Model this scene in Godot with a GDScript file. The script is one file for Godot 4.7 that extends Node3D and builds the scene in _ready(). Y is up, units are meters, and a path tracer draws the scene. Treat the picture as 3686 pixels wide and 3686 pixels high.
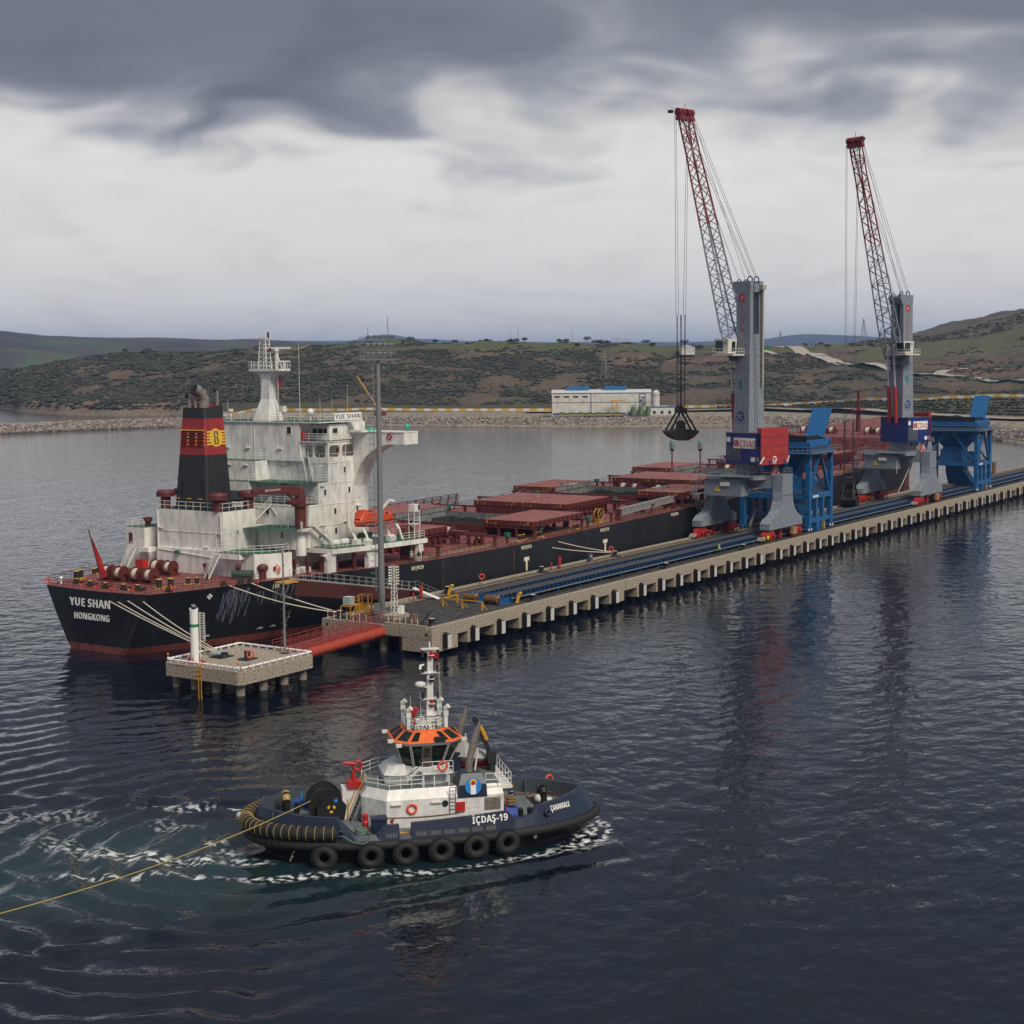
extends Node3D
# Coal berth: bulk carrier alongside a piled pier with two harbour cranes, a tug in front, scrub hills behind.
# World: x runs along the pier away from its free end, z towards open water, y up, metres. The pier's free corner is the origin.

class MB:
	var v := PackedVector3Array()
	var n := PackedVector3Array()
	var c := PackedColorArray()
	var u := PackedVector2Array()
	var col := Color(1, 1, 1)
	var xf := Transform3D()
	func t3(a: Vector3, b: Vector3, d: Vector3, na: Vector3, nb: Vector3, nd: Vector3):
		v.append(xf * a); v.append(xf * d); v.append(xf * b)
		var q := xf.basis
		n.append((q * na).normalized()); n.append((q * nd).normalized()); n.append((q * nb).normalized())
		c.append(col); c.append(col); c.append(col)
	func tri(a: Vector3, b: Vector3, d: Vector3):
		var k := (b - a).cross(d - a)
		if k.length_squared() < 1e-14: return
		t3(a, b, d, k, k, k)
	func quad(a: Vector3, b: Vector3, d: Vector3, e: Vector3):
		tri(a, b, d); tri(a, d, e)
	func box(at: Vector3, s: Vector3, basis := Basis()) -> MB:
		var h := s / 2.0
		var p := []
		for i in 8:
			p.append(at + basis * Vector3(h.x if i & 1 else -h.x, h.y if i & 2 else -h.y, h.z if i & 4 else -h.z))
		quad(p[0], p[2], p[3], p[1]); quad(p[4], p[5], p[7], p[6]); quad(p[0], p[4], p[6], p[2])
		quad(p[1], p[3], p[7], p[5]); quad(p[2], p[6], p[7], p[3]); quad(p[0], p[1], p[5], p[4])
		return self
	func bb(x0: float, x1: float, y0: float, y1: float, z0: float, z1: float) -> MB:
		return box(Vector3((x0 + x1) / 2, (y0 + y1) / 2, (z0 + z1) / 2), Vector3(absf(x1 - x0), absf(y1 - y0), absf(z1 - z0)))
	# box with chamfered vertical edges
	func cbox(x0: float, x1: float, y0: float, y1: float, z0: float, z1: float, k: float) -> MB:
		return prism(PackedVector2Array([Vector2(x0 + k, z0), Vector2(x1 - k, z0), Vector2(x1, z0 + k), Vector2(x1, z1 - k), Vector2(x1 - k, z1), Vector2(x0 + k, z1), Vector2(x0, z1 - k), Vector2(x0, z0 + k)]), y0, y1)
	func frame_of(d: Vector3) -> Basis:
		var y := d.normalized()
		var x := y.cross(Vector3.UP)
		if x.length() < 1e-3: x = Vector3.RIGHT
		x = x.normalized()
		return Basis(x, y, x.cross(y))
	func bar(p: Vector3, q: Vector3, w := 0.1, h := -1.0) -> MB:
		var d := q - p
		return box((p + q) / 2, Vector3(w, d.length(), w if h < 0 else h), frame_of(d))
	func tube(p: Vector3, q: Vector3, r: float, sides := 6, r2 := -1.0, caps := true) -> MB:
		if r2 < 0: r2 = r
		var b := frame_of(q - p)
		for i in sides:
			var a0 := TAU * i / sides
			var a1 := TAU * (i + 1) / sides
			var d0 := b * Vector3(cos(a0), 0, sin(a0))
			var d1 := b * Vector3(cos(a1), 0, sin(a1))
			var A := p + d0 * r
			var B := p + d1 * r
			var C := q + d1 * r2
			var D := q + d0 * r2
			t3(A, D, C, d0, d0, d1)
			t3(A, C, B, d0, d1, d1)
			if caps:
				if r > 0.0: tri(p, A, B)
				if r2 > 0.0: tri(q, C, D)
		return self
	func path(pts: Array, r: float, sides := 6) -> MB:
		for i in pts.size() - 1:
			tube(pts[i], pts[i + 1], r, sides, -1.0, i == 0 or i == pts.size() - 2)
		return self
	# profile: [radius, height] pairs from bottom to top about the y axis at `at`
	func lathe(at: Vector3, prof: Array, sides := 16, basis := Basis()) -> MB:
		for k in prof.size() - 1:
			var r0: float = prof[k][0]
			var h0: float = prof[k][1]
			var r1: float = prof[k + 1][0]
			var h1: float = prof[k + 1][1]
			for i in sides:
				var a0 := TAU * i / sides
				var a1 := TAU * (i + 1) / sides
				var e0 := Vector3(cos(a0), 0, sin(a0))
				var e1 := Vector3(cos(a1), 0, sin(a1))
				var up := Vector3(0, r0 - r1, 0) / maxf(1e-4, absf(h1 - h0) + absf(r0 - r1))
				var s := absf(h1 - h0) / maxf(1e-4, absf(h1 - h0) + absf(r0 - r1))
				if h1 < h0: s = -s; up = -up
				var n0 := basis * (e0 * s + up)
				var n1 := basis * (e1 * s + up)
				var A := at + basis * (e0 * r0 + Vector3(0, h0, 0))
				var B := at + basis * (e1 * r0 + Vector3(0, h0, 0))
				var C := at + basis * (e1 * r1 + Vector3(0, h1, 0))
				var D := at + basis * (e0 * r1 + Vector3(0, h1, 0))
				if r1 > 1e-5: t3(A, D, C, n0, n0, n1)
				if r0 > 1e-5: t3(A, C, B, n0, n1, n1)
		return self
	# outline in (x, z), extruded from y0 to y1
	func prism(poly: PackedVector2Array, y0: float, y1: float, basis := Transform3D()) -> MB:
		var p := poly
		var area := 0.0
		for i in p.size(): area += p[i].cross(p[(i + 1) % p.size()])
		if area < 0: p.reverse()
		var t := Geometry2D.triangulate_polygon(p)
		for i in range(0, t.size(), 3):
			var k := [p[t[i]], p[t[i + 1]], p[t[i + 2]]]
			if (k[1] - k[0]).cross(k[2] - k[0]) < 0: k = [k[0], k[2], k[1]]
			tri(basis * Vector3(k[0].x, y1, k[0].y), basis * Vector3(k[2].x, y1, k[2].y), basis * Vector3(k[1].x, y1, k[1].y))
			tri(basis * Vector3(k[0].x, y0, k[0].y), basis * Vector3(k[1].x, y0, k[1].y), basis * Vector3(k[2].x, y0, k[2].y))
		for i in p.size():
			var a := p[i]
			var b := p[(i + 1) % p.size()]
			quad(basis * Vector3(a.x, y0, a.y), basis * Vector3(a.x, y1, a.y), basis * Vector3(b.x, y1, b.y), basis * Vector3(b.x, y0, b.y))
		return self
	# rings of equal length joined by quads; ring points run so that faces look outwards
	func loft(rings: Array, closed := true, cap0 := false, cap1 := false) -> MB:
		var m: int = rings[0].size()
		for k in rings.size() - 1:
			for i in (m if closed else m - 1):
				var j := (i + 1) % m
				quad(rings[k][i], rings[k][j], rings[k + 1][j], rings[k + 1][i])
		if cap0: fan(rings[0], true)
		if cap1: fan(rings[-1], false)
		return self
	func fan(r: Array, flip: bool):
		var m := Vector3()
		for q in r: m += q
		m /= r.size()
		for i in r.size():
			if flip: tri(m, r[(i + 1) % r.size()], r[i])
			else: tri(m, r[i], r[(i + 1) % r.size()])
	func sphere(at: Vector3, s: Vector3, rings := 6, sides := 10) -> MB:
		for k in rings:
			var a0 := PI * k / rings - PI / 2
			var a1 := PI * (k + 1) / rings - PI / 2
			for i in sides:
				var b0 := TAU * i / sides
				var b1 := TAU * (i + 1) / sides
				var P := [Vector3(cos(a0) * cos(b0), sin(a0), cos(a0) * sin(b0)), Vector3(cos(a0) * cos(b1), sin(a0), cos(a0) * sin(b1)), Vector3(cos(a1) * cos(b1), sin(a1), cos(a1) * sin(b1)), Vector3(cos(a1) * cos(b0), sin(a1), cos(a1) * sin(b0))]
				t3(at + P[0] * s, at + P[3] * s, at + P[2] * s, P[0], P[3], P[2])
				t3(at + P[0] * s, at + P[2] * s, at + P[1] * s, P[0], P[2], P[1])
		return self
	func torus(at: Vector3, R: float, r: float, basis := Basis(), sides := 20, tube_sides := 8) -> MB:
		for i in sides:
			for j in tube_sides:
				var P := []
				var N := []
				for q in [[i, j], [i + 1, j], [i + 1, j + 1], [i, j + 1]]:
					var a: float = TAU * q[0] / sides
					var b: float = TAU * q[1] / tube_sides
					var e := Vector3(cos(a), 0, sin(a))
					var nn := e * cos(b) + Vector3(0, sin(b), 0)
					P.append(at + basis * (e * R + nn * r)); N.append(basis * nn)
				t3(P[0], P[3], P[2], N[0], N[3], N[2]); t3(P[0], P[2], P[1], N[0], N[2], N[1])
		return self
	# rail along points: top and middle wires plus posts; h is the height
	func rail(pts: Array, h := 1.0, gap := 1.5, r := 0.03, bars := 2, closed := false) -> MB:
		var L := pts.duplicate()
		if closed: L.append(pts[0])
		for i in L.size() - 1:
			var a: Vector3 = L[i]
			var b: Vector3 = L[i + 1]
			for k in bars:
				var y := Vector3(0, h * (k + 1) / bars, 0)
				tube(a + y, b + y, r, 4, -1.0, false)
			var m: int = maxi(1, roundi((b - a).length() / gap))
			for k in m + (1 if i == L.size() - 2 else 0):
				var q := a.lerp(b, float(k) / m)
				tube(q, q + Vector3(0, h, 0), r * 1.1, 4, -1.0, false)
		return self
	func mesh() -> ArrayMesh:
		var a := []
		a.resize(Mesh.ARRAY_MAX)
		a[Mesh.ARRAY_VERTEX] = v
		a[Mesh.ARRAY_NORMAL] = n
		a[Mesh.ARRAY_COLOR] = c
		if u.size() == v.size() and u.size() > 0: a[Mesh.ARRAY_TEX_UV] = u
		var m := ArrayMesh.new()
		m.add_surface_from_arrays(Mesh.PRIMITIVE_TRIANGLES, a)
		return m

var M := {}          # materials by name
var used := {}       # names taken at top level
var rng := RandomNumberGenerator.new()
var sans: SystemFont
var sans_bold: SystemFont
var serif: SystemFont

func numbered(called: String) -> String:
	if not used.has(called):
		used[called] = 0
		return called
	used[called] += 1
	return "%s_%03d" % [called, used[called]]

func thing(called: String, label: String, category: String, at := Vector3.ZERO, turn := 0.0, group := "") -> Node3D:
	var o := Node3D.new()
	o.name = numbered(called)
	add_child(o)
	o.position = at
	o.rotation.y = turn
	o.set_meta("label", label); o.set_meta("category", category)
	if group: o.set_meta("group", group)
	return o

func copy(root: Node3D, called: String, label: String, at: Vector3, turn := 0.0, group := "") -> Node3D:
	var o: Node3D = root.duplicate()
	o.name = numbered(called)
	add_child(o)
	o.position = at
	o.rotation.y = turn
	o.set_meta("label", label)
	if group: o.set_meta("group", group)
	return o

func put(parent: Node3D, called: String, mesh: Mesh, mat, at := Vector3.ZERO, basis := Basis()) -> MeshInstance3D:
	var o := MeshInstance3D.new()
	o.name = called
	o.mesh = mesh
	o.material_override = M[mat] if mat is String else mat
	o.transform = Transform3D(basis, at)
	parent.add_child(o, true)
	return o

func part(parent: Node3D, called: String, mb: MB, mat, label := "") -> MeshInstance3D:
	var o := put(parent, called, mb.mesh(), mat)
	if label: o.set_meta("label", label)
	return o

func single(called: String, mb: MB, mat, label: String, category: String, group := "") -> MeshInstance3D:
	var o := put(self, numbered(called), mb.mesh(), mat)
	o.set_meta("label", label); o.set_meta("category", category)
	if group: o.set_meta("group", group)
	return o

func structure(called: String, mesh: Mesh, mat) -> MeshInstance3D:
	var o := put(self, numbered(called), mesh, mat)
	o.set_meta("kind", "structure")
	return o

func many(parent: Node3D, called: String, mesh: Mesh, mat, where: Array, colors := []) -> MultiMeshInstance3D:
	var mm := MultiMesh.new()
	mm.transform_format = MultiMesh.TRANSFORM_3D
	mm.use_colors = colors.size() > 0
	mm.mesh = mesh
	mm.instance_count = where.size()
	for i in where.size():
		mm.set_instance_transform(i, where[i])
		if colors.size(): mm.set_instance_color(i, colors[i])
	var o := MultiMeshInstance3D.new()
	o.name = called
	o.multimesh = mm
	o.material_override = M[mat] if mat is String else mat
	o.set_meta("kind", "stuff")
	parent.add_child(o, true)
	return o

# lettering of a given height, centred, standing in the xy plane of `basis`
func letters(parent: Node3D, called: String, text: String, font: Font, h: float, mat, at: Vector3, basis := Basis(), squeeze := 1.0, depth := 0.03) -> MeshInstance3D:
	var t := TextMesh.new()
	t.text = text
	t.font = font
	t.font_size = 64
	t.pixel_size = h / 46.0
	t.depth = depth
	t.curve_step = 4.0
	return put(parent, called, t, mat, at, basis * Basis.from_scale(Vector3(squeeze, 1, 1)))

func lin(r: float, g: float, b: float) -> Color:
	return Color(r, g, b).linear_to_srgb()

func noise(freq: float, oct := 4, s := 1, kind := FastNoiseLite.TYPE_SIMPLEX_SMOOTH) -> FastNoiseLite:
	var f := FastNoiseLite.new()
	f.noise_type = kind
	f.frequency = freq
	f.seed = s
	f.fractal_octaves = oct
	return f

func noise_tex(f: FastNoiseLite, size: int, ramp: Array, normal := false, strength := 8.0) -> NoiseTexture2D:
	var t := NoiseTexture2D.new()
	t.width = size; t.height = size
	t.seamless = true
	t.generate_mipmaps = false
	t.noise = f
	if normal:
		t.as_normal_map = true
		t.bump_strength = strength
	elif ramp.size():
		var g := Gradient.new()
		var off := PackedFloat32Array()
		var cs := PackedColorArray()
		for k in ramp:
			off.append(k[0]); cs.append(k[1])
		g.offsets = off; g.colors = cs
		t.color_ramp = g
	return t

func grey(a: float) -> Color:
	return Color(a, a, a)

var TX := {}
# paint with a wear texture multiplied in; kind names a texture from TX; scale is repeats per metre
func paint(called: String, c: Color, rough := 0.55, kind := "mottle", scale := Vector3(0.15, 0.15, 0.15), metal := 0.0, bump := 0.0) -> StandardMaterial3D:
	var m := StandardMaterial3D.new()
	m.resource_name = called
	m.albedo_color = c
	m.roughness = rough
	m.metallic = metal
	if kind:
		m.albedo_texture = TX[kind]
		m.uv1_triplanar = true
		m.uv1_world_triplanar = true
		m.uv1_scale = scale
		if bump > 0.0:
			m.heightmap_enabled = true
			m.heightmap_texture = TX[kind]
			m.heightmap_scale = bump
	M[called] = m
	return m

const CAM := Vector3(-151.592, 36.0, 112.5)
const AZ := 0.58552
const PITCH := 0.09547
const ROLL := -0.00908

func make_camera_and_light():
	var f := Vector3(cos(AZ) * cos(PITCH), -sin(PITCH), -sin(AZ) * cos(PITCH))
	var r := f.cross(Vector3.UP).normalized()
	var up := r.cross(f)
	var r2 := r * cos(ROLL) + up * sin(ROLL)
	var u2 := up * cos(ROLL) - r * sin(ROLL)
	var cam := Camera3D.new()
	cam.name = "camera"
	cam.transform = Transform3D(Basis(r2, u2, -f), CAM)
	cam.fov = 36.47
	cam.near = 0.5
	cam.far = 40000.0
	add_child(cam)
	cam.current = true
	var e := Environment.new()
	e.background_mode = Environment.BG_SKY
	e.tonemap_mode = Environment.TONE_MAPPER_LINEAR
	e.tonemap_exposure = 2.0
	e.sdfgi_enabled = true
	e.ssao_enabled = true
	e.ssil_enabled = true
	e.fog_enabled = true
	e.fog_density = 0.00008
	e.fog_light_color = Color(0.58, 0.70, 0.93)
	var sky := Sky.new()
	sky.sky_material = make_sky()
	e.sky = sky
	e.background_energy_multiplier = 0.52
	var w := WorldEnvironment.new()
	w.name = "world"
	w.environment = e
	add_child(w)
	# sun behind cloud, from the open-water side
	var sun := DirectionalLight3D.new()
	sun.name = "sun"
	sun.light_energy = 0.5
	sun.light_angular_distance = 24.0
	sun.light_color = Color(1.0, 0.955, 0.88)
	sun.shadow_enabled = true
	add_child(sun)
	sun.look_at_from_position(Vector3.ZERO, -Vector3(-0.25, 0.72, 0.65))

func sstep(a: float, b: float, x: float) -> float:
	var t := clampf((x - a) / (b - a), 0.0, 1.0)
	return t * t * (3 - 2 * t)

func blob(s: float, e: float, cs: float, ce: float, ws: float, we: float) -> float:
	var a := (s - cs) / ws
	var b := (e - ce) / we
	return exp(-a * a - b * b)

# an overcast sky: pale and bright near the horizon, slate cloud deck above, lightened overhead
func make_sky() -> PanoramaSkyMaterial:
	var W := 3072
	var H := 1536
	var rows := 640   # rows from this one down to the horizon are computed finely
	var im := Image.create(W, H, false, Image.FORMAT_RGBF)
	var big := noise(1.0, 5, 11)
	var mid := noise(1.0, 4, 23)
	var warp := noise(1.0, 3, 37)
	im.fill(Color(0.20, 0.21, 0.23))
	var step := 2
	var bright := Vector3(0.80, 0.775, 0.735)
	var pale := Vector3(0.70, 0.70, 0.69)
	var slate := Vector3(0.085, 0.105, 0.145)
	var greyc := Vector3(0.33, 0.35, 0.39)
	for y in range(0, H / 2 + 8, 1):
		var el := (0.5 - (y + 0.5) / H) * PI
		var hi := el > deg_to_rad(30)
		var st := 4 if hi else 2
		if hi and y % 2 == 1:
			continue
		var ce := cos(el)
		var se := maxf(sin(el), 0.0)
		var e := rad_to_deg(el)
		for x in range(0, W, st):
			var th := ((x + st * 0.5) / W - 0.5) * TAU
			var dx := sin(th) * ce
			var dz := -cos(th) * ce
			# where the line of sight meets the cloud deck
			var k := 1.0 / (se + 0.16)
			var px := dx * k
			var pz := dz * k
			var wx := warp.get_noise_2d(px * 0.9, pz * 0.9)
			var n1 := big.get_noise_2d(px * 0.75 + wx * 0.5, pz * 0.75 + wx * 0.35)
			var n2 := mid.get_noise_2d(px * 2.6 + wx * 1.1, pz * 2.6 - wx * 0.8)
			# s: degrees clockwise from the middle of the berth's bearing, wrapped
			var s := wrapf(rad_to_deg(th) - 56.45, -180.0, 180.0)
			var ee := e + n2 * 1.1 + wx * 1.5
			var ss := s + n1 * 2.0 + n2 * 1.5
			var cover := sstep(6.6, 11.0, ee + n1 * 2.6)
			cover += 0.55 * blob(ss, ee, 15.0, 8.5, 11.0, 2.6) - 0.85 * blob(ss, ee, -1.5, 9.1, 6.0, 1.9) - 0.5 * blob(ss, ee, -14.0, 12.2, 8.0, 1.2)
			cover += 0.5 * blob(ss, ee, -12.0, 10.2, 10.0, 1.0) - 0.45 * blob(ss, ee, -15.0, 8.2, 6.0, 1.3) + 0.22 * blob(ss, ee, -11.0, 6.4, 5.0, 0.6) + 0.2 * blob(ss, ee, 1.0, 5.2, 9.0, 0.9)
			cover += 0.10 * n2 + 0.16 * n1 * sstep(2.0, 8.0, e)
			cover -= 0.45 * sstep(24.0, 42.0, e)  # unseen overhead deck lightened to add light on the scene below
			cover = clampf(cover, 0.0, 1.25)
			var light := pale.lerp(bright, sstep(0.5, 5.0, e) * (0.8 + 0.4 * n1))
			var col: Vector3
			if cover < 0.55: col = light.lerp(greyc, cover / 0.55)
			else: col = greyc.lerp(slate, (cover - 0.55) / 0.7)
			col *= 1.0 + 0.12 * n2
			var c := Color(col.x, col.y, col.z)
			if st == 2: im.fill_rect(Rect2i(x, y, 2, 1), c)
			else: im.fill_rect(Rect2i(x, y, 4, 2), c)
	var t := ImageTexture.create_from_image(im)
	var m := PanoramaSkyMaterial.new()
	m.panorama = t
	return m

func make_textures():
	TX.mottle = noise_tex(noise(0.012, 5, 3), 512, [[0.0, grey(0.80)], [0.45, grey(0.93)], [0.7, grey(1.0)], [1.0, grey(0.96)]])
	TX.grime = noise_tex(noise(0.02, 5, 5), 512, [[0.0, Color(0.55, 0.48, 0.42)], [0.3, Color(0.82, 0.78, 0.74)], [0.5, grey(0.96)], [1.0, grey(1.0)]])
	TX.rust = noise_tex(noise(0.016, 5, 8), 512, [[0.0, Color(0.62, 0.42, 0.25)], [0.2, Color(0.88, 0.76, 0.62)], [0.34, Color(0.97, 0.95, 0.92)], [1.0, grey(1.0)]])
	TX.concrete = noise_tex(noise(0.02, 6, 14), 512, [[0.0, Color(0.55, 0.53, 0.50)], [0.35, Color(0.82, 0.80, 0.77)], [0.6, grey(0.96)], [1.0, Color(1.0, 0.98, 0.95)]])
	TX.tar = noise_tex(noise(0.014, 6, 19), 512, [[0.0, grey(0.45)], [0.45, grey(0.8)], [0.62, grey(1.0)], [1.0, Color(1.0, 0.95, 0.88)]])
	TX.steel = noise_tex(noise(0.03, 4, 21), 512, [[0.0, grey(0.72)], [0.5, grey(0.95)], [1.0, grey(1.0)]])
	TX.scuff = noise_tex(noise(0.02, 5, 29), 512, [[0.0, grey(0.7)], [0.55, grey(1.0)], [0.75, Color(1.2, 1.2, 1.25)], [1.0, Color(1.6, 1.6, 1.7)]])

func make_materials():
	var v3 := func(a, b): return Vector3(a, b, a)
	paint("ship_white", lin(0.82, 0.81, 0.765), 0.5, "mottle", v3.call(0.10, 0.03))
	paint("house_white", lin(0.82, 0.82, 0.80), 0.5, "mottle", v3.call(0.12, 0.04))
	paint("rail_white", lin(0.72, 0.71, 0.68), 0.5, "")
	paint("hull_black", lin(0.0155, 0.017, 0.0215), 0.42, "mottle", v3.call(0.05, 0.012))
	paint("boot_red", lin(0.20, 0.052, 0.042), 0.6, "grime", v3.call(0.08, 0.03))
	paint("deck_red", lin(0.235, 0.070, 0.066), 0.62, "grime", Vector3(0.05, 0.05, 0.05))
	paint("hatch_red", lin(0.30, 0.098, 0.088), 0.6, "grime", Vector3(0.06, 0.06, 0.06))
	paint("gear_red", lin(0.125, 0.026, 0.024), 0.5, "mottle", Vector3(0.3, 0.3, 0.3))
	paint("green_deck", lin(0.035, 0.13, 0.085), 0.6, "grime", Vector3(0.2, 0.2, 0.2))
	paint("green_gear", lin(0.012, 0.12, 0.07), 0.5, "mottle", Vector3(0.4, 0.4, 0.4))
	paint("hold_grey", lin(0.20, 0.215, 0.215), 0.7, "grime", v3.call(0.08, 0.05))
	paint("funnel_black", lin(0.022, 0.022, 0.026), 0.5, "scuff", v3.call(0.16, 0.02))
	paint("funnel_red", lin(0.33, 0.028, 0.034), 0.5, "mottle", v3.call(0.16, 0.03))
	paint("band_yellow", lin(0.72, 0.44, 0.04), 0.5, "")
	paint("logo_blue", lin(0.012, 0.045, 0.085), 0.5, "")
	paint("yellow", lin(0.62, 0.33, 0.03), 0.5, "grime", Vector3(0.5, 0.5, 0.5))
	paint("safety_orange", lin(0.62, 0.07, 0.02), 0.45, "mottle", Vector3(0.5, 0.5, 0.5))
	paint("lifebuoy_orange", lin(0.72, 0.09, 0.04), 0.5, "")
	paint("lettering_white", lin(0.80, 0.80, 0.78), 0.5, "")
	paint("lettering_cream", lin(0.70, 0.66, 0.52), 0.5, "")
	paint("black_iron", lin(0.018, 0.018, 0.02), 0.55, "mottle", Vector3(0.5, 0.5, 0.5))
	paint("rubber", lin(0.016, 0.016, 0.017), 0.75, "mottle", Vector3(0.6, 0.6, 0.6))
	paint("fender_black", lin(0.010, 0.010, 0.011), 0.6, "")
	paint("fender_pad", lin(0.62, 0.62, 0.60), 0.6, "mottle", v3.call(0.8, 0.3))
	paint("rope", lin(0.60, 0.55, 0.46), 0.8, "")
	paint("tow_rope", lin(0.50, 0.36, 0.10), 0.8, "")
	paint("concrete", lin(0.40, 0.355, 0.295), 0.9, "concrete", Vector3(0.22, 0.35, 0.22), 0.0, 1.5)
	paint("pile_concrete", lin(0.26, 0.235, 0.20), 0.9, "grime", v3.call(0.35, 0.12))
	paint("algae", lin(0.018, 0.02, 0.016), 0.6, "mottle", Vector3(0.8, 0.8, 0.8))
	paint("asphalt", lin(0.058, 0.055, 0.054), 0.85, "tar", Vector3(0.09, 0.09, 0.09))
	paint("catwalk_red", lin(0.30, 0.050, 0.040), 0.55, "grime", Vector3(0.4, 0.4, 0.4))
	paint("pipe_red", lin(0.42, 0.062, 0.035), 0.55, "grime", Vector3(0.3, 0.3, 0.3))
	paint("crane_grey", lin(0.245, 0.28, 0.33), 0.5, "steel", v3.call(0.1, 0.06))
	paint("crane_dark", lin(0.10, 0.11, 0.13), 0.55, "steel", Vector3(0.3, 0.3, 0.3))
	paint("jib_red", lin(0.20, 0.014, 0.018), 0.5, "")
	paint("crane_red", lin(0.40, 0.034, 0.034), 0.5, "mottle", v3.call(0.15, 0.1))
	paint("bogie_red", lin(0.45, 0.022, 0.018), 0.5, "grime", Vector3(0.4, 0.4, 0.4))
	paint("crane_blue", lin(0.008, 0.024, 0.19), 0.45, "mottle", v3.call(0.2, 0.1))
	paint("hopper_blue", lin(0.008, 0.125, 0.36), 0.5, "grime", v3.call(0.25, 0.1))
	paint("conveyor_blue", lin(0.010, 0.10, 0.30), 0.5, "grime", Vector3(0.4, 0.4, 0.4))
	paint("belt", lin(0.055, 0.052, 0.055), 0.8, "mottle", Vector3(0.3, 0.3, 0.3))
	paint("belt_worn", lin(0.17, 0.085, 0.03), 0.6, "grime", Vector3(0.5, 0.5, 0.5))
	paint("coal", lin(0.010, 0.010, 0.011), 0.8, "mottle", Vector3(0.5, 0.5, 0.5), 0.0, 4.0)
	paint("cab_white", lin(0.68, 0.67, 0.60), 0.45, "")
	paint("galvanised", lin(0.30, 0.31, 0.32), 0.45, "steel", Vector3(0.5, 0.5, 0.5), 0.4)
	paint("aluminium", lin(0.50, 0.50, 0.49), 0.4, "", Vector3.ONE, 0.5)
	paint("wire", lin(0.10, 0.10, 0.11), 0.5, "")
	paint("exhaust", lin(0.36, 0.34, 0.31), 0.4, "grime", Vector3(0.5, 0.5, 0.5), 0.5)
	paint("soot_and_hollow_shade", lin(0.012, 0.011, 0.010), 0.9, "")  # sooty pipe mouths, and painted shade inside holes, gaps and louvres
	paint("tug_blue", lin(0.015, 0.025, 0.056), 0.42, "mottle", v3.call(0.25, 0.1))
	paint("tug_black", lin(0.011, 0.011, 0.013), 0.5, "mottle", Vector3(0.4, 0.4, 0.4))
	paint("tug_bottom", lin(0.045, 0.025, 0.020), 0.6, "grime", Vector3(0.4, 0.4, 0.4))
	paint("tug_white", lin(0.76, 0.76, 0.75), 0.42, "mottle", v3.call(0.2, 0.1))
	paint("tug_deck", lin(0.16, 0.19, 0.20), 0.6, "grime", Vector3(0.3, 0.3, 0.3))
	paint("bulwark_inside", lin(0.075, 0.098, 0.115), 0.55, "mottle", Vector3(0.3, 0.3, 0.3))
	paint("tug_orange", lin(0.85, 0.16, 0.025), 0.5, "mottle", Vector3(0.4, 0.4, 0.4))
	paint("logo_sky", lin(0.02, 0.22, 0.60), 0.5, "")
	paint("red_paint", lin(0.42, 0.018, 0.018), 0.45, "")
	paint("brown_door", lin(0.12, 0.09, 0.07), 0.5, "")
	paint("canvas", lin(0.38, 0.38, 0.38), 0.8, "mottle", Vector3(0.8, 0.8, 0.8))
	paint("tarp_blue", lin(0.012, 0.06, 0.33), 0.6, "mottle", Vector3(0.8, 0.8, 0.8))
	paint("coir", lin(0.20, 0.14, 0.07), 0.9, "grime", Vector3(1.5, 1.5, 1.5))
	paint("skin", lin(0.40, 0.22, 0.15), 0.6, "")
	paint("overalls", lin(0.022, 0.028, 0.055), 0.8, "")
	paint("hi_vis", lin(0.50, 0.75, 0.06), 0.7, "")
	paint("hi_vis_green", lin(0.22, 0.75, 0.12), 0.7, "")
	paint("dark_cloth", lin(0.014, 0.014, 0.018), 0.85, "")
	paint("white_cloth", lin(0.62, 0.60, 0.58), 0.8, "")
	paint("building_white", lin(0.66, 0.65, 0.60), 0.6, "mottle", v3.call(0.05, 0.03))
	paint("roof_white", lin(0.70, 0.70, 0.70), 0.5, "mottle", Vector3(0.05, 0.05, 0.05))
	paint("roof_blue", lin(0.012, 0.20, 0.50), 0.5, "mottle", Vector3(0.1, 0.1, 0.1))
	paint("trim_blue", lin(0.02, 0.07, 0.22), 0.5, "")
	paint("tank_green", lin(0.13, 0.21, 0.10), 0.6, "grime", Vector3(0.2, 0.2, 0.2))
	paint("machine_green", lin(0.015, 0.16, 0.07), 0.5, "")
	paint("flag_red", lin(0.42, 0.014, 0.02), 0.8, "")
	paint("bark", lin(0.07, 0.055, 0.045), 0.9, "")
	var foliage := paint("foliage", Color.WHITE, 0.9, "")
	foliage.vertex_color_use_as_albedo = true
	var stone := paint("stone", Color.WHITE, 0.9, "concrete", Vector3(0.25, 0.25, 0.25))
	stone.vertex_color_use_as_albedo = true
	var land := paint("land", Color.WHITE, 0.95, "concrete", Vector3(0.02, 0.02, 0.02))
	land.vertex_color_use_as_albedo = true
	var g := paint("window_glass", lin(0.018, 0.026, 0.028), 0.08, "")
	g.metallic_specular = 0.6
	var g2 := paint("tug_glass", lin(0.012, 0.028, 0.028), 0.05, "")
	g2.metallic_specular = 0.6
	var tk := paint("ibc_plastic", lin(0.52, 0.60, 0.62), 0.35, "")
	tk.metallic_specular = 0.5

var wave_a: FastNoiseLite
var wave_b: FastNoiseLite
const TUG := Vector3(-58.9, 0, 42.8)
const TUG_TURN := -0.767

func to_tug(x: float, z: float) -> Vector2:
	var dx := x - TUG.x
	var dz := z - TUG.z
	return Vector2(dx * 0.72 + dz * 0.694, -dx * 0.694 + dz * 0.72)

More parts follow.
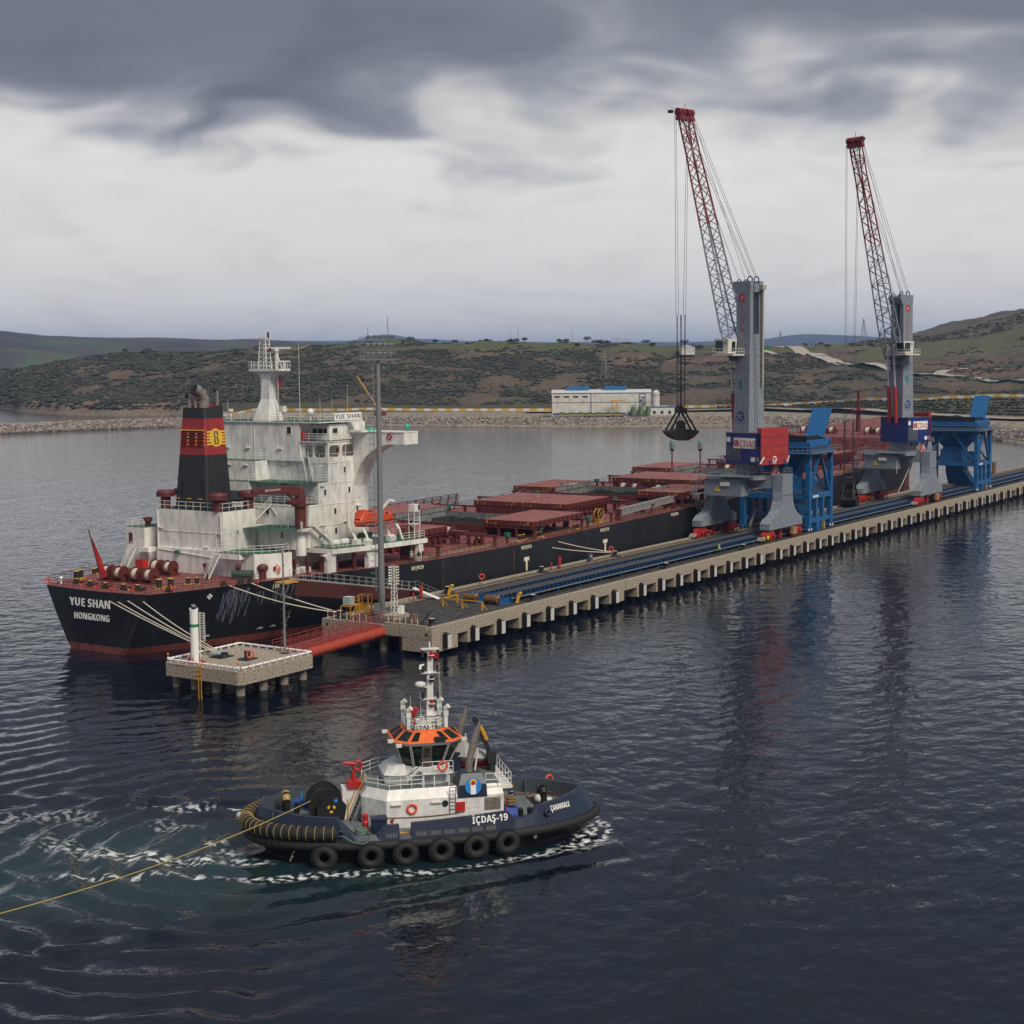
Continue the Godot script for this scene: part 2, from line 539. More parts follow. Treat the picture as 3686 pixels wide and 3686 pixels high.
func water_height(x: float, z: float) -> float:
	var h := wave_a.get_noise_2d(x * 0.8 + z * 0.35, z * 1.25 - x * 0.4) * 0.055 + wave_b.get_noise_2d(x * 0.8, z * 1.2) * 0.035
	var p := to_tug(x, z)
	# swell trailing from the tug (it moves towards +p.x) and wash from its bow thrusters
	var r := Vector2(p.x + 13.0, p.y).length()
	if r < 75.0:
		var side := absf(p.y) - 5.0
		var back := 14.0 - p.x
		var arm := absf(absf(p.y) - 5.5 - maxf(back, 0.0) * 0.30)
		var fall := exp(-maxf(0.0, r - 10.0) / 30.0)
		if back > 0.0: h += 0.26 * fall * exp(-arm * arm / 14.0) * cos(arm * 1.5 + wave_b.get_noise_2d(x, z) * 1.2)
		if p.x < -10.0: h += 0.22 * fall * sin(r * 1.9 + wave_a.get_noise_2d(x * 1.4, z * 1.4) * 3.0) * sstep(-10.0, -16.0, p.x)
	return h

func make_water():
	wave_a = noise(0.075, 3, 41)
	wave_b = noise(0.22, 3, 43)
	var uvw := noise(0.012, 2, 47)
	var tint := noise(0.03, 4, 53)
	var angles := PackedFloat64Array()
	var mid := rad_to_deg(AZ)
	var a := -180.0
	while a < 180.0:
		angles.append(deg_to_rad(mid + a))
		var q := absf(a)
		a += 0.075 if q < 20.5 else (0.5 if q < 32.0 else 6.0)
	angles.append(deg_to_rad(mid + 180.0))
	var radii := PackedFloat64Array([2.0, 20.0, 45.0])
	var rr := 62.0
	while rr < 15000.0:
		radii.append(rr)
		rr *= 1.0052 if rr < 420.0 else (1.012 if rr < 1400.0 else 1.25)
	radii.append(16000.0)
	var na := angles.size()
	var nr := radii.size()
	var V := PackedVector3Array(); V.resize(na * nr)
	var N := PackedVector3Array(); N.resize(na * nr)
	var U := PackedVector2Array(); U.resize(na * nr)
	var C := PackedColorArray(); C.resize(na * nr)
	for i in nr:
		var r := radii[i]
		var fade := 1.0 - sstep(300.0, 900.0, r)
		for j in na:
			var x := CAM.x + cos(angles[j]) * r
			var z := CAM.z - sin(angles[j]) * r
			var k := i * na + j
			var dense: bool = absf(angles[j] - AZ) < 0.56 and r > 60.0
			V[k] = Vector3(x, water_height(x, z) * fade if dense and fade > 0.0 else 0.0, z)
			if dense:
				U[k] = Vector2(x + 9.0 * uvw.get_noise_2d(x, z), z * 1.25 + 9.0 * uvw.get_noise_2d(x + 900.0, z)) / 46.0
			else:
				U[k] = Vector2(x, z * 1.25) / 46.0
			var wash := 0.0
			if dense and r < 330.0:
				var p := to_tug(x, z)
				var n := tint.get_noise_2d(x, z)
				wash = sstep(20.0, 2.0, Vector2((p.x + 22.0) / 1.7, p.y - 1.5).length() + n * 9.0)
			C[k] = Color(0.006 + 0.010 * wash, 0.0095 + 0.024 * wash, 0.016 + 0.022 * wash)
	for i in nr:
		for j in na:
			var a0 := V[i * na + maxi(j - 1, 0)]
			var a1 := V[i * na + mini(j + 1, na - 1)]
			var b0 := V[maxi(i - 1, 0) * na + j]
			var b1 := V[mini(i + 1, nr - 1) * na + j]
			var q := (a1 - a0).cross(b1 - b0)
			if q.y < 0: q = -q
			N[i * na + j] = q.normalized() if q.length() > 0 else Vector3.UP
	var I := PackedInt32Array()
	I.resize((na - 1) * (nr - 1) * 6)
	var w := 0
	for i in nr - 1:
		for j in na - 1:
			var k := i * na + j
			for t in [k, k + 1, k + na, k + 1, k + na + 1, k + na]:
				I[w] = t
				w += 1
	var arr := []
	arr.resize(Mesh.ARRAY_MAX)
	arr[Mesh.ARRAY_VERTEX] = V; arr[Mesh.ARRAY_NORMAL] = N; arr[Mesh.ARRAY_TEX_UV] = U; arr[Mesh.ARRAY_COLOR] = C; arr[Mesh.ARRAY_INDEX] = I
	var m := ArrayMesh.new()
	m.add_surface_from_arrays(Mesh.PRIMITIVE_TRIANGLES, arr)
	var mat := StandardMaterial3D.new()
	mat.resource_name = "sea_water"
	mat.vertex_color_use_as_albedo = true
	mat.roughness = 0.05
	mat.metallic_specular = 0.36
	mat.normal_enabled = true
	mat.normal_texture = noise_tex(noise(0.011, 6, 61), 1024, [], true, 9.0)
	mat.normal_scale = 0.24
	structure("water", m, mat)

# bearing from the viewpoint's ground point, then shore distance and (distance, height) pairs inland
const LAND := [
	[-12.0, 560, 700, 5, 780, 12, 900, 20, 1200, 40, 1700, 60, 2600, 60],
	[8.0, 630, 760, 5, 860, 13, 1010, 24, 1150, 38, 1600, 80, 2600, 105],
	[12.0, 655, 790, 5, 890, 13.5, 1060, 25, 1200, 38, 1650, 84, 2600, 110],
	[15.3, 690, 850, 5, 950, 14, 1140, 25, 1290, 39, 1750, 82, 2600, 115],
	[18.0, 800, 890, 5, 965, 13.5, 1150, 25, 1300, 39, 1620, 59, 2600, 95],
	[20.5, 850, 930, 5, 985, 12, 1165, 27, 1320, 41, 1550, 54, 2600, 58],
	[22.5, 878, 965, 5, 1010, 10, 1180, 29, 1300, 40, 1450, 48, 2600, 46],
	[27.2, 872, 990, 5, 1030, 8, 1150, 26, 1250, 39, 1370, 49, 2600, 47],
	[30.9, 870, 1000, 5, 1040, 8, 1150, 27, 1260, 40, 1390, 52, 2600, 50],
	[34.8, 897, 1005, 5, 1040, 8, 1160, 27, 1280, 41, 1420, 54, 2600, 52],
	[39.0, 930, 1010, 5, 1050, 9, 1170, 27, 1290, 41, 1450, 56, 2600, 52],
	[43.0, 1000, 1060, 5, 1090, 10, 1200, 26, 1320, 38, 1480, 50, 2600, 48],
	[46.0, 1172, 1178, 1.5, 1198, 9, 1270, 21, 1370, 34, 1500, 47, 2600, 40],
	[47.8, 1180, 1186, 1.5, 1206, 9, 1280, 20, 1390, 33, 1540, 46, 2600, 36],
	[49.5, 1225, 1231, 1.5, 1250, 9, 1320, 18, 1430, 30, 1570, 41, 2600, 30],
	[51.0, 1325, 1331, 1.5, 1348, 8, 1400, 15, 1500, 25, 1640, 34, 2600, 24],
	[52.5, 1580, 1586, 1.5, 1600, 6, 1650, 11, 1720, 18, 1850, 28, 2600, 26],
	[56.0, 1700, 1706, 1.5, 1720, 6, 1780, 12, 1850, 20, 2000, 34, 2600, 34],
	[90.0, 1700, 1706, 1.5, 1720, 6, 1780, 12, 1850, 20, 2000, 34, 2600, 34]]
var rough_a: FastNoiseLite
var rough_b: FastNoiseLite
var cover_n: FastNoiseLite

func land_row(az: float) -> Array:
	var k := 0
	while k < LAND.size() - 2 and az > LAND[k + 1][0]: k += 1
	var f := clampf((az - LAND[k][0]) / (LAND[k + 1][0] - LAND[k][0]), 0.0, 1.0)
	var r := []
	for i in range(1, 14): r.append(lerpf(LAND[k][i], LAND[k + 1][i], f))
	return r

func land_height(az: float, d: float, row: Array) -> float:
	var D := [row[0] - 8.0, row[0], row[1], row[3], row[5], row[7], row[9], row[11], 2900.0]
	var H := [-3.0, 0.5, row[2], row[4], row[6], row[8], row[10], row[12], -25.0]
	if d <= D[0]: return H[0]
	var k := 0
	while k < 7 and d > D[k + 1]: k += 1
	var h: float = lerpf(H[k], H[k + 1], clampf((d - D[k]) / (D[k + 1] - D[k]), 0.0, 1.0))
	var p := polar(az, d)
	var amp := sstep(row[1], row[3] + 90.0, d)
	h += amp * (rough_a.get_noise_2d(p.x, p.y) * 5.0 + rough_b.get_noise_2d(p.x, p.y) * 1.6)
	return h

func polar(az: float, d: float) -> Vector2:
	return Vector2(CAM.x + cos(deg_to_rad(az)) * d, CAM.z - sin(deg_to_rad(az)) * d)

func on_land(az: float, d: float) -> Vector3:
	var p := polar(az, d)
	return Vector3(p.x, land_height(az, d, land_row(az)), p.y)

func grid(rows: Array, cols: int, colors: PackedColorArray) -> ArrayMesh:
	var V := PackedVector3Array()
	for r in rows: V.append_array(r)
	var nr := rows.size()
	var N := PackedVector3Array(); N.resize(V.size())
	for i in nr:
		for j in cols:
			var q := (V[i * cols + mini(j + 1, cols - 1)] - V[i * cols + maxi(j - 1, 0)]).cross(V[mini(i + 1, nr - 1) * cols + j] - V[maxi(i - 1, 0) * cols + j])
			if q.y < 0: q = -q
			N[i * cols + j] = q.normalized()
	var I := PackedInt32Array()
	for i in nr - 1:
		for j in cols - 1:
			var k := i * cols + j
			var up := (V[k + 1] - V[k]).cross(V[k + cols] - V[k]).y < 0
			I.append_array(PackedInt32Array([k, k + 1, k + cols, k + 1, k + cols + 1, k + cols] if up else [k, k + cols, k + 1, k + 1, k + cols, k + cols + 1]))
	var a := []
	a.resize(Mesh.ARRAY_MAX)
	a[Mesh.ARRAY_VERTEX] = V; a[Mesh.ARRAY_NORMAL] = N; a[Mesh.ARRAY_COLOR] = colors; a[Mesh.ARRAY_INDEX] = I
	var m := ArrayMesh.new()
	m.add_surface_from_arrays(Mesh.PRIMITIVE_TRIANGLES, a)
	return m

func mixc(a: Color, b: Color, t: float) -> Color:
	return a.lerp(b, clampf(t, 0.0, 1.0))

func make_land():
	rough_a = noise(0.011, 3, 71)
	rough_b = noise(0.04, 3, 73)
	cover_n = noise(0.016, 4, 79)
	var patch := noise(0.006, 3, 83)
	var fine := noise(0.09, 3, 89)
	var grass := Color(0.085, 0.115, 0.035)
	var dry := Color(0.125, 0.095, 0.062)
	var scrub := Color(0.050, 0.052, 0.034)
	var soil := Color(0.185, 0.115, 0.080)
	var sand := Color(0.30, 0.265, 0.215)
	var rows := []
	var cs := PackedColorArray()
	var cols := 0
	var az := -12.0
	var places := []
	var tints := []
	var bare_w := []
	while az <= 75.0:
		var row := land_row(az)
		var line := PackedVector3Array()
		var ds := [row[0] - 8.0, row[0] - 3.0, row[0]]
		for k in 3: ds.append(lerpf(row[0], row[1], (k + 1) / 3.0))
		for k in 8: ds.append(lerpf(row[1], row[3], (k + 1) / 8.0))
		for k in 60: ds.append(lerpf(row[3], row[9], (k + 1) / 60.0))
		for k in 20: ds.append(lerpf(row[9], 2900.0, pow((k + 1) / 20.0, 1.5)))
		cols = ds.size()
		var platform := az < 44.0
		for d in ds:
			var h := land_height(az, d, row)
			var p := polar(az, d)
			line.append(Vector3(p.x, h, p.y))
			var n := cover_n.get_noise_2d(p.x, p.y)
			var n2 := patch.get_noise_2d(p.x, p.y)
			var n3 := fine.get_noise_2d(p.x, p.y)
			var c: Color
			if d <= row[1] + 1.0:
				c = sand if platform else Color(0.20, 0.165, 0.125)
			elif d < row[3] and platform:
				c = mixc(dry * 0.75, grass * 0.7, 0.5 + n3)
			else:
				var t: float = clampf((d - row[3]) / (row[9] - row[3]), 0.0, 1.6)
				c = mixc(mixc(dry, scrub, 0.55 + n * 1.1), soil, sstep(0.22, 0.5, n2 + 0.12 * n3) * 0.8)
				var top := sstep(0.70, 0.86, t + n * 0.22)
				if az < 21.0: top = sstep(0.42, 0.52, t + n * 0.08) * (1.0 - sstep(0.74, 0.82, t + n * 0.05))
				if az > 43.0: top *= 0.35
				c = mixc(c, mixc(grass, dry, 0.3 + n * 0.6), top)
				if not platform and d < row[3] + 14.0: c = mixc(soil, sand * 0.7, 0.5 + n)
			cs.append(c * (1.0 + 0.22 * n3))
		rows.append(line)
		az += 0.16
	structure("hillside", grid(rows, cols, cs), "land")
	# lower ground and hills far behind, fading in the haze
	far_hills("far_hills", 2700.0, 5200.0, [[-20, 0.3], [10, 0.55], [20, 0.35], [36, 0.45], [41, 0.78], [43, 0.88], [47.2, 1.02], [49.7, 1.0], [51.6, 1.14], [54, 1.3], [60, 1.2], [95, 0.8]], 91, 0.10)
	far_hills("distant_hills", 9000.0, 13500.0, [[-20, 0.5], [10, 0.6], [15, 0.62], [19, 0.75], [22.9, 0.93], [25, 0.72], [27, 0.7], [31, 0.74], [35, 0.82], [36.8, 0.9], [38.1, 1.06], [39.5, 0.85], [43, 0.86], [50, 0.8], [95, 0.6]], 97, 0.03)

func far_hills(called: String, d0: float, d1: float, prof: Array, s: int, wob: float):
	var nz := noise(0.0016 if d0 < 5000.0 else 0.0005, 4, s)
	var fields := noise(0.003, 3, s + 1)
	var rows := []
	var cs := PackedColorArray()
	var cols := 26
	var az := -20.0
	while az <= 90.0:
		var k := 0
		while k < prof.size() - 2 and az > prof[k + 1][0]: k += 1
		var f := clampf((az - prof[k][0]) / float(prof[k + 1][0] - prof[k][0]), 0.0, 1.0)
		f = f * f * (3 - 2 * f)
		var e: float = lerpf(prof[k][1], prof[k + 1][1], f)
		var line := PackedVector3Array()
		for i in cols:
			var t := i / (cols - 1.0)
			var d := lerpf(d0, d1, t)
			var p := polar(az, d)
			var crest := CAM.y + tan(deg_to_rad(e)) * lerpf(d0, d1, 0.7)
			var h := crest * sin(minf(t / 0.7, 1.0) * PI / 2) * (1.0 - sstep(0.75, 1.0, t) * 0.5)
			h += nz.get_noise_2d(p.x, p.y) * crest * wob * 2.0 * (1.0 - sstep(0.5, 0.7, t) * 0.6)
			if i == 0: h = -10.0
			line.append(Vector3(p.x, h, p.y))
			var n := fields.get_noise_2d(p.x * 1.0, p.y * 1.6)
			var c := mixc(Color(0.046, 0.050, 0.036), Color(0.11, 0.085, 0.06), 0.35 + n * 1.3)
			if n > 0.18 and n < 0.5: c = mixc(c, Color(0.07, 0.12, 0.035), 0.8)
			cs.append(c)
		rows.append(line)
		az += 0.2
	structure(called, grid(rows, cols, cs), "land")

# a low irregular clump
func clump_mesh(s: int, squash := 0.7) -> ArrayMesh:
	var r := RandomNumberGenerator.new()
	r.seed = s
	var mb := MB.new()
	for k in 5:
		var at := Vector3(r.randf_range(-0.45, 0.45), r.randf_range(0.15, 0.45), r.randf_range(-0.45, 0.45))
		var q := r.randf_range(0.28, 0.5)
		var P := []
		for i in 6:
			P.append(at + Vector3(r.randf_range(0.7, 1.2) * (1 if i == 0 else -1 if i == 1 else 0), r.randf_range(0.7, 1.2) * squash * (1 if i == 2 else -1 if i == 3 else 0), r.randf_range(0.7, 1.2) * (1 if i == 4 else -1 if i == 5 else 0)) * q)
		var sh := r.randf_range(0.75, 1.2)
		mb.col = Color(sh, sh, sh)
		for f in [[2, 4, 0], [2, 0, 5], [2, 5, 1], [2, 1, 4], [3, 0, 4], [3, 5, 0], [3, 1, 5], [3, 4, 1]]:
			mb.tri(P[f[0]], P[f[1]], P[f[2]])
	return mb.mesh()

func make_scrub():
	var meshes := [clump_mesh(1), clump_mesh(2), clump_mesh(3)]
	var where := [[], [], []]
	var tint := [[], [], []]
	var r := RandomNumberGenerator.new()
	r.seed = 5
	var n := 0
	var stand := noise(0.009, 3, 101)
	for i in 90000:
		if n > 30000: break
		var az := r.randf_range(11.0, 55.0)
		var row := land_row(az)
		var d: float = lerpf(row[3] + 4.0, row[9] + 60.0, r.randf())
		if az > 44.0: d = lerpf(row[2] + row[1] + 6.0, row[9] + 90.0, r.randf())
		var p := polar(az, d)
		var t: float = (d - row[3]) / (row[9] - row[3])
		var dens := 0.42 + 1.5 * cover_n.get_noise_2d(p.x, p.y) + 0.5 * stand.get_noise_2d(p.x, p.y)
		if az > 31.0: dens += 0.18
		if az > 42.0: dens += 0.18
		if t > 0.72 and az < 43.0: dens -= 0.62
		if az < 21.0:
			dens -= 0.35
			if t > 0.42 and t < 0.78: dens -= 0.5
			if t > 0.80: dens += 1.1
		elif az < 28.0: dens -= 0.25
		if r.randf() > dens: continue
		var s := r.randf_range(1.7, 3.6) * (1.25 if az > 42.0 else 1.0)
		var h := land_height(az, d, row)
		var b := Basis(Vector3.UP, r.randf() * TAU).scaled(Vector3(s, s * r.randf_range(0.55, 0.95), s))
		var k := r.randi() % 3
		where[k].append(Transform3D(b, Vector3(p.x, h - 0.1 * s, p.y)))
		var g := r.randf_range(0.65, 1.15)
		var warm := r.randf()
		if warm < 0.62: tint[k].append(Color(0.040 * g, 0.048 * g, 0.028 * g))
		elif warm < 0.85: tint[k].append(Color(0.075 * g, 0.058 * g, 0.042 * g))
		else: tint[k].append(Color(0.060 * g, 0.072 * g, 0.032 * g))
		n += 1
	var o := Node3D.new()
	o.name = "scrub"
	add_child(o)
	o.set_meta("kind", "stuff")
	o.set_meta("label", "dark maquis scrub covering the hillside above the shore")
	for k in 3:
		var q := many(o, "shrubs", meshes[k], "foliage", where[k], tint[k])
	# young plantation in rows on the cut slope by the coast road
	var rows := []
	var tr := []
	for i in 1500:
		var az := r.randf_range(14.0, 26.0)
		var row := land_row(az)
		var d: float = lerpf(row[1] + 8.0, row[3] - 8.0, floorf(r.randf() * 6.0) / 6.0 + 0.05)
		var p := polar(az, d)
		var s := r.randf_range(1.0, 1.9)
		rows.append(Transform3D(Basis(Vector3.UP, r.randf() * TAU).scaled(Vector3(s, s * 1.25, s)), Vector3(p.x, land_height(az, d, row), p.y)))
		var g := r.randf_range(0.7, 1.2)
		tr.append(Color(0.036 * g, 0.045 * g, 0.026 * g))
	many(o, "saplings", meshes[0], "foliage", rows, tr)

const SHORE := [[380, 30], [440, -20], [519, -71], [580, -120], [632, -190], [650, -245], [632, -292], [602, -330], [590, -396], [566, -490], [515, -566], [458, -581], [402, -590], [320, -602], [220, -618]]

func shore_at(t: float) -> Vector2:
	var k := clampi(int(t), 0, SHORE.size() - 2)
	var f := t - k
	return Vector2(SHORE[k][0], SHORE[k][1]).lerp(Vector2(SHORE[k + 1][0], SHORE[k + 1][1]), f)

func stone_mesh(s: int) -> ArrayMesh:
	var r := RandomNumberGenerator.new()
	r.seed = s
	var mb := MB.new()
	var P := []
	for i in 8:
		P.append(Vector3((0.5 if i & 1 else -0.5) * r.randf_range(0.55, 1.1), (0.5 if i & 2 else -0.5) * r.randf_range(0.5, 1.05), (0.5 if i & 4 else -0.5) * r.randf_range(0.55, 1.1)))
	for q in [[0, 2, 3, 1], [4, 5, 7, 6], [0, 4, 6, 2], [1, 3, 7, 5], [2, 6, 7, 3], [0, 1, 5, 4]]:
		mb.tri(P[q[0]], P[q[1]], P[q[2]]); mb.tri(P[q[0]], P[q[2]], P[q[3]])
	return mb.mesh()

# rubble breakwater that runs into the armoured shore: an earth core, then stones
func make_breakwater():
	var core := MB.new()
	core.col = Color(0.20, 0.175, 0.15)
	var rings := []
	for i in 81:
		var t := (SHORE.size() - 1) * i / 80.0
		var p := shore_at(t)
		var q := shore_at(minf(t + 0.1, SHORE.size() - 1.0)) - shore_at(maxf(t - 0.1, 0.0))
		var nrm := Vector2(-q.y, q.x).normalized()      # landward
		if nrm.dot(Vector2(1, -0.3)) < 0: nrm = -nrm
		var top := 4.3
		var w := 7.0 if t > 9.0 else 14.0
		var a := p + nrm * 8.0
		var b := p + nrm * (8.0 + w)
		var e := p + nrm * (16.0 + w)
		rings.append([Vector3(p.x, -1.5, p.y), Vector3(a.x, top, a.y), Vector3(b.x, top, b.y), Vector3(e.x, -1.5, e.y)])
	core.loft(rings, false)
	var o := thing("breakwater", "long grey rubble stone breakwater and armoured shore across the harbour basin", "breakwater")
	part(o, "core", core, "stone")
	var r := RandomNumberGenerator.new()
	r.seed = 9
	var meshes := [stone_mesh(1), stone_mesh(2), stone_mesh(3), stone_mesh(4)]
	var where := [[], [], [], []]
	var tint := [[], [], [], []]
	var big := []
	for i in 15000:
		var t := r.randf_range(0.8, SHORE.size() - 1.05)
		var p := shore_at(t)
		var q := shore_at(minf(t + 0.1, SHORE.size() - 1.0)) - shore_at(maxf(t - 0.1, 0.0))
		var nrm := Vector2(-q.y, q.x).normalized()
		if nrm.dot(Vector2(1, -0.3)) < 0: nrm = -nrm
		var across := r.randf_range(-0.5, 9.5)
		if t > 9.0 and r.randf() < 0.35: across = r.randf_range(9.0, 23.0)
		var y := -1.5 + 5.8 * clampf(across / 8.0, 0.0, 1.0)
		if t > 9.0 and across > 15.0: y = 4.3 - 5.8 * (across - 15.0) / 8.0
		var s := r.randf_range(0.8, 1.9)
		var pos := p + nrm * across
		var b := Basis.from_euler(Vector3(r.randf() * TAU, r.randf() * TAU, r.randf() * TAU)).scaled(Vector3(s, s * 0.8, s))
		var g := r.randf_range(0.62, 1.2)
		var warm := r.randf()
		var c := Color(0.40 * g, 0.365 * g, 0.33 * g) if warm < 0.55 else (Color(0.37 * g, 0.30 * g, 0.25 * g) if warm < 0.85 else Color(0.28 * g, 0.27 * g, 0.27 * g))
		if y < 0.15: c *= 0.35   # wet, weed-covered band at the waterline
		var k := r.randi() % 4
		if big.size() < 300 and t < 6.2 and t > 1.9 and s > 1.2 and y > 0.3:
			big.append([meshes[k], Transform3D(b, Vector3(pos.x, y + 0.35, pos.y)), c])
			continue
		where[k].append(Transform3D(b, Vector3(pos.x, y + 0.2, pos.y)))
		tint[k].append(c)
	for k in 4: many(o, "rubble", meshes[k], "stone", where[k], tint[k])
	var shades := []
	for k in 6:
		var g: float = [0.7, 0.85, 1.0, 1.12, 0.95, 0.8][k]
		shades.append(paint("stone_%d" % k, lin(0.38 * g, (0.35 if k < 4 else 0.29) * g, (0.32 if k < 4 else 0.24) * g), 0.9, "concrete", Vector3(0.25, 0.25, 0.25)))
	for i in big.size():
		var s := put(o, "stone", big[i][0], shades[i % 6])
		s.transform = big[i][1]

func make_roads():
	# concrete coast road behind the stones
	var road := MB.new()
	var R := [[13.0, 810], [15.3, 838], [18.56, 892], [21.33, 950], [24.15, 982], [27.0, 985], [30.0, 990], [33.0, 992]]
	strip(road, R, 17.0, 0.35)
	structure("coast_road", road.mesh(), paint("road_concrete", lin(0.40, 0.36, 0.31), 0.9, "concrete", Vector3(0.05, 0.05, 0.05)))
	var hill := MB.new()
	strip(hill, [[23.7, 1462], [23.45, 1425], [22.94, 1360], [22.38, 1276], [21.35, 1216], [20.42, 1186], [19.5, 1164], [18.4, 1138], [16.78, 1094], [15.32, 1054], [13.5, 1010]], 13.0, 0.5)
	strip(hill, [[25.4, 1395], [24.36, 1362], [23.6, 1334], [22.66, 1290], [22.2, 1262]], 8.0, 0.45)
	strip(hill, [[18.3, 1136], [17.6, 1165], [16.9, 1185], [16.2, 1200]], 9.0, 0.45)
	structure("hill_road", hill.mesh(), paint("road_pale", lin(0.47, 0.44, 0.40), 0.9, "concrete", Vector3(0.05, 0.05, 0.05)))
	var track := MB.new()
	strip(track, [[40.5, 1485], [41.5, 1440], [43.0, 1420], [44.5, 1440]], 6.0, 0.6)
	structure("dirt_track", track.mesh(), paint("track_soil", lin(0.26, 0.19, 0.14), 0.95, "concrete", Vector3(0.1, 0.1, 0.1)))
	# green painted rail on the seaward edge of the hill road
	var gr := MB.new()
	var prev := Vector3.ZERO
	for i in 40:
		var f := i / 39.0
		var az := lerpf(21.8, 13.6, f)
		var d := 0.0
		for k in range(1, 9):
			var A := [[22.38, 1276], [21.35, 1216], [20.42, 1186], [19.5, 1164], [18.4, 1138], [16.78, 1094], [15.32, 1054], [13.5, 1010]]
			if k < 8 and az <= A[k - 1][0] and az >= A[k][0]: d = lerpf(A[k - 1][1], A[k][1], (A[k - 1][0] - az) / (A[k - 1][0] - A[k][0]))
		var p := on_land(az, d - 9.0) + Vector3(0, 0.9, 0)
		if i > 0: gr.bar(prev, p, 0.25, 1.1)
		prev = p
	single("road_rail", gr, paint("rail_green", lin(0.05, 0.20, 0.10), 0.6, ""), "green crash rail along the pale hill road", "rail")
	# yellow and white kerb wall along the coast road
	var o := thing("barrier_wall", "yellow and white striped concrete barrier wall running along the coast road", "barrier")
	var W := [[44.0, 1075], [39.65, 1026], [36.75, 1014], [32.07, 1004], [27.8, 1012], [25.3, 1000], [24.15, 998], [22.27, 996], [20.41, 976], [18.57, 960], [15.31, 946], [13.0, 930]]
	var pts := []
	for k in W.size() - 1:
		var m := int(absf(W[k][0] - W[k + 1][0]) * 17.3 / 4.6) + 1
		for i in m: pts.append([lerpf(W[k][0], W[k + 1][0], i / float(m)), lerpf(W[k][1], W[k + 1][1], i / float(m))])
	var unit := MB.new().bb(-0.5, 0.5, -0.5, 1.5, -0.3, 0.3).mesh()
	var y1 := paint("barrier_yellow", lin(0.62, 0.36, 0.03), 0.7, "")
	var w1 := paint("barrier_white", lin(0.66, 0.65, 0.62), 0.7, "")
	for i in pts.size() - 1:
		var a := on_land(pts[i][0], pts[i][1])
		var b := on_land(pts[i + 1][0], pts[i + 1][1])
		var d := b - a
		var bs := Basis(d * 0.97, Vector3.UP, d.cross(Vector3.UP).normalized())
		put(o, "block", unit, y1 if i % 2 else w1, (a + b) / 2, bs)

func strip(mb: MB, pts: Array, w: float, lift: float):
	var last := []
	for k in pts.size() - 1:
		for i in range(0, 9):
			var f := i / 8.0
			var az := lerpf(pts[k][0], pts[k + 1][0], f)
			var d := lerpf(pts[k][1], pts[k + 1][1], f)
			var p := polar(az, d)
			var q := polar(lerpf(pts[k][0], pts[k + 1][0], f + 0.05), lerpf(pts[k][1], pts[k + 1][1], f + 0.05))
			var nrm := (q - p).orthogonal().normalized() * w / 2
			var A := p + nrm
			var B := p - nrm
			var h: float = maxf(land_height(az, d, land_row(az)), maxf(height_at(A), height_at(B))) + lift
			var now := [Vector3(A.x, h, A.y), Vector3(B.x, h, B.y)]
			if last.size():
				var x: Vector3 = (now[0] - last[0]).cross(last[1] - last[0])
				if x.y > 0: mb.quad(last[0], now[0], now[1], last[1])
				else: mb.quad(last[0], last[1], now[1], now[0])
			last = now

func height_at(p: Vector2) -> float:
	var dx := p.x - CAM.x
	var dz := CAM.z - p.y
	var az := rad_to_deg(atan2(dz, dx))
	return land_height(az, sqrt(dx * dx + dz * dz), land_row(az))

func V(x: float, y: float, z: float) -> Vector3: return Vector3(x, y, z)
func V2(x: float, y: float) -> Vector2: return Vector2(x, y)
func mb() -> MB: return MB.new()

const PD := 3.5

func fender_xs() -> Array:
	var r = []
	for g in range(0, 7):
		for k in 8: r.append(2.6 + g * 50.35 + k * 6.0)
	return r

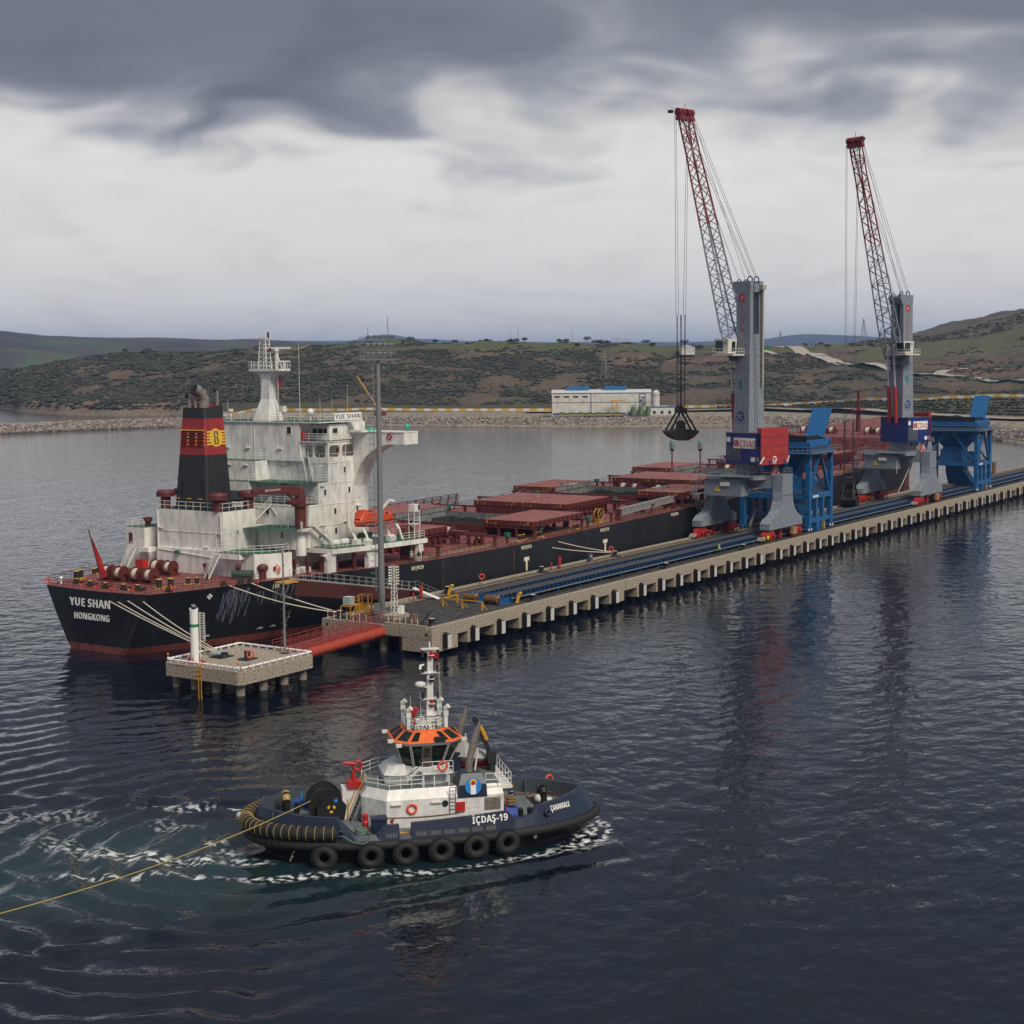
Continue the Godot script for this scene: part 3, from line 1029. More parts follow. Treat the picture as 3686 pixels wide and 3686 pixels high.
func make_pier():
	var o = thing("pier", "long concrete piled pier with black fenders along its outer edge", "pier")
	var XE = 348.0
	var slab = mb()
	slab.bb(0.0, XE, 2.25, PD, -17.6, 0.0)
	part(o, "slab", slab, "concrete")
	var edge = mb()
	edge.bb(0.25, XE, PD, PD + 0.18, -0.95, -0.02)
	part(o, "kerb", edge, "concrete")
	var kerb2 = mb()
	kerb2.bb(8.0, XE, PD, PD + 0.30, -17.58, -16.9)
	part(o, "kerb", kerb2, "concrete")
	var ends = mb()
	ends.bb(0.02, 5.5, 0.55, 2.25, -4.6, -0.02)
	ends.bb(0.02, 2.6, 1.1, 2.25, -17.55, -10.0)
	part(o, "end_block", ends, "concrete")
	var rim = mb()
	rim.bb(0.05, 0.45, PD, PD + 0.35, -7.4, -0.95)
	part(o, "end_upstand", rim, "concrete")
	# working surface, dark with coal dust
	var top = mb()
	top.quad(V(0.5, PD + 0.006, -15.6), V(0.5, PD + 0.006, -1.0), V(XE, PD + 0.006, -1.0), V(XE, PD + 0.006, -15.6))
	part(o, "paving", top, "asphalt")
	var apron = mb()
	apron.quad(V(8, PD + 0.004, -16.9), V(8, PD + 0.004, -15.6), V(XE, PD + 0.004, -15.6), V(XE, PD + 0.004, -16.9))
	part(o, "apron", apron, paint("apron_concrete", lin(0.24, 0.21, 0.175), 0.9, "tar", V(0.12, 0.12, 0.12)))
	var line = mb()
	line.bb(26.0, XE, PD + 0.006, PD + 0.012, -15.72, -15.6)
	part(o, "edge_line", line, "yellow")
	for z in [-3.0, -16.5]:
		var rail = mb()
		rail.bb(24.0, XE, PD + 0.008, PD + 0.10, z - 0.06, z + 0.06)
		part(o, "crane_rail", rail, "black_iron")
	var gut = mb()
	gut.bb(0.6, XE, PD + 0.007, PD + 0.02, -1.45, -1.02)
	part(o, "cable_channel", gut, "black_iron")
	# downstands, fenders, piles
	var block = mb().bb(-1.0, 1.2, 0.78, 2.25, -2.6, -0.015).mesh()
	var wide = mb().bb(-1.0, 3.4, 0.78, 2.25, -2.6, -0.015).mesh()
	var body = mb()
	body.cbox(-0.42, 0.40, 0.92, 2.62, 0.0, 0.80, 0.05)
	body.bb(-0.2, 0.2, 2.62, 2.82, -0.02, 0.35)
	var bodym = body.mesh()
	var pad = mb().bb(-0.40, 0.38, 0.95, 2.58, 0.80, 0.87).mesh()
	var pile = mb().tube(V(0, -3, 0), V(0, 2.3, 0), 0.55, 12).mesh()
	var wet = mb().tube(V(0, -1, 0), V(0, 0.55, 0), 0.56, 12).mesh()
	var k = 0
	for x in fender_xs():
		if x > 345.0: continue
		put(o, "downstand", wide if (k % 8 == 7) else block, "concrete", V(x, 0, 0))
		var f = put(o, "fender", bodym, "fender_black", V(x, 0, 0))
		put(f, "pad", pad, "fender_pad")
		var p = put(o, "pile", pile, "pile_concrete", V(x + 0.1, 0, -1.5))
		put(p, "weed_band", wet, "algae")
		if x < 200:
			put(o, "pile", pile, "pile_concrete", V(x + 0.1, 0, -6.5))
		if x < 60:
			put(o, "pile", pile, "pile_concrete", V(x + 0.1, 0, -13.5))
		k += 1
	for z in [-8.5, -11.5, -16.5]: put(o, "pile", pile, "pile_concrete", V(1.3, 0, z))
	# square drain openings on the end face, black plates painted for their shade
	var holes = mb()
	holes.bb(-0.01, 0.05, 2.55, 2.95, -1.05, -0.65)
	holes.bb(-0.01, 0.05, 2.55, 2.95, -16.9, -16.5)
	part(o, "drain_opening", holes, "soot_and_hollow_shade")
	# joints between the deck sections
	for g in range(1, 7):
		var j = mb()
		j.bb(g * 50.35 - 0.04 - 1.9, g * 50.35 + 0.04 - 1.9, 0.9, PD + 0.19, -0.4, 0.008)
		part(o, "joint", j, "soot_and_hollow_shade")

func bollard_mesh() -> Array:
	var b = mb()
	b.bb(-0.65, 0.65, 0, 0.10, -0.65, 0.65)
	b.lathe(V(0, 0.1, 0), [[0.34, 0.0], [0.28, 0.15], [0.28, 0.55], [0.42, 0.68], [0.42, 0.78], [0.0, 0.86]], 12)
	return [b.mesh()]

func make_dolphin():
	var o = thing("mooring_dolphin", "square concrete mooring dolphin on piles off the pier end", "dolphin")
	var X0 = -31.9
	var X1 = -19.8
	var Z0 = -13.3
	var Z1 = -1.7
	var cap = mb()
	cap.cbox(X0, X1, 2.05, PD, Z0, Z1, 0.45)
	part(o, "cap", cap, "concrete")
	var rail = mb()
	var post = mb()
	var c = [V(X0 + 0.35, PD + 0.33, Z0 + 0.35), V(X0 + 0.35, PD + 0.33, Z1 - 0.35), V(X1 - 0.3, PD + 0.33, Z1 - 0.35), V(X1 - 0.3, PD + 0.33, Z0 + 0.35)]
	for i in 4:
		rail.tube(c[i], c[(i + 1) % 4], 0.12, 8)
		for k in 9:
			var p: Vector3 = c[i].lerp(c[(i + 1) % 4], (k + 0.5) / 9.0)
			post.bb(p.x - 0.13, p.x + 0.13, PD, PD + 0.22, p.z - 0.13, p.z + 0.13)
	part(o, "pipe_kerb", rail, "lettering_white")
	part(o, "kerb_support", post, "fender_pad")
	for i in 4:
		for k in 10:
			var p: Vector3 = c[i].lerp(c[(i + 1) % 4], k / 10.0)
			var q: Vector3 = c[i].lerp(c[(i + 1) % 4], k / 10.0 + 0.008)
			part(o, "red_band", mb().tube(p, q, 0.125, 8), "red_paint")
	var pile = mb().tube(V(0, -3, 0), V(0, 2.1, 0), 0.5, 14).mesh()
	var wet = mb().tube(V(0, -1, 0), V(0, 0.75, 0), 0.515, 14).mesh()
	for x in [-30.9, -27.4, -24.0, -20.9]:
		for z in [-12.2, -9.4, -6.2, -2.7]:
			var p = put(o, "pile", pile, "pile_concrete", V(x, 0, z))
			put(p, "weed_band", wet, "algae")
	var lad = mb()
	for s in [-0.22, 0.22]:
		lad.bar(V(X0 - 0.12, -0.4, -7.6 + s), V(X0 - 0.12, PD + 0.5, -7.6 + s), 0.07)
	for k in 13: lad.bar(V(X0 - 0.12, -0.1 + k * 0.3, -7.82), V(X0 - 0.12, -0.1 + k * 0.3, -7.38), 0.05)
	for k in 3:
		lad.path([V(X0 - 0.12, 2.3 + k * 0.5, -7.85), V(X0 - 0.7, 2.3 + k * 0.5, -7.9), V(X0 - 0.75, 2.3 + k * 0.5, -7.3), V(X0 - 0.12, 2.3 + k * 0.5, -7.35)], 0.03, 4)
	part(o, "ladder", lad, "yellow")
	var hook = mb()
	hook.bb(-27.4, -25.2, PD, PD + 0.08, -10.8, -8.9)
	hook.lathe(V(-26.2, PD + 0.08, -9.6), [[0.5, 0], [0.42, 0.25], [0.5, 0.4], [0.5, 0.5], [0, 0.5]], 14)
	part(o, "hook_base", hook, "black_iron")
	for s in [0.0, 0.75]:
		var h = mb()
		h.tube(V(-27.2 + s, PD + 0.45, -10.4 + s * 0.5), V(-26.5 + s, PD + 0.45, -9.7 + s * 0.5), 0.26, 10)
		part(o, "release_hook", h, paint("hook_grey_%d" % int(s * 4), lin(0.22, 0.30, 0.36), 0.5, "mottle", Vector3.ONE))
	part(o, "painted_mark", mb().bb(X0 - 0.004, X0 + 0.01, PD - 0.22, PD - 0.12, -11.6, -9.9), "red_paint")
	# white beacon column with a green band
	var b = thing("beacon_column", "white cylindrical beacon with a green band on the mooring dolphin", "beacon", V(-30.25, PD, -10.0))
	var base = mb().bb(-0.85, 0.85, 0, 0.12, -0.85, 0.85)
	for k in 4:
		var d = Basis(Vector3.UP, k * PI / 2 + 0.4) * V(1, 0, 0)
		base.tri(d * 0.46 + V(0, 0.12, 0), d * 0.9 + V(0, 0.12, 0), d * 0.46 + V(0, 0.9, 0))
		base.tri(d * 0.46 + V(0, 0.12, 0.02), d * 0.46 + V(0, 0.9, 0.02), d * 0.9 + V(0, 0.12, 0.02))
	part(b, "base", base, "red_paint")
	part(b, "column", mb().tube(V(0, 0.12, 0), V(0, 5.9, 0), 0.47, 20), "lettering_white")
	part(b, "green_band", mb().tube(V(0, 3.98, 0), V(0, 4.32, 0), 0.476, 20, -1.0, false), paint("beacon_green", lin(0.01, 0.22, 0.10), 0.5, ""))
	var lug = mb()
	for s in [-0.38, 0.38]: lug.torus(V(s * 0.55, 5.95, s * 0.83), 0.12, 0.04, Basis(Vector3.RIGHT, PI / 2), 12, 6)
	part(b, "lifting_lug", lug, "lettering_white")
	var lamp = mb().tube(V(0, 5.9, 0), V(0, 6.15, 0), 0.16, 10)
	part(b, "lamp_base", lamp, "tug_blue")
	part(b, "solar_panel", mb().box(V(0, 6.32, 0), V(0.5, 0.05, 0.4), Basis(Vector3.RIGHT, 0.6)), "galvanised")
	var cage = mb()
	var e = V(0.553, 0, 0.833)
	for s in [-0.18, 0.18]: cage.bar(e * 0.62 + V(s * 0.83, 0.1, -s * 0.55), e * 0.62 + V(s * 0.83, 5.6, -s * 0.55), 0.04)
	for k in 12:
		var y = 2.4 + k * 0.28
		var L = []
		for q in 9:
			var a = PI * q / 8.0 - PI / 2
			L.append(e * (0.62 + 0.55 * cos(a)) + V(0.833, 0, -0.553) * 0.3 * sin(a) + V(0, y, 0))
		cage.path(L, 0.02, 4)
	for a in [-0.6, 0.0, 0.6]:
		var q: Vector3 = e * (0.62 + 0.55 * cos(a)) + V(0.833, 0, -0.553) * 0.3 * sin(a)
		cage.bar(q + V(0, 2.4, 0), q + V(0, 5.5, 0), 0.03)
	part(b, "ladder_cage", cage, "rail_white")
	# slim grey lamp pole
	var pl = thing("lamp_pole", "slim grey lamp pole with twin floodlights on the mooring dolphin", "lamp pole", V(-21.05, PD, -5.1))
	part(pl, "base_plate", mb().bb(-0.45, 0.45, 0, 0.06, -0.45, 0.45), "black_iron")
	part(pl, "shaft", mb().tube(V(0, 0.06, 0), V(0, 11.5, 0), 0.16, 10, 0.09), "galvanised")
	var st = mb()
	for k in 24: st.bar(V(0.14, 1.5 + k * 0.4, 0.14).rotated(Vector3.UP, PI * (k % 2)), V(0.28, 1.5 + k * 0.4, 0.28).rotated(Vector3.UP, PI * (k % 2)), 0.025)
	part(pl, "climbing_steps", st, "galvanised")
	for s in [-1, 1]:
		var l = mb().box(V(s * 0.22, 11.6, 0.1), V(0.3, 0.28, 0.16), Basis.from_euler(V(-0.5, s * 0.6, 0)))
		var lp = part(pl, "floodlight", l, "black_iron")
		part(lp, "lens", mb().box(V(s * 0.22, 11.58, 0.19), V(0.25, 0.22, 0.02), Basis.from_euler(V(-0.5, s * 0.6, 0))), "aluminium")
	# small marker lights
	for p in [V(-31.5, PD, -12.9), V(-31.3, PD, -2.6)]:
		var mk = thing("marker_light", "short red and white marker post with amber lamp on the dolphin edge" if p.z < -5 else "low amber lamp post beside the lifebuoy on the dolphin", "marker light", p)
		for k in 4: part(mk, "band", mb().tube(V(0, k * 0.2, 0), V(0, k * 0.2 + 0.2, 0), 0.07, 8), "lettering_white" if k % 2 == 0 else "red_paint")
		part(mk, "lamp", mb().lathe(V(0, 0.8, 0), [[0.1, 0], [0.11, 0.12], [0.0, 0.22]], 10), paint("amber_%d" % int(-p.z), lin(0.75, 0.28, 0.02), 0.4, ""))

func lifebuoy(parent: Node3D, at: Vector3, basis: Basis, R := 0.32):
	var b = part(parent, "lifebuoy", mb().torus(at, R, 0.085, basis, 24, 8), "lifebuoy_orange")
	var t = mb()
	for k in 4:
		var a = TAU * k / 4 + 0.4
		t.torus(at + basis * V(cos(a) * R, 0, sin(a) * R), 0.088, 0.012, basis * Basis(V(0, 1, 0).cross(V(cos(a), 0, sin(a))), V(cos(a + PI / 2), 0, sin(a + PI / 2)), V(0, 1, 0)), 12, 4)
	part(b, "tape", t, "lettering_white")

func make_pier_fittings():
	var bm: Mesh = bollard_mesh()[0]
	var spots = [[V(2.3, PD, -1.7), "iron bollard at the pier's free corner beside the dark steel ramp"], [V(26.0, PD, -16.4), "iron bollard on the quay apron beside the foot of the gangway"], [V(51.0, PD, -16.4), "iron bollard on the quay apron, one with ship mooring lines near the grey cabinet"], [V(74.0, PD, -16.4), "iron bollard on the apron holding two breast lines from the ship"], [V(25.6, PD, -1.7), "iron bollard on the outer kerb beside a yellow conveyor stop"], [V(64.5, PD, -1.7), "iron bollard on the outer kerb below the middle of the conveyors"], [V(93.0, PD, -1.7), "iron bollard on the outer kerb behind the two hi-vis workers"], [V(1.4, PD, -15.8), "iron bollard on the pier end holding two stern lines"], [V(285.0, PD, -16.4), "iron bollard on the far apron with bow lines by a timber stack"]]
	for s in spots:
		var b = thing("bollard", s[1], "bollard", s[0], 0.0, "bollards along the pier")
		part(b, "casting", mb().lathe(V(0, 0.1, 0), [[0.42, 0.0], [0.34, 0.15], [0.34, 0.6], [0.48, 0.72], [0.48, 0.84], [0.0, 0.9]], 14), "black_iron")
		part(b, "foot", mb().bb(-0.75, 0.75, 0, 0.1, -0.75, 0.75), "black_iron")
		part(b, "cap", mb().lathe(V(0, 0.95, 0), [[0.4, 0], [0.0, 0.06]], 14), "fender_pad")
	var bd = thing("bollard", "black bollard with tar-stained plate in the middle of the dolphin", "bollard", V(-25.9, PD, -6.3), 0.0, "bollards along the pier")
	part(bd, "casting", mb().lathe(V(0, 0.1, 0), [[0.38, 0.0], [0.34, 0.15], [0.34, 0.65], [0.40, 0.72], [0.40, 0.84], [0.0, 0.86]], 14), "black_iron")
	part(bd, "foot", mb().cbox(-1.0, 1.0, 0, 0.1, -0.8, 0.8, 0.2), "black_iron")
	# lifebuoys on posts
	for s in [[V(34.4, PD, -16.3), "orange lifebuoy on a post on the apron beside the pulley drums"], [V(73.0, PD, -16.6), "orange lifebuoy on a post on the apron below the white tug mark"], [V(-28.8, PD, -3.2), "orange lifebuoy on a short post on the mooring dolphin"]]:
		var p = thing("lifebuoy_post", s[1], "lifebuoy", s[0], 0.0, "lifebuoy posts")
		part(p, "post", mb().tube(Vector3.ZERO, V(0, 1.1, 0), 0.035, 6), "galvanised")
		lifebuoy(p, V(0, 1.35, 0.06), Basis(Vector3.UP, -0.9) * Basis(Vector3.RIGHT, PI / 2), 0.36)
	# fire cabinets and hydrants
	for s in [[V(19.5, PD, -16.2), "red fire hose cabinet on legs beside the gangway foot"], [V(56.5, PD, -16.5), "red fire hose cabinet on legs beneath the white tug mark"], [V(268.0, PD, -16.5), "red fire hose cabinet on legs beyond the far hopper"]]:
		var p = thing("fire_cabinet", s[1], "fire cabinet", s[0], 0.5, "fire cabinets on the apron")
		part(p, "box", mb().bb(-0.36, 0.36, 0.75, 1.85, -0.18, 0.18), "red_paint")
		part(p, "door", mb().bb(-0.30, 0.30, 0.82, 1.78, 0.18, 0.20), paint("cabinet_door", lin(0.50, 0.03, 0.03), 0.4, ""))
		for q in [-0.28, 0.28]: part(p, "leg", mb().bb(q - 0.07, q + 0.07, 0, 0.75, -0.12, 0.12), "red_paint")
		part(p, "label_plate", mb().box(V(0, 1.45, 0.21), V(0.2, 0.2, 0.01), Basis(Vector3.BACK, PI / 4)), "lettering_white")
	for s in [[V(17.4, PD, -16.0), "red hydrant pillar beside the gangway foot cabinet"], [V(54.2, PD, -16.6), "red hydrant pillar beside the cabinet under the tug mark"]]:
		var p = thing("fire_hydrant", s[1], "hydrant", s[0], 0.0, "hydrants on the apron")
		part(p, "stem", mb().lathe(Vector3.ZERO, [[0.2, 0], [0.2, 0.06], [0.09, 0.1], [0.09, 0.8], [0.16, 0.85], [0.16, 1.0], [0.07, 1.05], [0.07, 1.25], [0.0, 1.3]], 10), "red_paint")
		part(p, "outlet", mb().tube(V(-0.26, 0.9, 0), V(0.26, 0.9, 0), 0.07, 8), "red_paint")
	var cb = thing("control_cabinet", "small grey control cabinet on the apron below the ship side", "cabinet", V(66.0, PD, -16.5))
	part(cb, "body", mb().cbox(-0.45, 0.45, 0.3, 1.3, -0.25, 0.25, 0.04), "crane_dark")
	part(cb, "stand", mb().bb(-0.3, 0.3, 0, 0.3, -0.15, 0.15), "galvanised")
	part(cb, "label_plate", mb().bb(-0.12, 0.12, 0.8, 1.05, 0.25, 0.262), "lettering_white")
	# steel ramp at the corner
	var rp = thing("steel_ramp", "dark rusty steel channel propped up at the pier's free corner", "ramp", V(1.5, PD, -2.1))
	var r = mb()
	for s in [-0.55, 0.55]: r.prism(PackedVector2Array([V2(-1.15, 0), V2(-0.95, 0), V2(0.45, 2.0), V2(0.95, 2.0), V2(0.95, 0), V2(0.75, 0), V2(0.6, 1.6)]), s - 0.04, s + 0.04, Transform3D(Basis(V(0.6, 0, 0.8), V(0.8, 0, -0.6), Vector3.UP), Vector3.ZERO))
	part(rp, "side_plate", r, paint("rusty_dark", lin(0.035, 0.016, 0.016), 0.6, "grime", V(0.8, 0.8, 0.8)))
	part(rp, "web", mb().box(V(0, 1.0, 0), V(1.1, 2.35, 0.08), Basis(V(0.8, 0, -0.6), V(0.36, 0.8, 0.48), V(-0.48, 0.6, -0.64).normalized())), "soot_and_hollow_shade")
	# rail round the free end
	var rl = thing("end_railing", "red and white pipe railing round the pier's free end", "railing")
	var L = [V(0.6, PD, -7.2), V(0.6, PD, -2.6)]
	var top = mb()
	for y in [0.55, 1.05]: top.tube(L[0] + V(0, y, 0), L[1] + V(0, y, 0), 0.035, 6)
	part(rl, "rail_bar", top, "catwalk_red")
	for k in 6: part(rl, "post", mb().tube(V(0.6, PD, -7.2 + k * 0.92), V(0.6, PD + 1.05, -7.2 + k * 0.92), 0.04, 6), "lettering_white")
	var L2 = mb()
	for y in [0.55, 1.05]: L2.path([V(0.5, PD + y, -17.2), V(0.5, PD + y, -10.6), V(4.6, PD + y, -10.6)], 0.035, 6)
	part(rl, "rail_bar", L2, "catwalk_red")
	for k in 7: part(rl, "post", mb().tube(V(0.5, PD, -17.0 + k * 1.05), V(0.5, PD + 1.05, -17.0 + k * 1.05), 0.04, 6), "lettering_white")
	# junction boxes
	for s in [[V(1.2, PD, -3.5), V(0.7, 1.1, 0.5), "brown", "tan electrical box behind the end railing"], [V(4.9, PD, -12.4), V(0.7, 1.3, 0.6), "galvanised", "grey electrical box at the foot of the tall light mast"], [V(5.6, PD, -9.0), V(0.75, 1.15, 0.6), "lettering_white", "white electrical box at the foot of the lattice signal mast"]]:
		var b = thing("junction_box", s[3], "electrical box", s[0], 0.2, "electrical boxes on the pier")
		var mt = paint("box_tan", lin(0.24, 0.18, 0.12), 0.7, "grime", Vector3.ONE) if s[2] == "brown" else M[s[2]]
		part(b, "housing", mb().cbox(-s[1].x / 2, s[1].x / 2, 0.35, s[1].y + 0.3, -s[1].z / 2, s[1].z / 2, 0.04), mt)
		part(b, "stand", mb().bb(-s[1].x * 0.3, s[1].x * 0.3, 0, 0.35, -s[1].z * 0.3, s[1].z * 0.3), "galvanised")
		part(b, "lid", mb().bb(-s[1].x / 2 - 0.04, s[1].x / 2 + 0.04, s[1].y + 0.3, s[1].y + 0.36, -s[1].z / 2 - 0.04, s[1].z / 2 + 0.04), mt)
	var pb = thing("mast_plinth", "low concrete plinth under the lattice signal mast", "plinth", V(4.7, PD, -9.4))
	part(pb, "block", mb().cbox(-1.6, 1.6, 0, 0.55, -1.2, 1.2, 0.05), "concrete")

func make_catwalk():
	var o = thing("catwalk", "red steel catwalk bridge between the dolphin and the pier end", "footbridge")
	var a = V(-20.0, PD, -6.9)
	var b = V(0.6, PD, -9.0)
	var d = (b - a).normalized()
	var s = V(-d.z, 0, d.x) * 0.95     # towards open water
	var deck = mb()
	deck.box((a + b) / 2 - V(0, 0.06, 0), V((b - a).length(), 0.1, 1.9), Basis(d, Vector3.UP, s.normalized()))
	part(o, "walkway", deck, "catwalk_red")
	for q in [-1.0, 1.0]:
		var g = mb()
		g.bar(a + s * q - V(0, 0.2, 0), b + s * q - V(0, 0.2, 0), 0.14, 0.35)
		part(o, "girder", g, "catwalk_red")
		var top = mb()
		for y in [0.38, 0.75, 1.12]: top.tube(a + s * q + V(0, y, 0), b + s * q + V(0, y, 0), 0.04, 6)
		part(o, "handrail", top, "catwalk_red")
		for k in 13:
			var p: Vector3 = (a + s * q).lerp(b + s * q, k / 12.0)
			part(o, "post", mb().bar(p, p + V(0, 1.12, 0), 0.07), "catwalk_red")
	# fat red pipes slung under the outer side
	var pipe = mb()
	pipe.tube(a + s * 1.15 - V(0, 0.95, 0) + d * 1.0, b + s * 1.15 - V(0, 0.95, 0), 0.62, 18)
	part(o, "service_pipe", pipe, "pipe_red")
	for k in 9:
		var p: Vector3 = (a + s * 1.15 - V(0, 0.95, 0)).lerp(b + s * 1.15 - V(0, 0.95, 0), (k + 0.8) / 9.2)
		part(o, "pipe_collar", mb().tube(p, p + d * 0.16, 0.66, 18), "pipe_red")
	var pipe2 = mb()
	pipe2.tube(a - s * 0.6 - V(0, 0.9, 0), b - s * 0.6 - V(0, 0.9, 0), 0.45, 14)
	part(o, "service_pipe", pipe2, "pipe_red")
	for q in [0.02, 0.98]:
		var p: Vector3 = a.lerp(b, q)
		part(o, "end_support", mb().box(p - V(0, 1.05, 0), V(0.35, 1.7, 2.4), Basis(d, Vector3.UP, s.normalized())), "catwalk_red")

func make_masts():
	# tall floodlight mast
	var at = V(6.8, PD, -13.1)
	var o = thing("floodlight_mast", "tall grey floodlight mast with three rows of lamps at the pier end", "light mast", at)
	part(o, "flange", mb().tube(Vector3.ZERO, V(0, 0.3, 0), 0.95, 16), "galvanised")
	part(o, "shaft", mb().tube(V(0, 0.3, 0), V(0, 33.0, 0), 0.46, 14, 0.28), "galvanised")
	var lad = mb()
	var e = V(-0.80, 0, -0.60)
	var w = V(0.60, 0, -0.80)
	for q in [-0.22, 0.22]: lad.bar(e * 0.72 + w * q + V(0, 3, 0), e * 0.62 + w * q + V(0, 32.6, 0), 0.05)
	for k in 98: lad.bar(e * 0.69 - w * 0.22 + V(0, 3.2 + k * 0.3, 0), e * 0.69 + w * 0.22 + V(0, 3.2 + k * 0.3, 0), 0.03)
	for k in 36:
		var y = 4.6 + k * 0.8
		lad.path([e * 0.7 - w * 0.3 + V(0, y, 0), e * 1.25 - w * 0.36 + V(0, y, 0), e * 1.42 + V(0, y, 0), e * 1.25 + w * 0.36 + V(0, y, 0), e * 0.7 + w * 0.3 + V(0, y, 0)], 0.025, 4)
	part(o, "caged_ladder", lad, "galvanised")
	# head frame faces the berth
	var ax = V(0.62, 0, 0.785)
	var bx = V(-0.785, 0, 0.62)
	var fr = mb()
	var hb = Basis(ax, Vector3.UP, ax.cross(Vector3.UP))
	fr.box(V(0, 33.1, 0), V(4.5, 0.10, 1.3), hb)
	for y in [33.2, 34.0, 35.2, 36.0]:
		fr.bar(-ax * 2.25 + V(0, y, 0), ax * 2.25 + V(0, y, 0), 0.09)
	for k in 6: fr.bar(ax * (-2.25 + k * 0.9) + V(0, 33.1, 0), ax * (-2.25 + k * 0.9) + V(0, 36.0, 0), 0.07)
	fr.rail([-ax * 2.25 + bx * 0.65 + V(0, 33.1, 0), ax * 2.25 + bx * 0.65 + V(0, 33.1, 0)], 1.1, 0.6, 0.025)
	fr.rail([-ax * 2.25 - bx * 0.65 + V(0, 33.1, 0), ax * 2.25 - bx * 0.65 + V(0, 33.1, 0)], 1.1, 0.6, 0.025)
	part(o, "head_frame", fr, "galvanised")
	var shade = mb().lathe(Vector3.ZERO, [[0.10, -0.28], [0.16, -0.25], [0.30, 0.0], [0.32, 0.10]], 12)
	var sm = shade.mesh()
	var lens = mb().tube(V(0, 0.05, 0), V(0, 0.07, 0), 0.28, 12).mesh()
	for row in 3:
		for k in 5:
			for q in ([-1.0, 1.0] if row == 1 else [1.0]):
				var p: Vector3 = ax * (-1.25 + k * 0.74 + row * 0.06) + bx * (0.35 * q) + V(0, 33.75 + row * 1.15, 0)
				var dn: Vector3 = (bx * q * 0.75 - V(0, 0.65, 0)).normalized()
				var side = dn.cross(Vector3.UP).normalized()
				var l = put(o, "floodlight", sm, "aluminium", p, Basis(side, dn, side.cross(dn)))
				put(l, "lens", lens, "ibc_plastic")
	part(o, "lightning_rod", mb().tube(ax * 1.35 + V(0, 36, 0), ax * 1.35 + V(0, 38.6, 0), 0.04, 6).tube(-ax * 1.2 + V(0, 36, 0), -ax * 1.2 + V(0, 37.4, 0), 0.03, 6), "galvanised")
	for q in [-1.0, 1.0]:
		part(o, "loudspeaker", mb().lathe(ax * q * 0.75 + V(0, 32.0, 0) - bx * 0.2, [[0.06, 0], [0.2, 0.45]], 10, Basis(ax, -bx, Vector3.UP)), "cab_white")
	# lattice signal mast with rows of white horns
	var q = thing("lattice_signal_mast", "white lattice mast carrying rows of white horn lamps by the pier end", "signal mast", V(4.7, PD + 0.55, -9.4))
	var m = mb()
	var H = 6.3
	for sx in [-1, 1]:
		for sz in [-1, 1]: m.bar(V(sx * 0.32, 0, sz * 0.32), V(sx * 0.2, H, sz * 0.2), 0.06)
	var z = 0.0
	for k in 14:
		var y0 = H * k / 14.0
		var y1 = H * (k + 1) / 14.0
		var r0 = lerpf(0.32, 0.2, k / 14.0)
		var r1 = lerpf(0.32, 0.2, (k + 1) / 14.0)
		var f = 1 if k % 2 else -1
		m.bar(V(f * r0, y0, r0), V(-f * r1, y1, r1), 0.035)
		m.bar(V(f * r0, y0, -r0), V(-f * r1, y1, -r1), 0.035)
		m.bar(V(r0, y0, f * r0), V(r1, y1, -f * r1), 0.035)
		m.bar(V(-r0, y0, f * r0), V(-r1, y1, -f * r1), 0.035)
	part(q, "lattice", m, "rail_white")
	var horn = mb().lathe(Vector3.ZERO, [[0.05, -0.2], [0.07, 0.0], [0.16, 0.22], [0.17, 0.24]], 10).mesh()
	for k in 7:
		for s in [-1, 0, 1]:
			var dir = V(-0.8, -0.1, 0.5).normalized() if s == 0 else (ax * s).normalized()
			var sd = dir.cross(Vector3.UP).normalized()
			put(q, "horn_lamp", horn, "cab_white", ax * s * 0.42 + V(0, 3.9 + k * 0.36, 0), Basis(sd, dir, sd.cross(dir)))
	# cage platform and water tank on a stand near the pier end
	var c = thing("crane_man_cage", "yellow crane man cage standing on the apron by the pier end", "cage", V(6.9, PD, -16.0), 0.3)
	var cg = mb()
	for sx in [-0.7, 0.7]:
		for sz in [-0.7, 0.7]: cg.bar(V(sx, 0, sz), V(sx, 2.3, sz), 0.09)
	for y in [0.05, 0.4, 0.75, 1.1, 2.3]:
		for sx in [-0.7, 0.7]:
			cg.bar(V(sx, y, -0.7), V(sx, y, 0.7), 0.06)
			cg.bar(V(-0.7, y, sx), V(0.7, y, sx), 0.06)
	part(c, "frame", cg, "yellow")
	part(c, "floor", mb().bb(-0.68, 0.68, 0.06, 0.12, -0.68, 0.68), "yellow")
	var mesh = mb()
	for k in 9:
		for sx in [-0.7, 0.7]:
			mesh.bar(V(sx, 0.05, -0.7 + k * 0.155), V(sx, 1.1, -0.7 + k * 0.155), 0.025)
			mesh.bar(V(-0.7 + k * 0.155, 0.05, sx), V(-0.7 + k * 0.155, 1.1, sx), 0.025)
	part(c, "side_bars", mesh, "yellow")
	part(c, "notice", mb().bb(-0.45, -0.1, 0.5, 0.95, 0.74, 0.76), "lettering_white")
	var t = thing("tank_stand", "yellow steel stand under the white plastic tank", "stand", V(2.3, PD, -15.0), 0.15)
	var ts = mb()
	for sx in [-0.75, 0.75]:
		for sz in [-0.7, 0.7]: ts.bar(V(sx, 0, sz), V(sx, 1.5, sz), 0.10)
	ts.bb(-0.8, 1.6, 1.5, 1.58, -0.75, 0.75)
	ts.rail([V(1.55, 0, -0.7), V(1.55, 0, 0.7)], 2.5, 0.7, 0.035, 5)
	ts.bar(V(-0.75, 0.1, 0.7), V(0.75, 1.4, 0.7), 0.06)
	part(t, "frame", ts, "yellow")
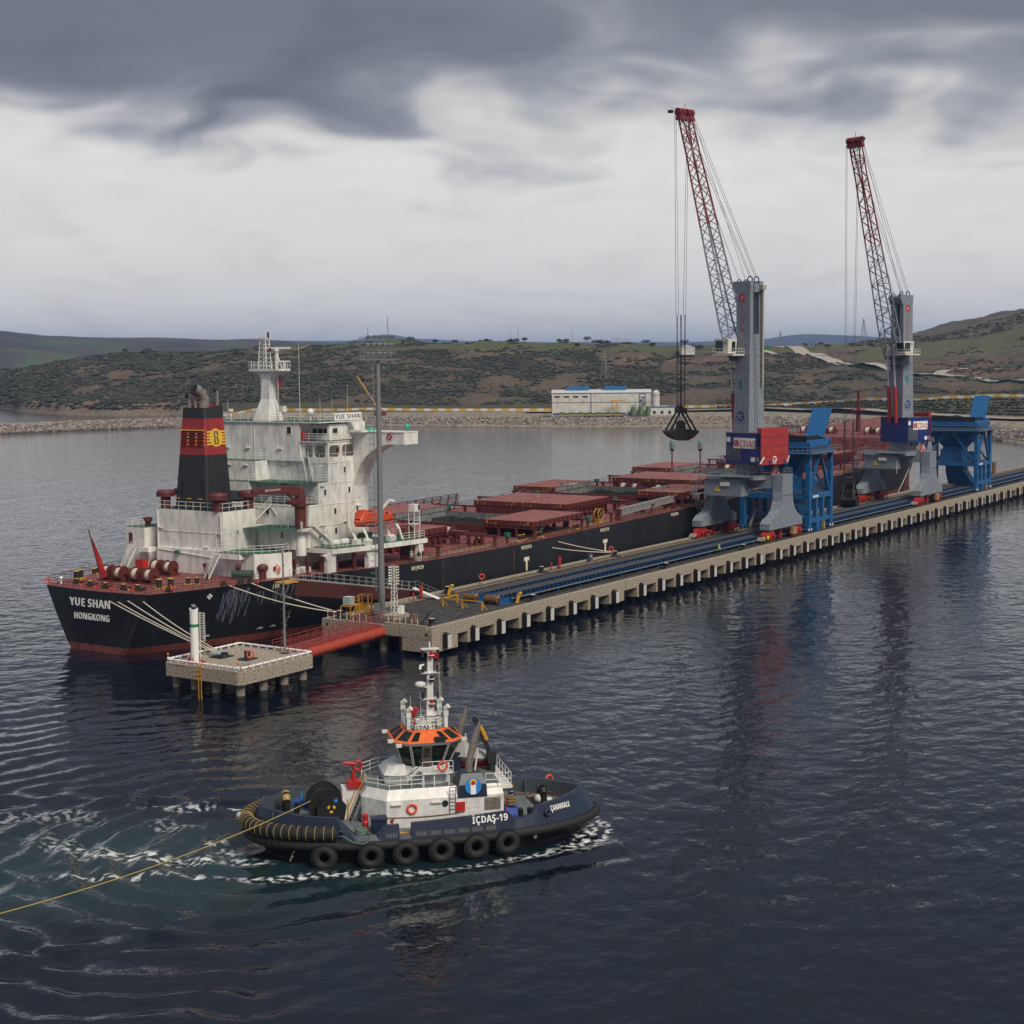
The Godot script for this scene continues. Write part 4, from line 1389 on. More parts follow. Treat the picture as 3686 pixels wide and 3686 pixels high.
	var tk = thing("plastic_tank", "white plastic caged water tank on the yellow stand", "tank", V(2.3, PD + 1.58, -15.0), 0.15)
	part(tk, "tank", mb().cbox(-0.55, 0.55, 0.08, 1.1, -0.55, 0.55, 0.08), "ibc_plastic")
	var bars = mb()
	for k in 6:
		for sx in [-0.575, 0.575]:
			bars.bar(V(sx, 0.05, -0.5 + k * 0.2), V(sx, 1.12, -0.5 + k * 0.2), 0.02)
			bars.bar(V(-0.5 + k * 0.2, 0.05, sx), V(-0.5 + k * 0.2, 1.12, sx), 0.02)
			if k < 4:
				bars.bar(V(sx, 0.15 + k * 0.3, -0.58), V(sx, 0.15 + k * 0.3, 0.58), 0.02)
				bars.bar(V(-0.58, 0.15 + k * 0.3, sx), V(0.58, 0.15 + k * 0.3, sx), 0.02)
	part(tk, "wire_cage", bars, "galvanised")

func make_conveyors():
	var XE = 346.0
	var labels = ["blue belt conveyor running the length of the pier, on the ship side", "blue belt conveyor running the length of the pier, on the outer kerb side"]
	var fr = mb()     # one idler frame with its side brackets
	for s in [-1, 1]:
		fr.box(V(0, 0.82, s * 1.18), V(0.12, 0.62, 0.10))
		fr.box(V(0, 1.14, s * 1.02), V(0.10, 0.08, 0.42), Basis(Vector3.RIGHT, -s * 0.5))
	fr.box(V(0, 0.9, 0), V(0.10, 0.10, 2.3))
	var frm = fr.mesh()
	var leg = mb()
	for s in [-1, 1]:
		leg.bar(V(0, 0, s * 1.2), V(0, 0.6, s * 1.15), 0.14)
		leg.bb(-0.2, 0.2, 0, 0.05, s * 1.2 - 0.2, s * 1.2 + 0.2)
	var legm = leg.mesh()
	for c in 2:
		var zc = -8.4 if c == 0 else -4.85
		var o = thing("belt_conveyor", labels[c], "conveyor", V(0, PD, zc), 0.0, "conveyors on the pier")
		var X0 = 21.0
		for s in [-1, 1]:
			part(o, "stringer", mb().bb(X0, XE, 0.50, 0.68, s * 1.12 - 0.06, s * 1.12 + 0.06), "conveyor_blue")
		part(o, "cable_tray", mb().bb(X0 + 2, XE, 0.52, 0.66, 1.32, 1.46), "galvanised")
		var bel = mb()
		bel.loft([[V(X0, 1.22, -1.0), V(X0, 1.08, -0.45), V(X0, 1.08, 0.45), V(X0, 1.22, 1.0)], [V(XE, 1.22, -1.0), V(XE, 1.08, -0.45), V(XE, 1.08, 0.45), V(XE, 1.22, 1.0)]], false)
		bel.bb(X0, XE, 0.36, 0.39, -0.9, 0.9)
		part(o, "belt", bel, "belt")
		var x = X0 + 1.2
		while x < XE:
			put(o, "idler_frame", frm, "conveyor_blue", V(x, 0, 0))
			x += 1.2
		x = X0 + 2.5
		while x < XE:
			put(o, "leg", legm, "conveyor_blue", V(x, 0, 0))
			x += 6.0
		# tail pulley with its guard frame
		var dr = mb().tube(V(X0 - 0.6, 0.72, -1.0), V(X0 - 0.6, 0.72, 1.0), 0.58, 24)
		part(o, "tail_pulley", dr, "belt_worn")
		var g = mb()
		for s in [-1, 1]:
			g.bb(X0 - 0.7, X0 + 1.6, 0.0, 0.85, s * 1.18 - 0.06, s * 1.18 + 0.06)
			g.bar(V(X0 + 1.6, 0.1, s * 1.18), V(X0 + 3.0, 0.55, s * 1.18), 0.12)
		g.bb(X0 - 0.1, X0 + 0.2, 0.85, 1.35, -1.4, 1.4)
		g.bb(X0 - 0.7, X0 + 1.7, 0.0, 0.1, -1.5, 1.5)
		part(o, "tail_frame", g, "conveyor_blue")
		part(o, "pulley_guard", mb().loft([[V(X0 - 1.12, 1.0, 1.02), V(X0 - 0.55, 1.38, 1.02), V(X0 - 0.5, 1.3, 1.02), V(X0 - 1.02, 0.95, 1.02)], [V(X0 - 1.12, 1.0, 1.14), V(X0 - 0.55, 1.38, 1.14), V(X0 - 0.5, 1.3, 1.14), V(X0 - 1.02, 0.95, 1.14)]], true, true, true), "yellow")
		part(o, "notice", mb().bb(X0 - 0.12, X0 - 0.105, 1.0, 1.25, -0.2, 0.15), "lettering_white")
	# yellow guard barrier in front of the pulleys
	var gb = thing("guard_barrier", "yellow steel guard barrier in front of the conveyor pulleys", "barrier", V(0, PD, 0))
	var P = [V(15.8, 0, -9.8), V(15.8, 0, -6.6), V(15.7, 0, -3.3), V(19.4, 0, -10.0)]
	for p in P: part(gb, "post", mb().bar(p, p + V(0, 1.15, 0), 0.24), "yellow")
	for p in [P[0], P[1], P[2]]: part(gb, "brace", mb().bar(p + V(0, 0.85, 0), p + V(0.75, 0, 0.25), 0.12), "yellow")
	part(gb, "rail_bar", mb().bar(P[0] + V(0, 1.1, -0.1), P[2] + V(0, 1.1, 0.1), 0.16), "yellow")
	part(gb, "rail_bar", mb().bar(P[0] + V(0, 1.1, 0), P[3] + V(0, 1.1, 0), 0.16), "yellow")
	for s in [[V(24.8, PD, -15.0), "yellow rail end stop on the apron by the gangway foot"], [V(23.5, PD, -2.6), "yellow rail end stop beside the outer conveyor pulley"]]:
		var e = thing("rail_end_stop", s[1], "end stop", s[0], 0.0, "crane rail end stops")
		part(e, "strut", mb().bar(V(-0.5, 0, 0), V(0.15, 1.35, 0), 0.35, 0.25), "yellow")
		part(e, "buffer", mb().tube(V(-0.1, 1.25, 0), V(0.55, 1.25, 0), 0.22, 10), "yellow")

var ship: Node3D

func deck_y(x: float) -> float:
	var h = 7.95 + 0.0152 * maxf(0.0, x - 50.0)
	if x > 200.0: h += 0.00055 * (x - 200.0) * (x - 200.0)
	return h

func lerp_table(T: Array, x: float) -> float:
	if x <= T[0][0]: return T[0][1]
	for k in T.size() - 1:
		if x <= T[k + 1][0]: return lerpf(T[k][1], T[k + 1][1], (x - T[k][0]) / (T[k + 1][0] - T[k][0]))
	return T[-1][1]

const HB_DECK := [[-18.4, 9.2], [-14, 10.9], [-10, 11.9], [-4.3, 13.0], [0, 14.2], [8, 15.9], [15, 17.7], [22, 19.3], [28, 20.1], [40, 20.4], [215, 20.4], [232, 19.4], [248, 16.9], [262, 13.0], [275, 8.4], [286, 3.6], [292, 0.25]]
const HB_LOW := [[-18.4, 4.9], [-14, 7.0], [-10, 8.7], [-4.3, 10.6], [0, 11.8], [8, 14.2], [15, 16.6], [22, 18.6], [30, 20.0], [45, 20.4], [210, 20.4], [230, 17.6], [248, 12.4], [262, 8.0], [275, 4.2], [284, 1.4], [287, 0.1], [292, 0.1]]

func half_beam(x: float, y: float) -> float:
	var f = clampf(y / deck_y(x), -0.4, 1.3)
	var a = lerp_table(HB_LOW, x)
	var b = lerp_table(HB_DECK, x)
	return maxf(0.05, a + (b - a) * (f if f < 0 else pow(f, 0.85)))

func make_ship():
	ship = thing("bulk_carrier", "black hulled bulk carrier with red deck and hatches moored behind the pier", "ship", V(0, 0, -39.26), 0.0085)
	var xs = [-18.4]
	var x = -16.0
	while x < 292.0:
		xs.append(x)
		x += 2.0 if x < 30.0 or x > 205.0 else 7.0
	xs.append(292.0)
	var black = mb()
	var red = mb()
	var red_y = func(q: float) -> float: return 0.9 + 0.014 * maxf(0.0, q - 30.0)
	for side in [1.0, -1.0]:
		for k in xs.size() - 1:
			for band in 5:
				var P = []
				for q in [xs[k], xs[k + 1]]:
					var t: float = deck_y(q) - 0.02
					if q > 236.0: t += 4.4
					var r: float = red_y.call(q)
					var Y = [t, lerpf(t, r, 0.5), r, r * 0.4 - 0.6, -5.0]
					if band < 4:
						P.append(V(q, Y[band], side * half_beam(q, Y[band])))
						P.append(V(q, Y[band + 1], side * half_beam(q, Y[band + 1])))
				if band >= 4: continue
				var mb: MB = black if band < 2 else red
				if side > 0: mb.quad(P[0], P[1], P[3], P[2])
				else: mb.quad(P[0], P[2], P[3], P[1])
	# transom
	var t0 = deck_y(-18.4) - 0.02
	var R: float = red_y.call(-18.4)
	var n = 10
	for k in n:
		for b in 3:
			var ya: float = [R, R * 0.4 - 0.6, -5.0][b] if b > 0 else t0
			var ylo: float = [R, -0.24, -5.0][b]
			var yhi: float = [t0, R, -0.24][b]
			var wl = half_beam(-18.4, ylo)
			var wh = half_beam(-18.4, yhi)
			var u0 = -1.0 + 2.0 * k / n
			var u1 = -1.0 + 2.0 * (k + 1) / n
			var bow = func(u: float, y: float) -> float: return -18.4 - 0.9 * (1.0 - u * u) * clampf(y / 8.0, 0.15, 1.0)
			var q = [V(bow.call(u0, ylo), ylo, u0 * wl), V(bow.call(u1, ylo), ylo, u1 * wl), V(bow.call(u1, yhi), yhi, u1 * wh), V(bow.call(u0, yhi), yhi, u0 * wh)]
			(black if b == 0 else red).quad(q[0], q[1], q[2], q[3])
	# forecastle step at its after end
	black.quad(V(236, deck_y(236), 19.0), V(236, deck_y(236), -19.0), V(236, deck_y(236) + 0.1, -19.0), V(236, deck_y(236) + 0.1, 19.0))
	var hull = part(ship, "hull", black, "hull_black")
	part(hull, "boot_top", red, "boot_red", "weathered red antifouling band along the waterline")
	# weather deck with openings at the working holds
	var holds = [[37.0, false], [63.4, true], [88.3, false], [115.4, true], [139.6, false], [165.0, true], [190.0, false], [214.0, false]]
	var dk = mb()
	var cuts = xs.duplicate()
	for h in holds:
		if h[1]: cuts.append(h[0] - 7.4); cuts.append(h[0] + 7.4)
	cuts.sort()
	for k in cuts.size() - 1:
		var a: float = cuts[k]
		var b: float = cuts[k + 1]
		if b - a < 0.01 or b > 237.0: continue
		var hole = false
		for h in holds:
			if h[1] and (a + b) / 2 > h[0] - 7.4 and (a + b) / 2 < h[0] + 7.4: hole = true
		var ya = deck_y(a)
		var yb = deck_y(b)
		var wa = half_beam(a, ya)
		var wb = half_beam(b, yb)
		if hole:
			dk.quad(V(a, ya, -wa), V(a, ya, -9.2), V(b, yb, -9.2), V(b, yb, -wb))
			dk.quad(V(a, ya, 9.2), V(a, ya, wa), V(b, yb, wb), V(b, yb, 9.2))
		else: dk.quad(V(a, ya, -wa), V(a, ya, wa), V(b, yb, wb), V(b, yb, -wb))
	# rounded apron of the counter stern
	dk.loft([range(0, 11).map(func(k): return V(-18.4 - 0.9 * (1.0 - pow(-1.0 + k * 0.2, 2.0)), deck_y(-18.4), (-1.0 + k * 0.2) * 9.2)), range(0, 11).map(func(k): return V(-18.4, deck_y(-18.4), (-1.0 + k * 0.2) * 9.2))], false)
	part(ship, "deck", dk, "deck_red")
	make_forecastle()
	for h in holds: make_hatch(h[0], h[1], holds.find(h))
	make_ship_rails()
	make_deckhouse()
	make_funnel()
	make_poop_gear()
	make_deck_gear()
	make_hull_marks()

func make_forecastle():
	var f = mb()
	var y = deck_y(236) + 4.4
	var prev = []
	var q = 236.0
	while q <= 292.0:
		var yy = deck_y(q) + 4.38
		var w = half_beam(q, yy)
		if prev.size(): f.quad(V(prev[0], prev[1], -prev[2]), V(prev[0], prev[1], prev[2]), V(q, yy, w), V(q, yy, -w))
		prev = [q, yy, w]
		q += 4.0
	f.quad(V(236, deck_y(236), -19.1), V(236, deck_y(236), 19.1), V(236, y, 19.1), V(236, y, -19.1))
	var o = part(ship, "forecastle", f, "deck_red")
	var m = mb()
	m.tube(V(250, y - 0.5, 0), V(250, y + 6.0, 0), 0.75, 10, 0.6)
	m.lathe(V(250, y + 5.8, 0), [[0.6, 0], [1.8, 0.7], [1.8, 0.95], [0, 0.95]], 12)
	m.tube(V(250, y + 6.4, 0), V(250, y + 11.5, 0), 0.55, 8, 0.45)
	part(ship, "foremast", m, "gear_red")
	var rl = mb()
	rl.rail([V(236.2, y, -18.6), V(236.2, y, 18.6)], 1.0, 2.0, 0.04)
	rl.rail([V(236.2, y, -18.8), V(248, deck_y(248) + 4.4, -16.8), V(262, deck_y(262) + 4.4, -13.0)], 1.0, 2.0, 0.04)
	rl.rail([V(248.2, y + 6.7, -1.8), V(251.8, y + 6.7, -1.8), V(251.8, y + 6.7, 1.8), V(248.2, y + 6.7, 1.8)], 1.0, 1.2, 0.04, 2, true)
	part(o, "railing", rl, "gear_red")
	for z in [-12.0, -7.0, 6.0, 11.5]: winch(V(245, y, z), 1.4)
	var dv = mb()
	dv.bar(V(246, y, 17), V(246, y + 3.0, 17), 0.4)
	dv.bar(V(246, y + 3.0, 17), V(243, y + 9.0, 14.5), 0.35)
	part(ship, "bow_derrick", dv, "gear_red")

func winch(at: Vector3, s := 1.0, side := 1.0):
	var w = mb()
	w.xf = Transform3D(Basis().scaled(V(s, s, s)), at)
	w.bb(-0.9, 0.9, 0, 0.12, -1.9, 1.9)
	for z in [-1.5, -0.45]: w.tube(V(0, 0.95, z - 0.05), V(0, 0.95, z + 0.05), 0.85, 18)
	w.bb(-0.5, 0.5, 0.1, 1.35, -0.2, 0.35)
	for z in [0.6, 1.6]: w.tube(V(0, 0.95, z - 0.05), V(0, 0.95, z + 0.05), 0.85, 18)
	for z in [-1.7, 1.8]: w.prism(PackedVector2Array([V2(-0.7, 0), V2(0.7, 0), V2(0.25, 1.1), V2(-0.25, 1.1)]), z - 0.07, z + 0.07, Transform3D(Basis(Vector3.RIGHT, Vector3.BACK, Vector3.UP), Vector3.ZERO))
	w.tube(V(0, 0.95, -1.9), V(0, 0.95, 2.2), 0.22, 10)
	var o = part(ship, "mooring_winch", w, "gear_red")
	var d = mb()
	d.xf = w.xf
	d.tube(V(0, 0.95, -1.4), V(0, 0.95, -0.5), 0.66, 16)
	d.tube(V(0, 0.95, 0.7), V(0, 0.95, 1.5), 0.62, 16)
	part(o, "rope_drum", d, "rope")

func cover_panel(L: float, W: float) -> MB:
	var m = mb()
	# top slightly crowned, deep edge, ribs on the edges
	m.loft([[V(-L / 2, 0, -W / 2), V(L / 2, 0, -W / 2), V(L / 2, 0, W / 2), V(-L / 2, 0, W / 2)].map(func(p): return p), [V(-L / 2, 0.85, -W / 2), V(L / 2, 0.85, -W / 2), V(L / 2, 0.85, W / 2), V(-L / 2, 0.85, W / 2)]], true)
	return m

func make_hatch(xc: float, opened: bool, idx: int):
	var L = 15.4
	var W = 9.7
	var y0 = deck_y(xc)
	var tilt = Basis(Vector3.BACK, 0.0152 if xc > 55.0 else 0.004)
	var ct = y0 + 1.75
	# coaming with stays
	var c = mb()
	c.xf = Transform3D(tilt, V(xc, y0, 0))
	for s in [-1, 1]:
		c.bb(-7.7, 7.7, -0.1, 1.75, s * 9.3 - 0.12, s * 9.3 + 0.12)
		c.bb(s * 7.5 - 0.12, s * 7.5 + 0.12, -0.1, 1.75, -9.3, 9.3)
		c.bb(-7.9, 7.9, 1.45, 1.62, s * 9.55 - 0.22, s * 9.55 + 0.22)
		for k in 10:
			var q = -6.9 + k * 1.53
			c.tri(V(q, 1.5, s * 9.42), V(q, 0, s * 9.42), V(q, 0, s * 10.15))
			c.tri(V(q, 1.5, s * 9.42), V(q, 0, s * 10.15), V(q, 0, s * 9.42))
		for k in 12:
			var q = -8.5 + k * 1.55
			c.tri(V(s * 7.62, 1.5, q), V(s * 7.62, 0, q), V(s * 8.3, 0, q))
			c.tri(V(s * 7.62, 1.5, q), V(s * 8.3, 0, q), V(s * 7.62, 0, q))
		# rolling tracks reaching to the ship's sides
		for z in [-1, 1]:
			c.bb(s * 7.45 - 0.22, s * 7.45 + 0.22, 1.45, 1.72, z * 9.4, z * 19.3)
			for k in 3: c.bb(s * 7.45 - 0.3, s * 7.45 + 0.3, 0, 1.45, z * (12.0 + k * 3.4) - 0.12, z * (12.0 + k * 3.4) + 0.12)
	var co = part(ship, "hatch_coaming", c, "gear_red")
	# pipes and small fittings between coaming and hatch sides
	for s in [-1, 1]:
		var m = mb()
		var zc: float = s * (W / 2 + 0.05) if not opened else s * 13.9
		m.xf = Transform3D(tilt, V(xc, y0 + 1.82, zc))
		var h = 0.86
		m.bb(-L / 2, L / 2, 0.0, h, -W / 2, W / 2)
		for k in 11:
			var q = -L / 2 + 0.6 + k * (L - 1.2) / 10
			m.bb(q - 0.05, q + 0.05, 0.05, h - 0.12, s * (W / 2), s * (W / 2 + 0.22))
		for k in 7:
			var q = -W / 2 + 0.6 + k * (W - 1.2) / 6
			for e in [-1, 1]: m.bb(e * L / 2, e * (L / 2 + 0.2), 0.05, h - 0.12, q - 0.05, q + 0.05)
		for e in [-1, 1]: m.tube(V(e * 7.45, -0.05, -W / 2 + 0.6), V(e * 7.45 + e * 0.3, -0.05, -W / 2 + 0.6), 0.2, 8)
		var cov = part(ship, "hatch_cover", m, "gear_red")
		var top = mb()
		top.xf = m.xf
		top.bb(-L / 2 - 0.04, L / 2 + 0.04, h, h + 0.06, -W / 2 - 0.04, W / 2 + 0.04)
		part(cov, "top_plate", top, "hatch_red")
		var lug = mb()
		lug.xf = m.xf
		for k in 8: lug.bb(-6.5 + k * 1.85 - 0.08, -6.5 + k * 1.85 + 0.08, h + 0.06, h + 0.13, -s * W / 2 + s * 0.5 - 0.08, -s * W / 2 + s * 0.5 + 0.08)
		part(cov, "lugs", lug, "gear_red")
		var lash = mb()
		lash.xf = m.xf
		for k in [-3.2, -2.4, 2.4, 3.2]: lash.torus(V(-L / 2 - 0.06, 0.35, k), 0.16, 0.03, Basis(Vector3.BACK, PI / 2), 10, 4)
		part(cov, "lifting_ring", lash, "yellow")
		var num = str(9 - idx)
		var nb = Basis(V(0, 0, 1), V(0, 1, 0), V(-1, 0, 0))
		letters(cov, "number", num, sans_bold, 0.5, "yellow", V(xc - L / 2 - 0.22, y0 + 2.25, zc + (W / 2 - 0.9)), nb)
		letters(cov, "number", num, sans_bold, 0.5, "yellow", V(xc - L / 2 - 0.22, y0 + 2.25, zc - (W / 2 - 0.9)), nb)
		if opened:
			var seal = mb()
			seal.xf = m.xf
			seal.bb(-L / 2 + 0.05, L / 2 - 0.05, 0.02, h - 0.05, -s * W / 2 - s * 0.03, -s * W / 2)
			part(cov, "joint_face", seal, "hold_grey")
		if idx == 3: helipad(cov, V(xc, y0 + 2.75, zc), s, W, tilt)
	if opened:
		var h = mb()
		var yb = -2.0
		for s in [-1, 1]:
			h.bb(-7.38, 7.38, yb - y0, 1.73, s * 9.18, s * 9.16)
			h.bb(s * 7.38, s * 7.36, yb - y0, 1.73, -9.16, 9.16)
		h.xf = Transform3D(tilt, V(xc, y0, 0))
		var hm = mb()
		hm.xf = h.xf
		for s in [-1, 1]:
			hm.bb(-7.36, 7.36, yb - y0, 1.73, s * 9.18, s * 9.15)
			hm.bb(s * 7.38, s * 7.35, yb - y0, 1.73, -9.15, 9.15)
		part(co, "hold_wall", hm, "hold_grey")
		# coal left in the hold, heaped in slopes
		var cm = mb()
		var hn = noise(0.25, 4, 200 + idx)
		var rows = []
		for i in 19:
			var r = []
			for j in 19:
				var px = -7.3 + 14.6 * i / 18.0
				var pz = -9.1 + 18.2 * j / 18.0
				var e = maxf(absf(px) / 7.3, absf(pz) / 9.1)
				r.append(V(xc + px, y0 - 2.6 + 2.6 * pow(e, 3.0) + 0.6 * hn.get_noise_2d(px, pz) + (0.9 if opened and px > 3.0 else 0.0), pz))
			rows.append(r)
		for i in 18:
			for j in 18: cm.quad(rows[i][j], rows[i][j + 1], rows[i + 1][j + 1], rows[i + 1][j])
		part(co, "coal", cm, "coal", "black coal heaped in the open hold")

func arc_strip(mb: MB, c: Vector3, r0: float, r1: float, a0: float, a1: float, lim_z0: float, lim_z1: float, lim_x: float):
	var n = 40
	for k in n:
		var u = lerpf(a0, a1, k / float(n))
		var w = lerpf(a0, a1, (k + 1) / float(n))
		var P = [c + V(cos(u) * r0, 0, sin(u) * r0), c + V(cos(w) * r0, 0, sin(w) * r0), c + V(cos(w) * r1, 0, sin(w) * r1), c + V(cos(u) * r1, 0, sin(u) * r1)]
		var ok = true
		for p in P:
			if p.z < lim_z0 or p.z > lim_z1 or absf(p.x) > lim_x: ok = false
		if ok: mb.quad(P[0], P[1], P[2], P[3])
		if ok: mb.quad(P[3], P[2], P[1], P[0])

func helipad(cov: Node3D, at: Vector3, s: float, W: float, tilt: Basis):
	# the circle is split between the two rolled-back panels: its centre lies on each panel's inner edge
	var edge = -s * W / 2
	var z0 = -W / 2 - 0.05
	var z1 = W / 2 + 0.05
	var a0 = 0.0 if s > 0 else PI
	var g = mb()
	g.xf = Transform3D(tilt, at)
	arc_strip(g, V(0, 0.0, edge), 0.02, 3.1, a0, a0 + PI, z0, z1, 7.7)
	part(cov, "helipad_disc", g, paint("helipad_green", lin(0.03, 0.17, 0.09), 0.7, "grime", V(0.3, 0.3, 0.3)))
	var y = mb()
	y.xf = g.xf
	arc_strip(y, V(0, 0.004, edge), 3.1, 3.3, a0, a0 + PI, z0, z1, 7.7)
	arc_strip(y, V(0, 0.004, edge), 5.6, 5.85, a0, a0 + PI, z0, z1, 7.7)
	arc_strip(y, V(0, 0.004, edge), 7.1, 7.3, a0, a0 + PI, z0, z1, 7.7)
	part(cov, "helipad_ring", y, "yellow")
	var h = mb()
	h.xf = g.xf
	for q in [-1.2, 1.2]: h.bb(q - 0.28, q + 0.28, 0.003, 0.008, edge, edge + s * 2.0)
	h.bb(-1.2, 1.2, 0.003, 0.0075, edge, edge + s * 0.3)
	part(cov, "helipad_letter", h, "lettering_white")

func make_ship_rails():
	for s in [1, -1]:
		var r = mb()
		var pts = []
		var x = -17.9
		while x < 236.0:
			if not (s > 0 and x > 1.0 and x < 15.0):
				pts.append(V(x, deck_y(x), s * (half_beam(x, deck_y(x)) - 0.12)))
			elif pts.size():
				r.rail(pts, 1.05, 1.5, 0.032, 3)
				pts = []
			x += 4.0 if x < 30 else 7.0
		r.rail(pts, 1.05, 1.5, 0.032, 3)
		part(ship, "deck_railing", r, "gear_red")
	var t = mb()
	var L = []
	for k in 9:
		var u = -1.0 + k * 0.25
		L.append(V(-18.3 - 0.8 * (1 - u * u), deck_y(-18), u * 9.0))
	t.rail(L, 1.05, 1.2, 0.032, 3)
	part(ship, "stern_railing", t, "gear_red")
	# green walkway with yellow edges on the starboard side
	var g = mb()
	var y = mb()
	var x = 24.0
	while x < 225.0:
		var a = deck_y(x) + 0.006
		var b = deck_y(x + 3) + 0.006
		g.quad(V(x, a, 16.6), V(x, a, 17.5), V(x + 3, b, 17.5), V(x + 3, b, 16.6))
		for z in [16.45, 17.5]: y.quad(V(x, a, z), V(x, a, z + 0.14), V(x + 3, b, z + 0.14), V(x + 3, b, z))
		x += 3.0
	part(ship, "walkway", g, paint("walkway_green", lin(0.09, 0.22, 0.15), 0.7, "grime", V(0.2, 0.2, 0.2)))
	part(ship, "walkway_line", y, "band_yellow")

func win(parent: Node3D, at: Vector3, w: float, h: float, basis := Basis(), frame := "ship_white"):
	var f = put(parent, "window", mb().bb(-w / 2, w / 2, -h / 2, h / 2, -0.03, 0.035).mesh(), "window_glass", at, basis)
	var fr = mb()
	for s in [-1, 1]:
		fr.bb(s * (w / 2 + 0.05) - 0.05, s * (w / 2 + 0.05) + 0.05, -h / 2 - 0.1, h / 2 + 0.1, -0.02, 0.055)
		fr.bb(-w / 2, w / 2, s * (h / 2 + 0.05) - 0.05, s * (h / 2 + 0.05) + 0.05, -0.02, 0.055)
	put(f, "frame", fr.mesh(), frame)

func stairs(parent: Node3D, a: Vector3, b: Vector3, w := 0.8):
	var m = mb()
	var d = b - a
	var side = V(d.x, 0, d.z).normalized().cross(Vector3.UP) * w / 2
	for s in [-1, 1]: m.bar(a + side * s, b + side * s, 0.05, 0.18)
	var o = part(parent, "stair", m, "rail_white")
	var t = mb()
	var n = int(d.length() / 0.27)
	for k in n:
		var p = a.lerp(b, (k + 0.5) / n)
		t.box(p, V(0.24, 0.05, w - 0.06), Basis(V(d.x, 0, d.z).normalized(), Vector3.UP, side.normalized()))
	part(o, "treads", t, "green_gear")
	var r = mb()
	for s in [-1, 1]:
		r.tube(a + side * s + V(0, 0.95, 0), b + side * s + V(0, 0.95, 0), 0.025, 4)
		r.tube(a + side * s + V(0, 0.5, 0), b + side * s + V(0, 0.5, 0), 0.02, 4)
		for k in 4:
			var p: Vector3 = a.lerp(b, k / 3.0) + side * s
			r.tube(p, p + V(0, 0.95, 0), 0.025, 4)
	part(o, "handrail", r, "rail_white")

func wall_lamp(parent: Node3D, at: Vector3):
	put(parent, "bulkhead_lamp", mb().bb(-0.45, 0.45, -0.06, 0.06, -0.15, 0.15).mesh(), "cab_white", at)

func deck_edge(parent: Node3D, x0: float, x1: float, y: float, z0: float, z1: float, rails: Array):
	part(parent, "deck_plating", mb().bb(x0, x1, y, y + 0.05, z0, z1), "green_deck")
	for r in rails: part(parent, "railing", mb().rail(r, 1.05, 1.4, 0.03, 3), "rail_white")

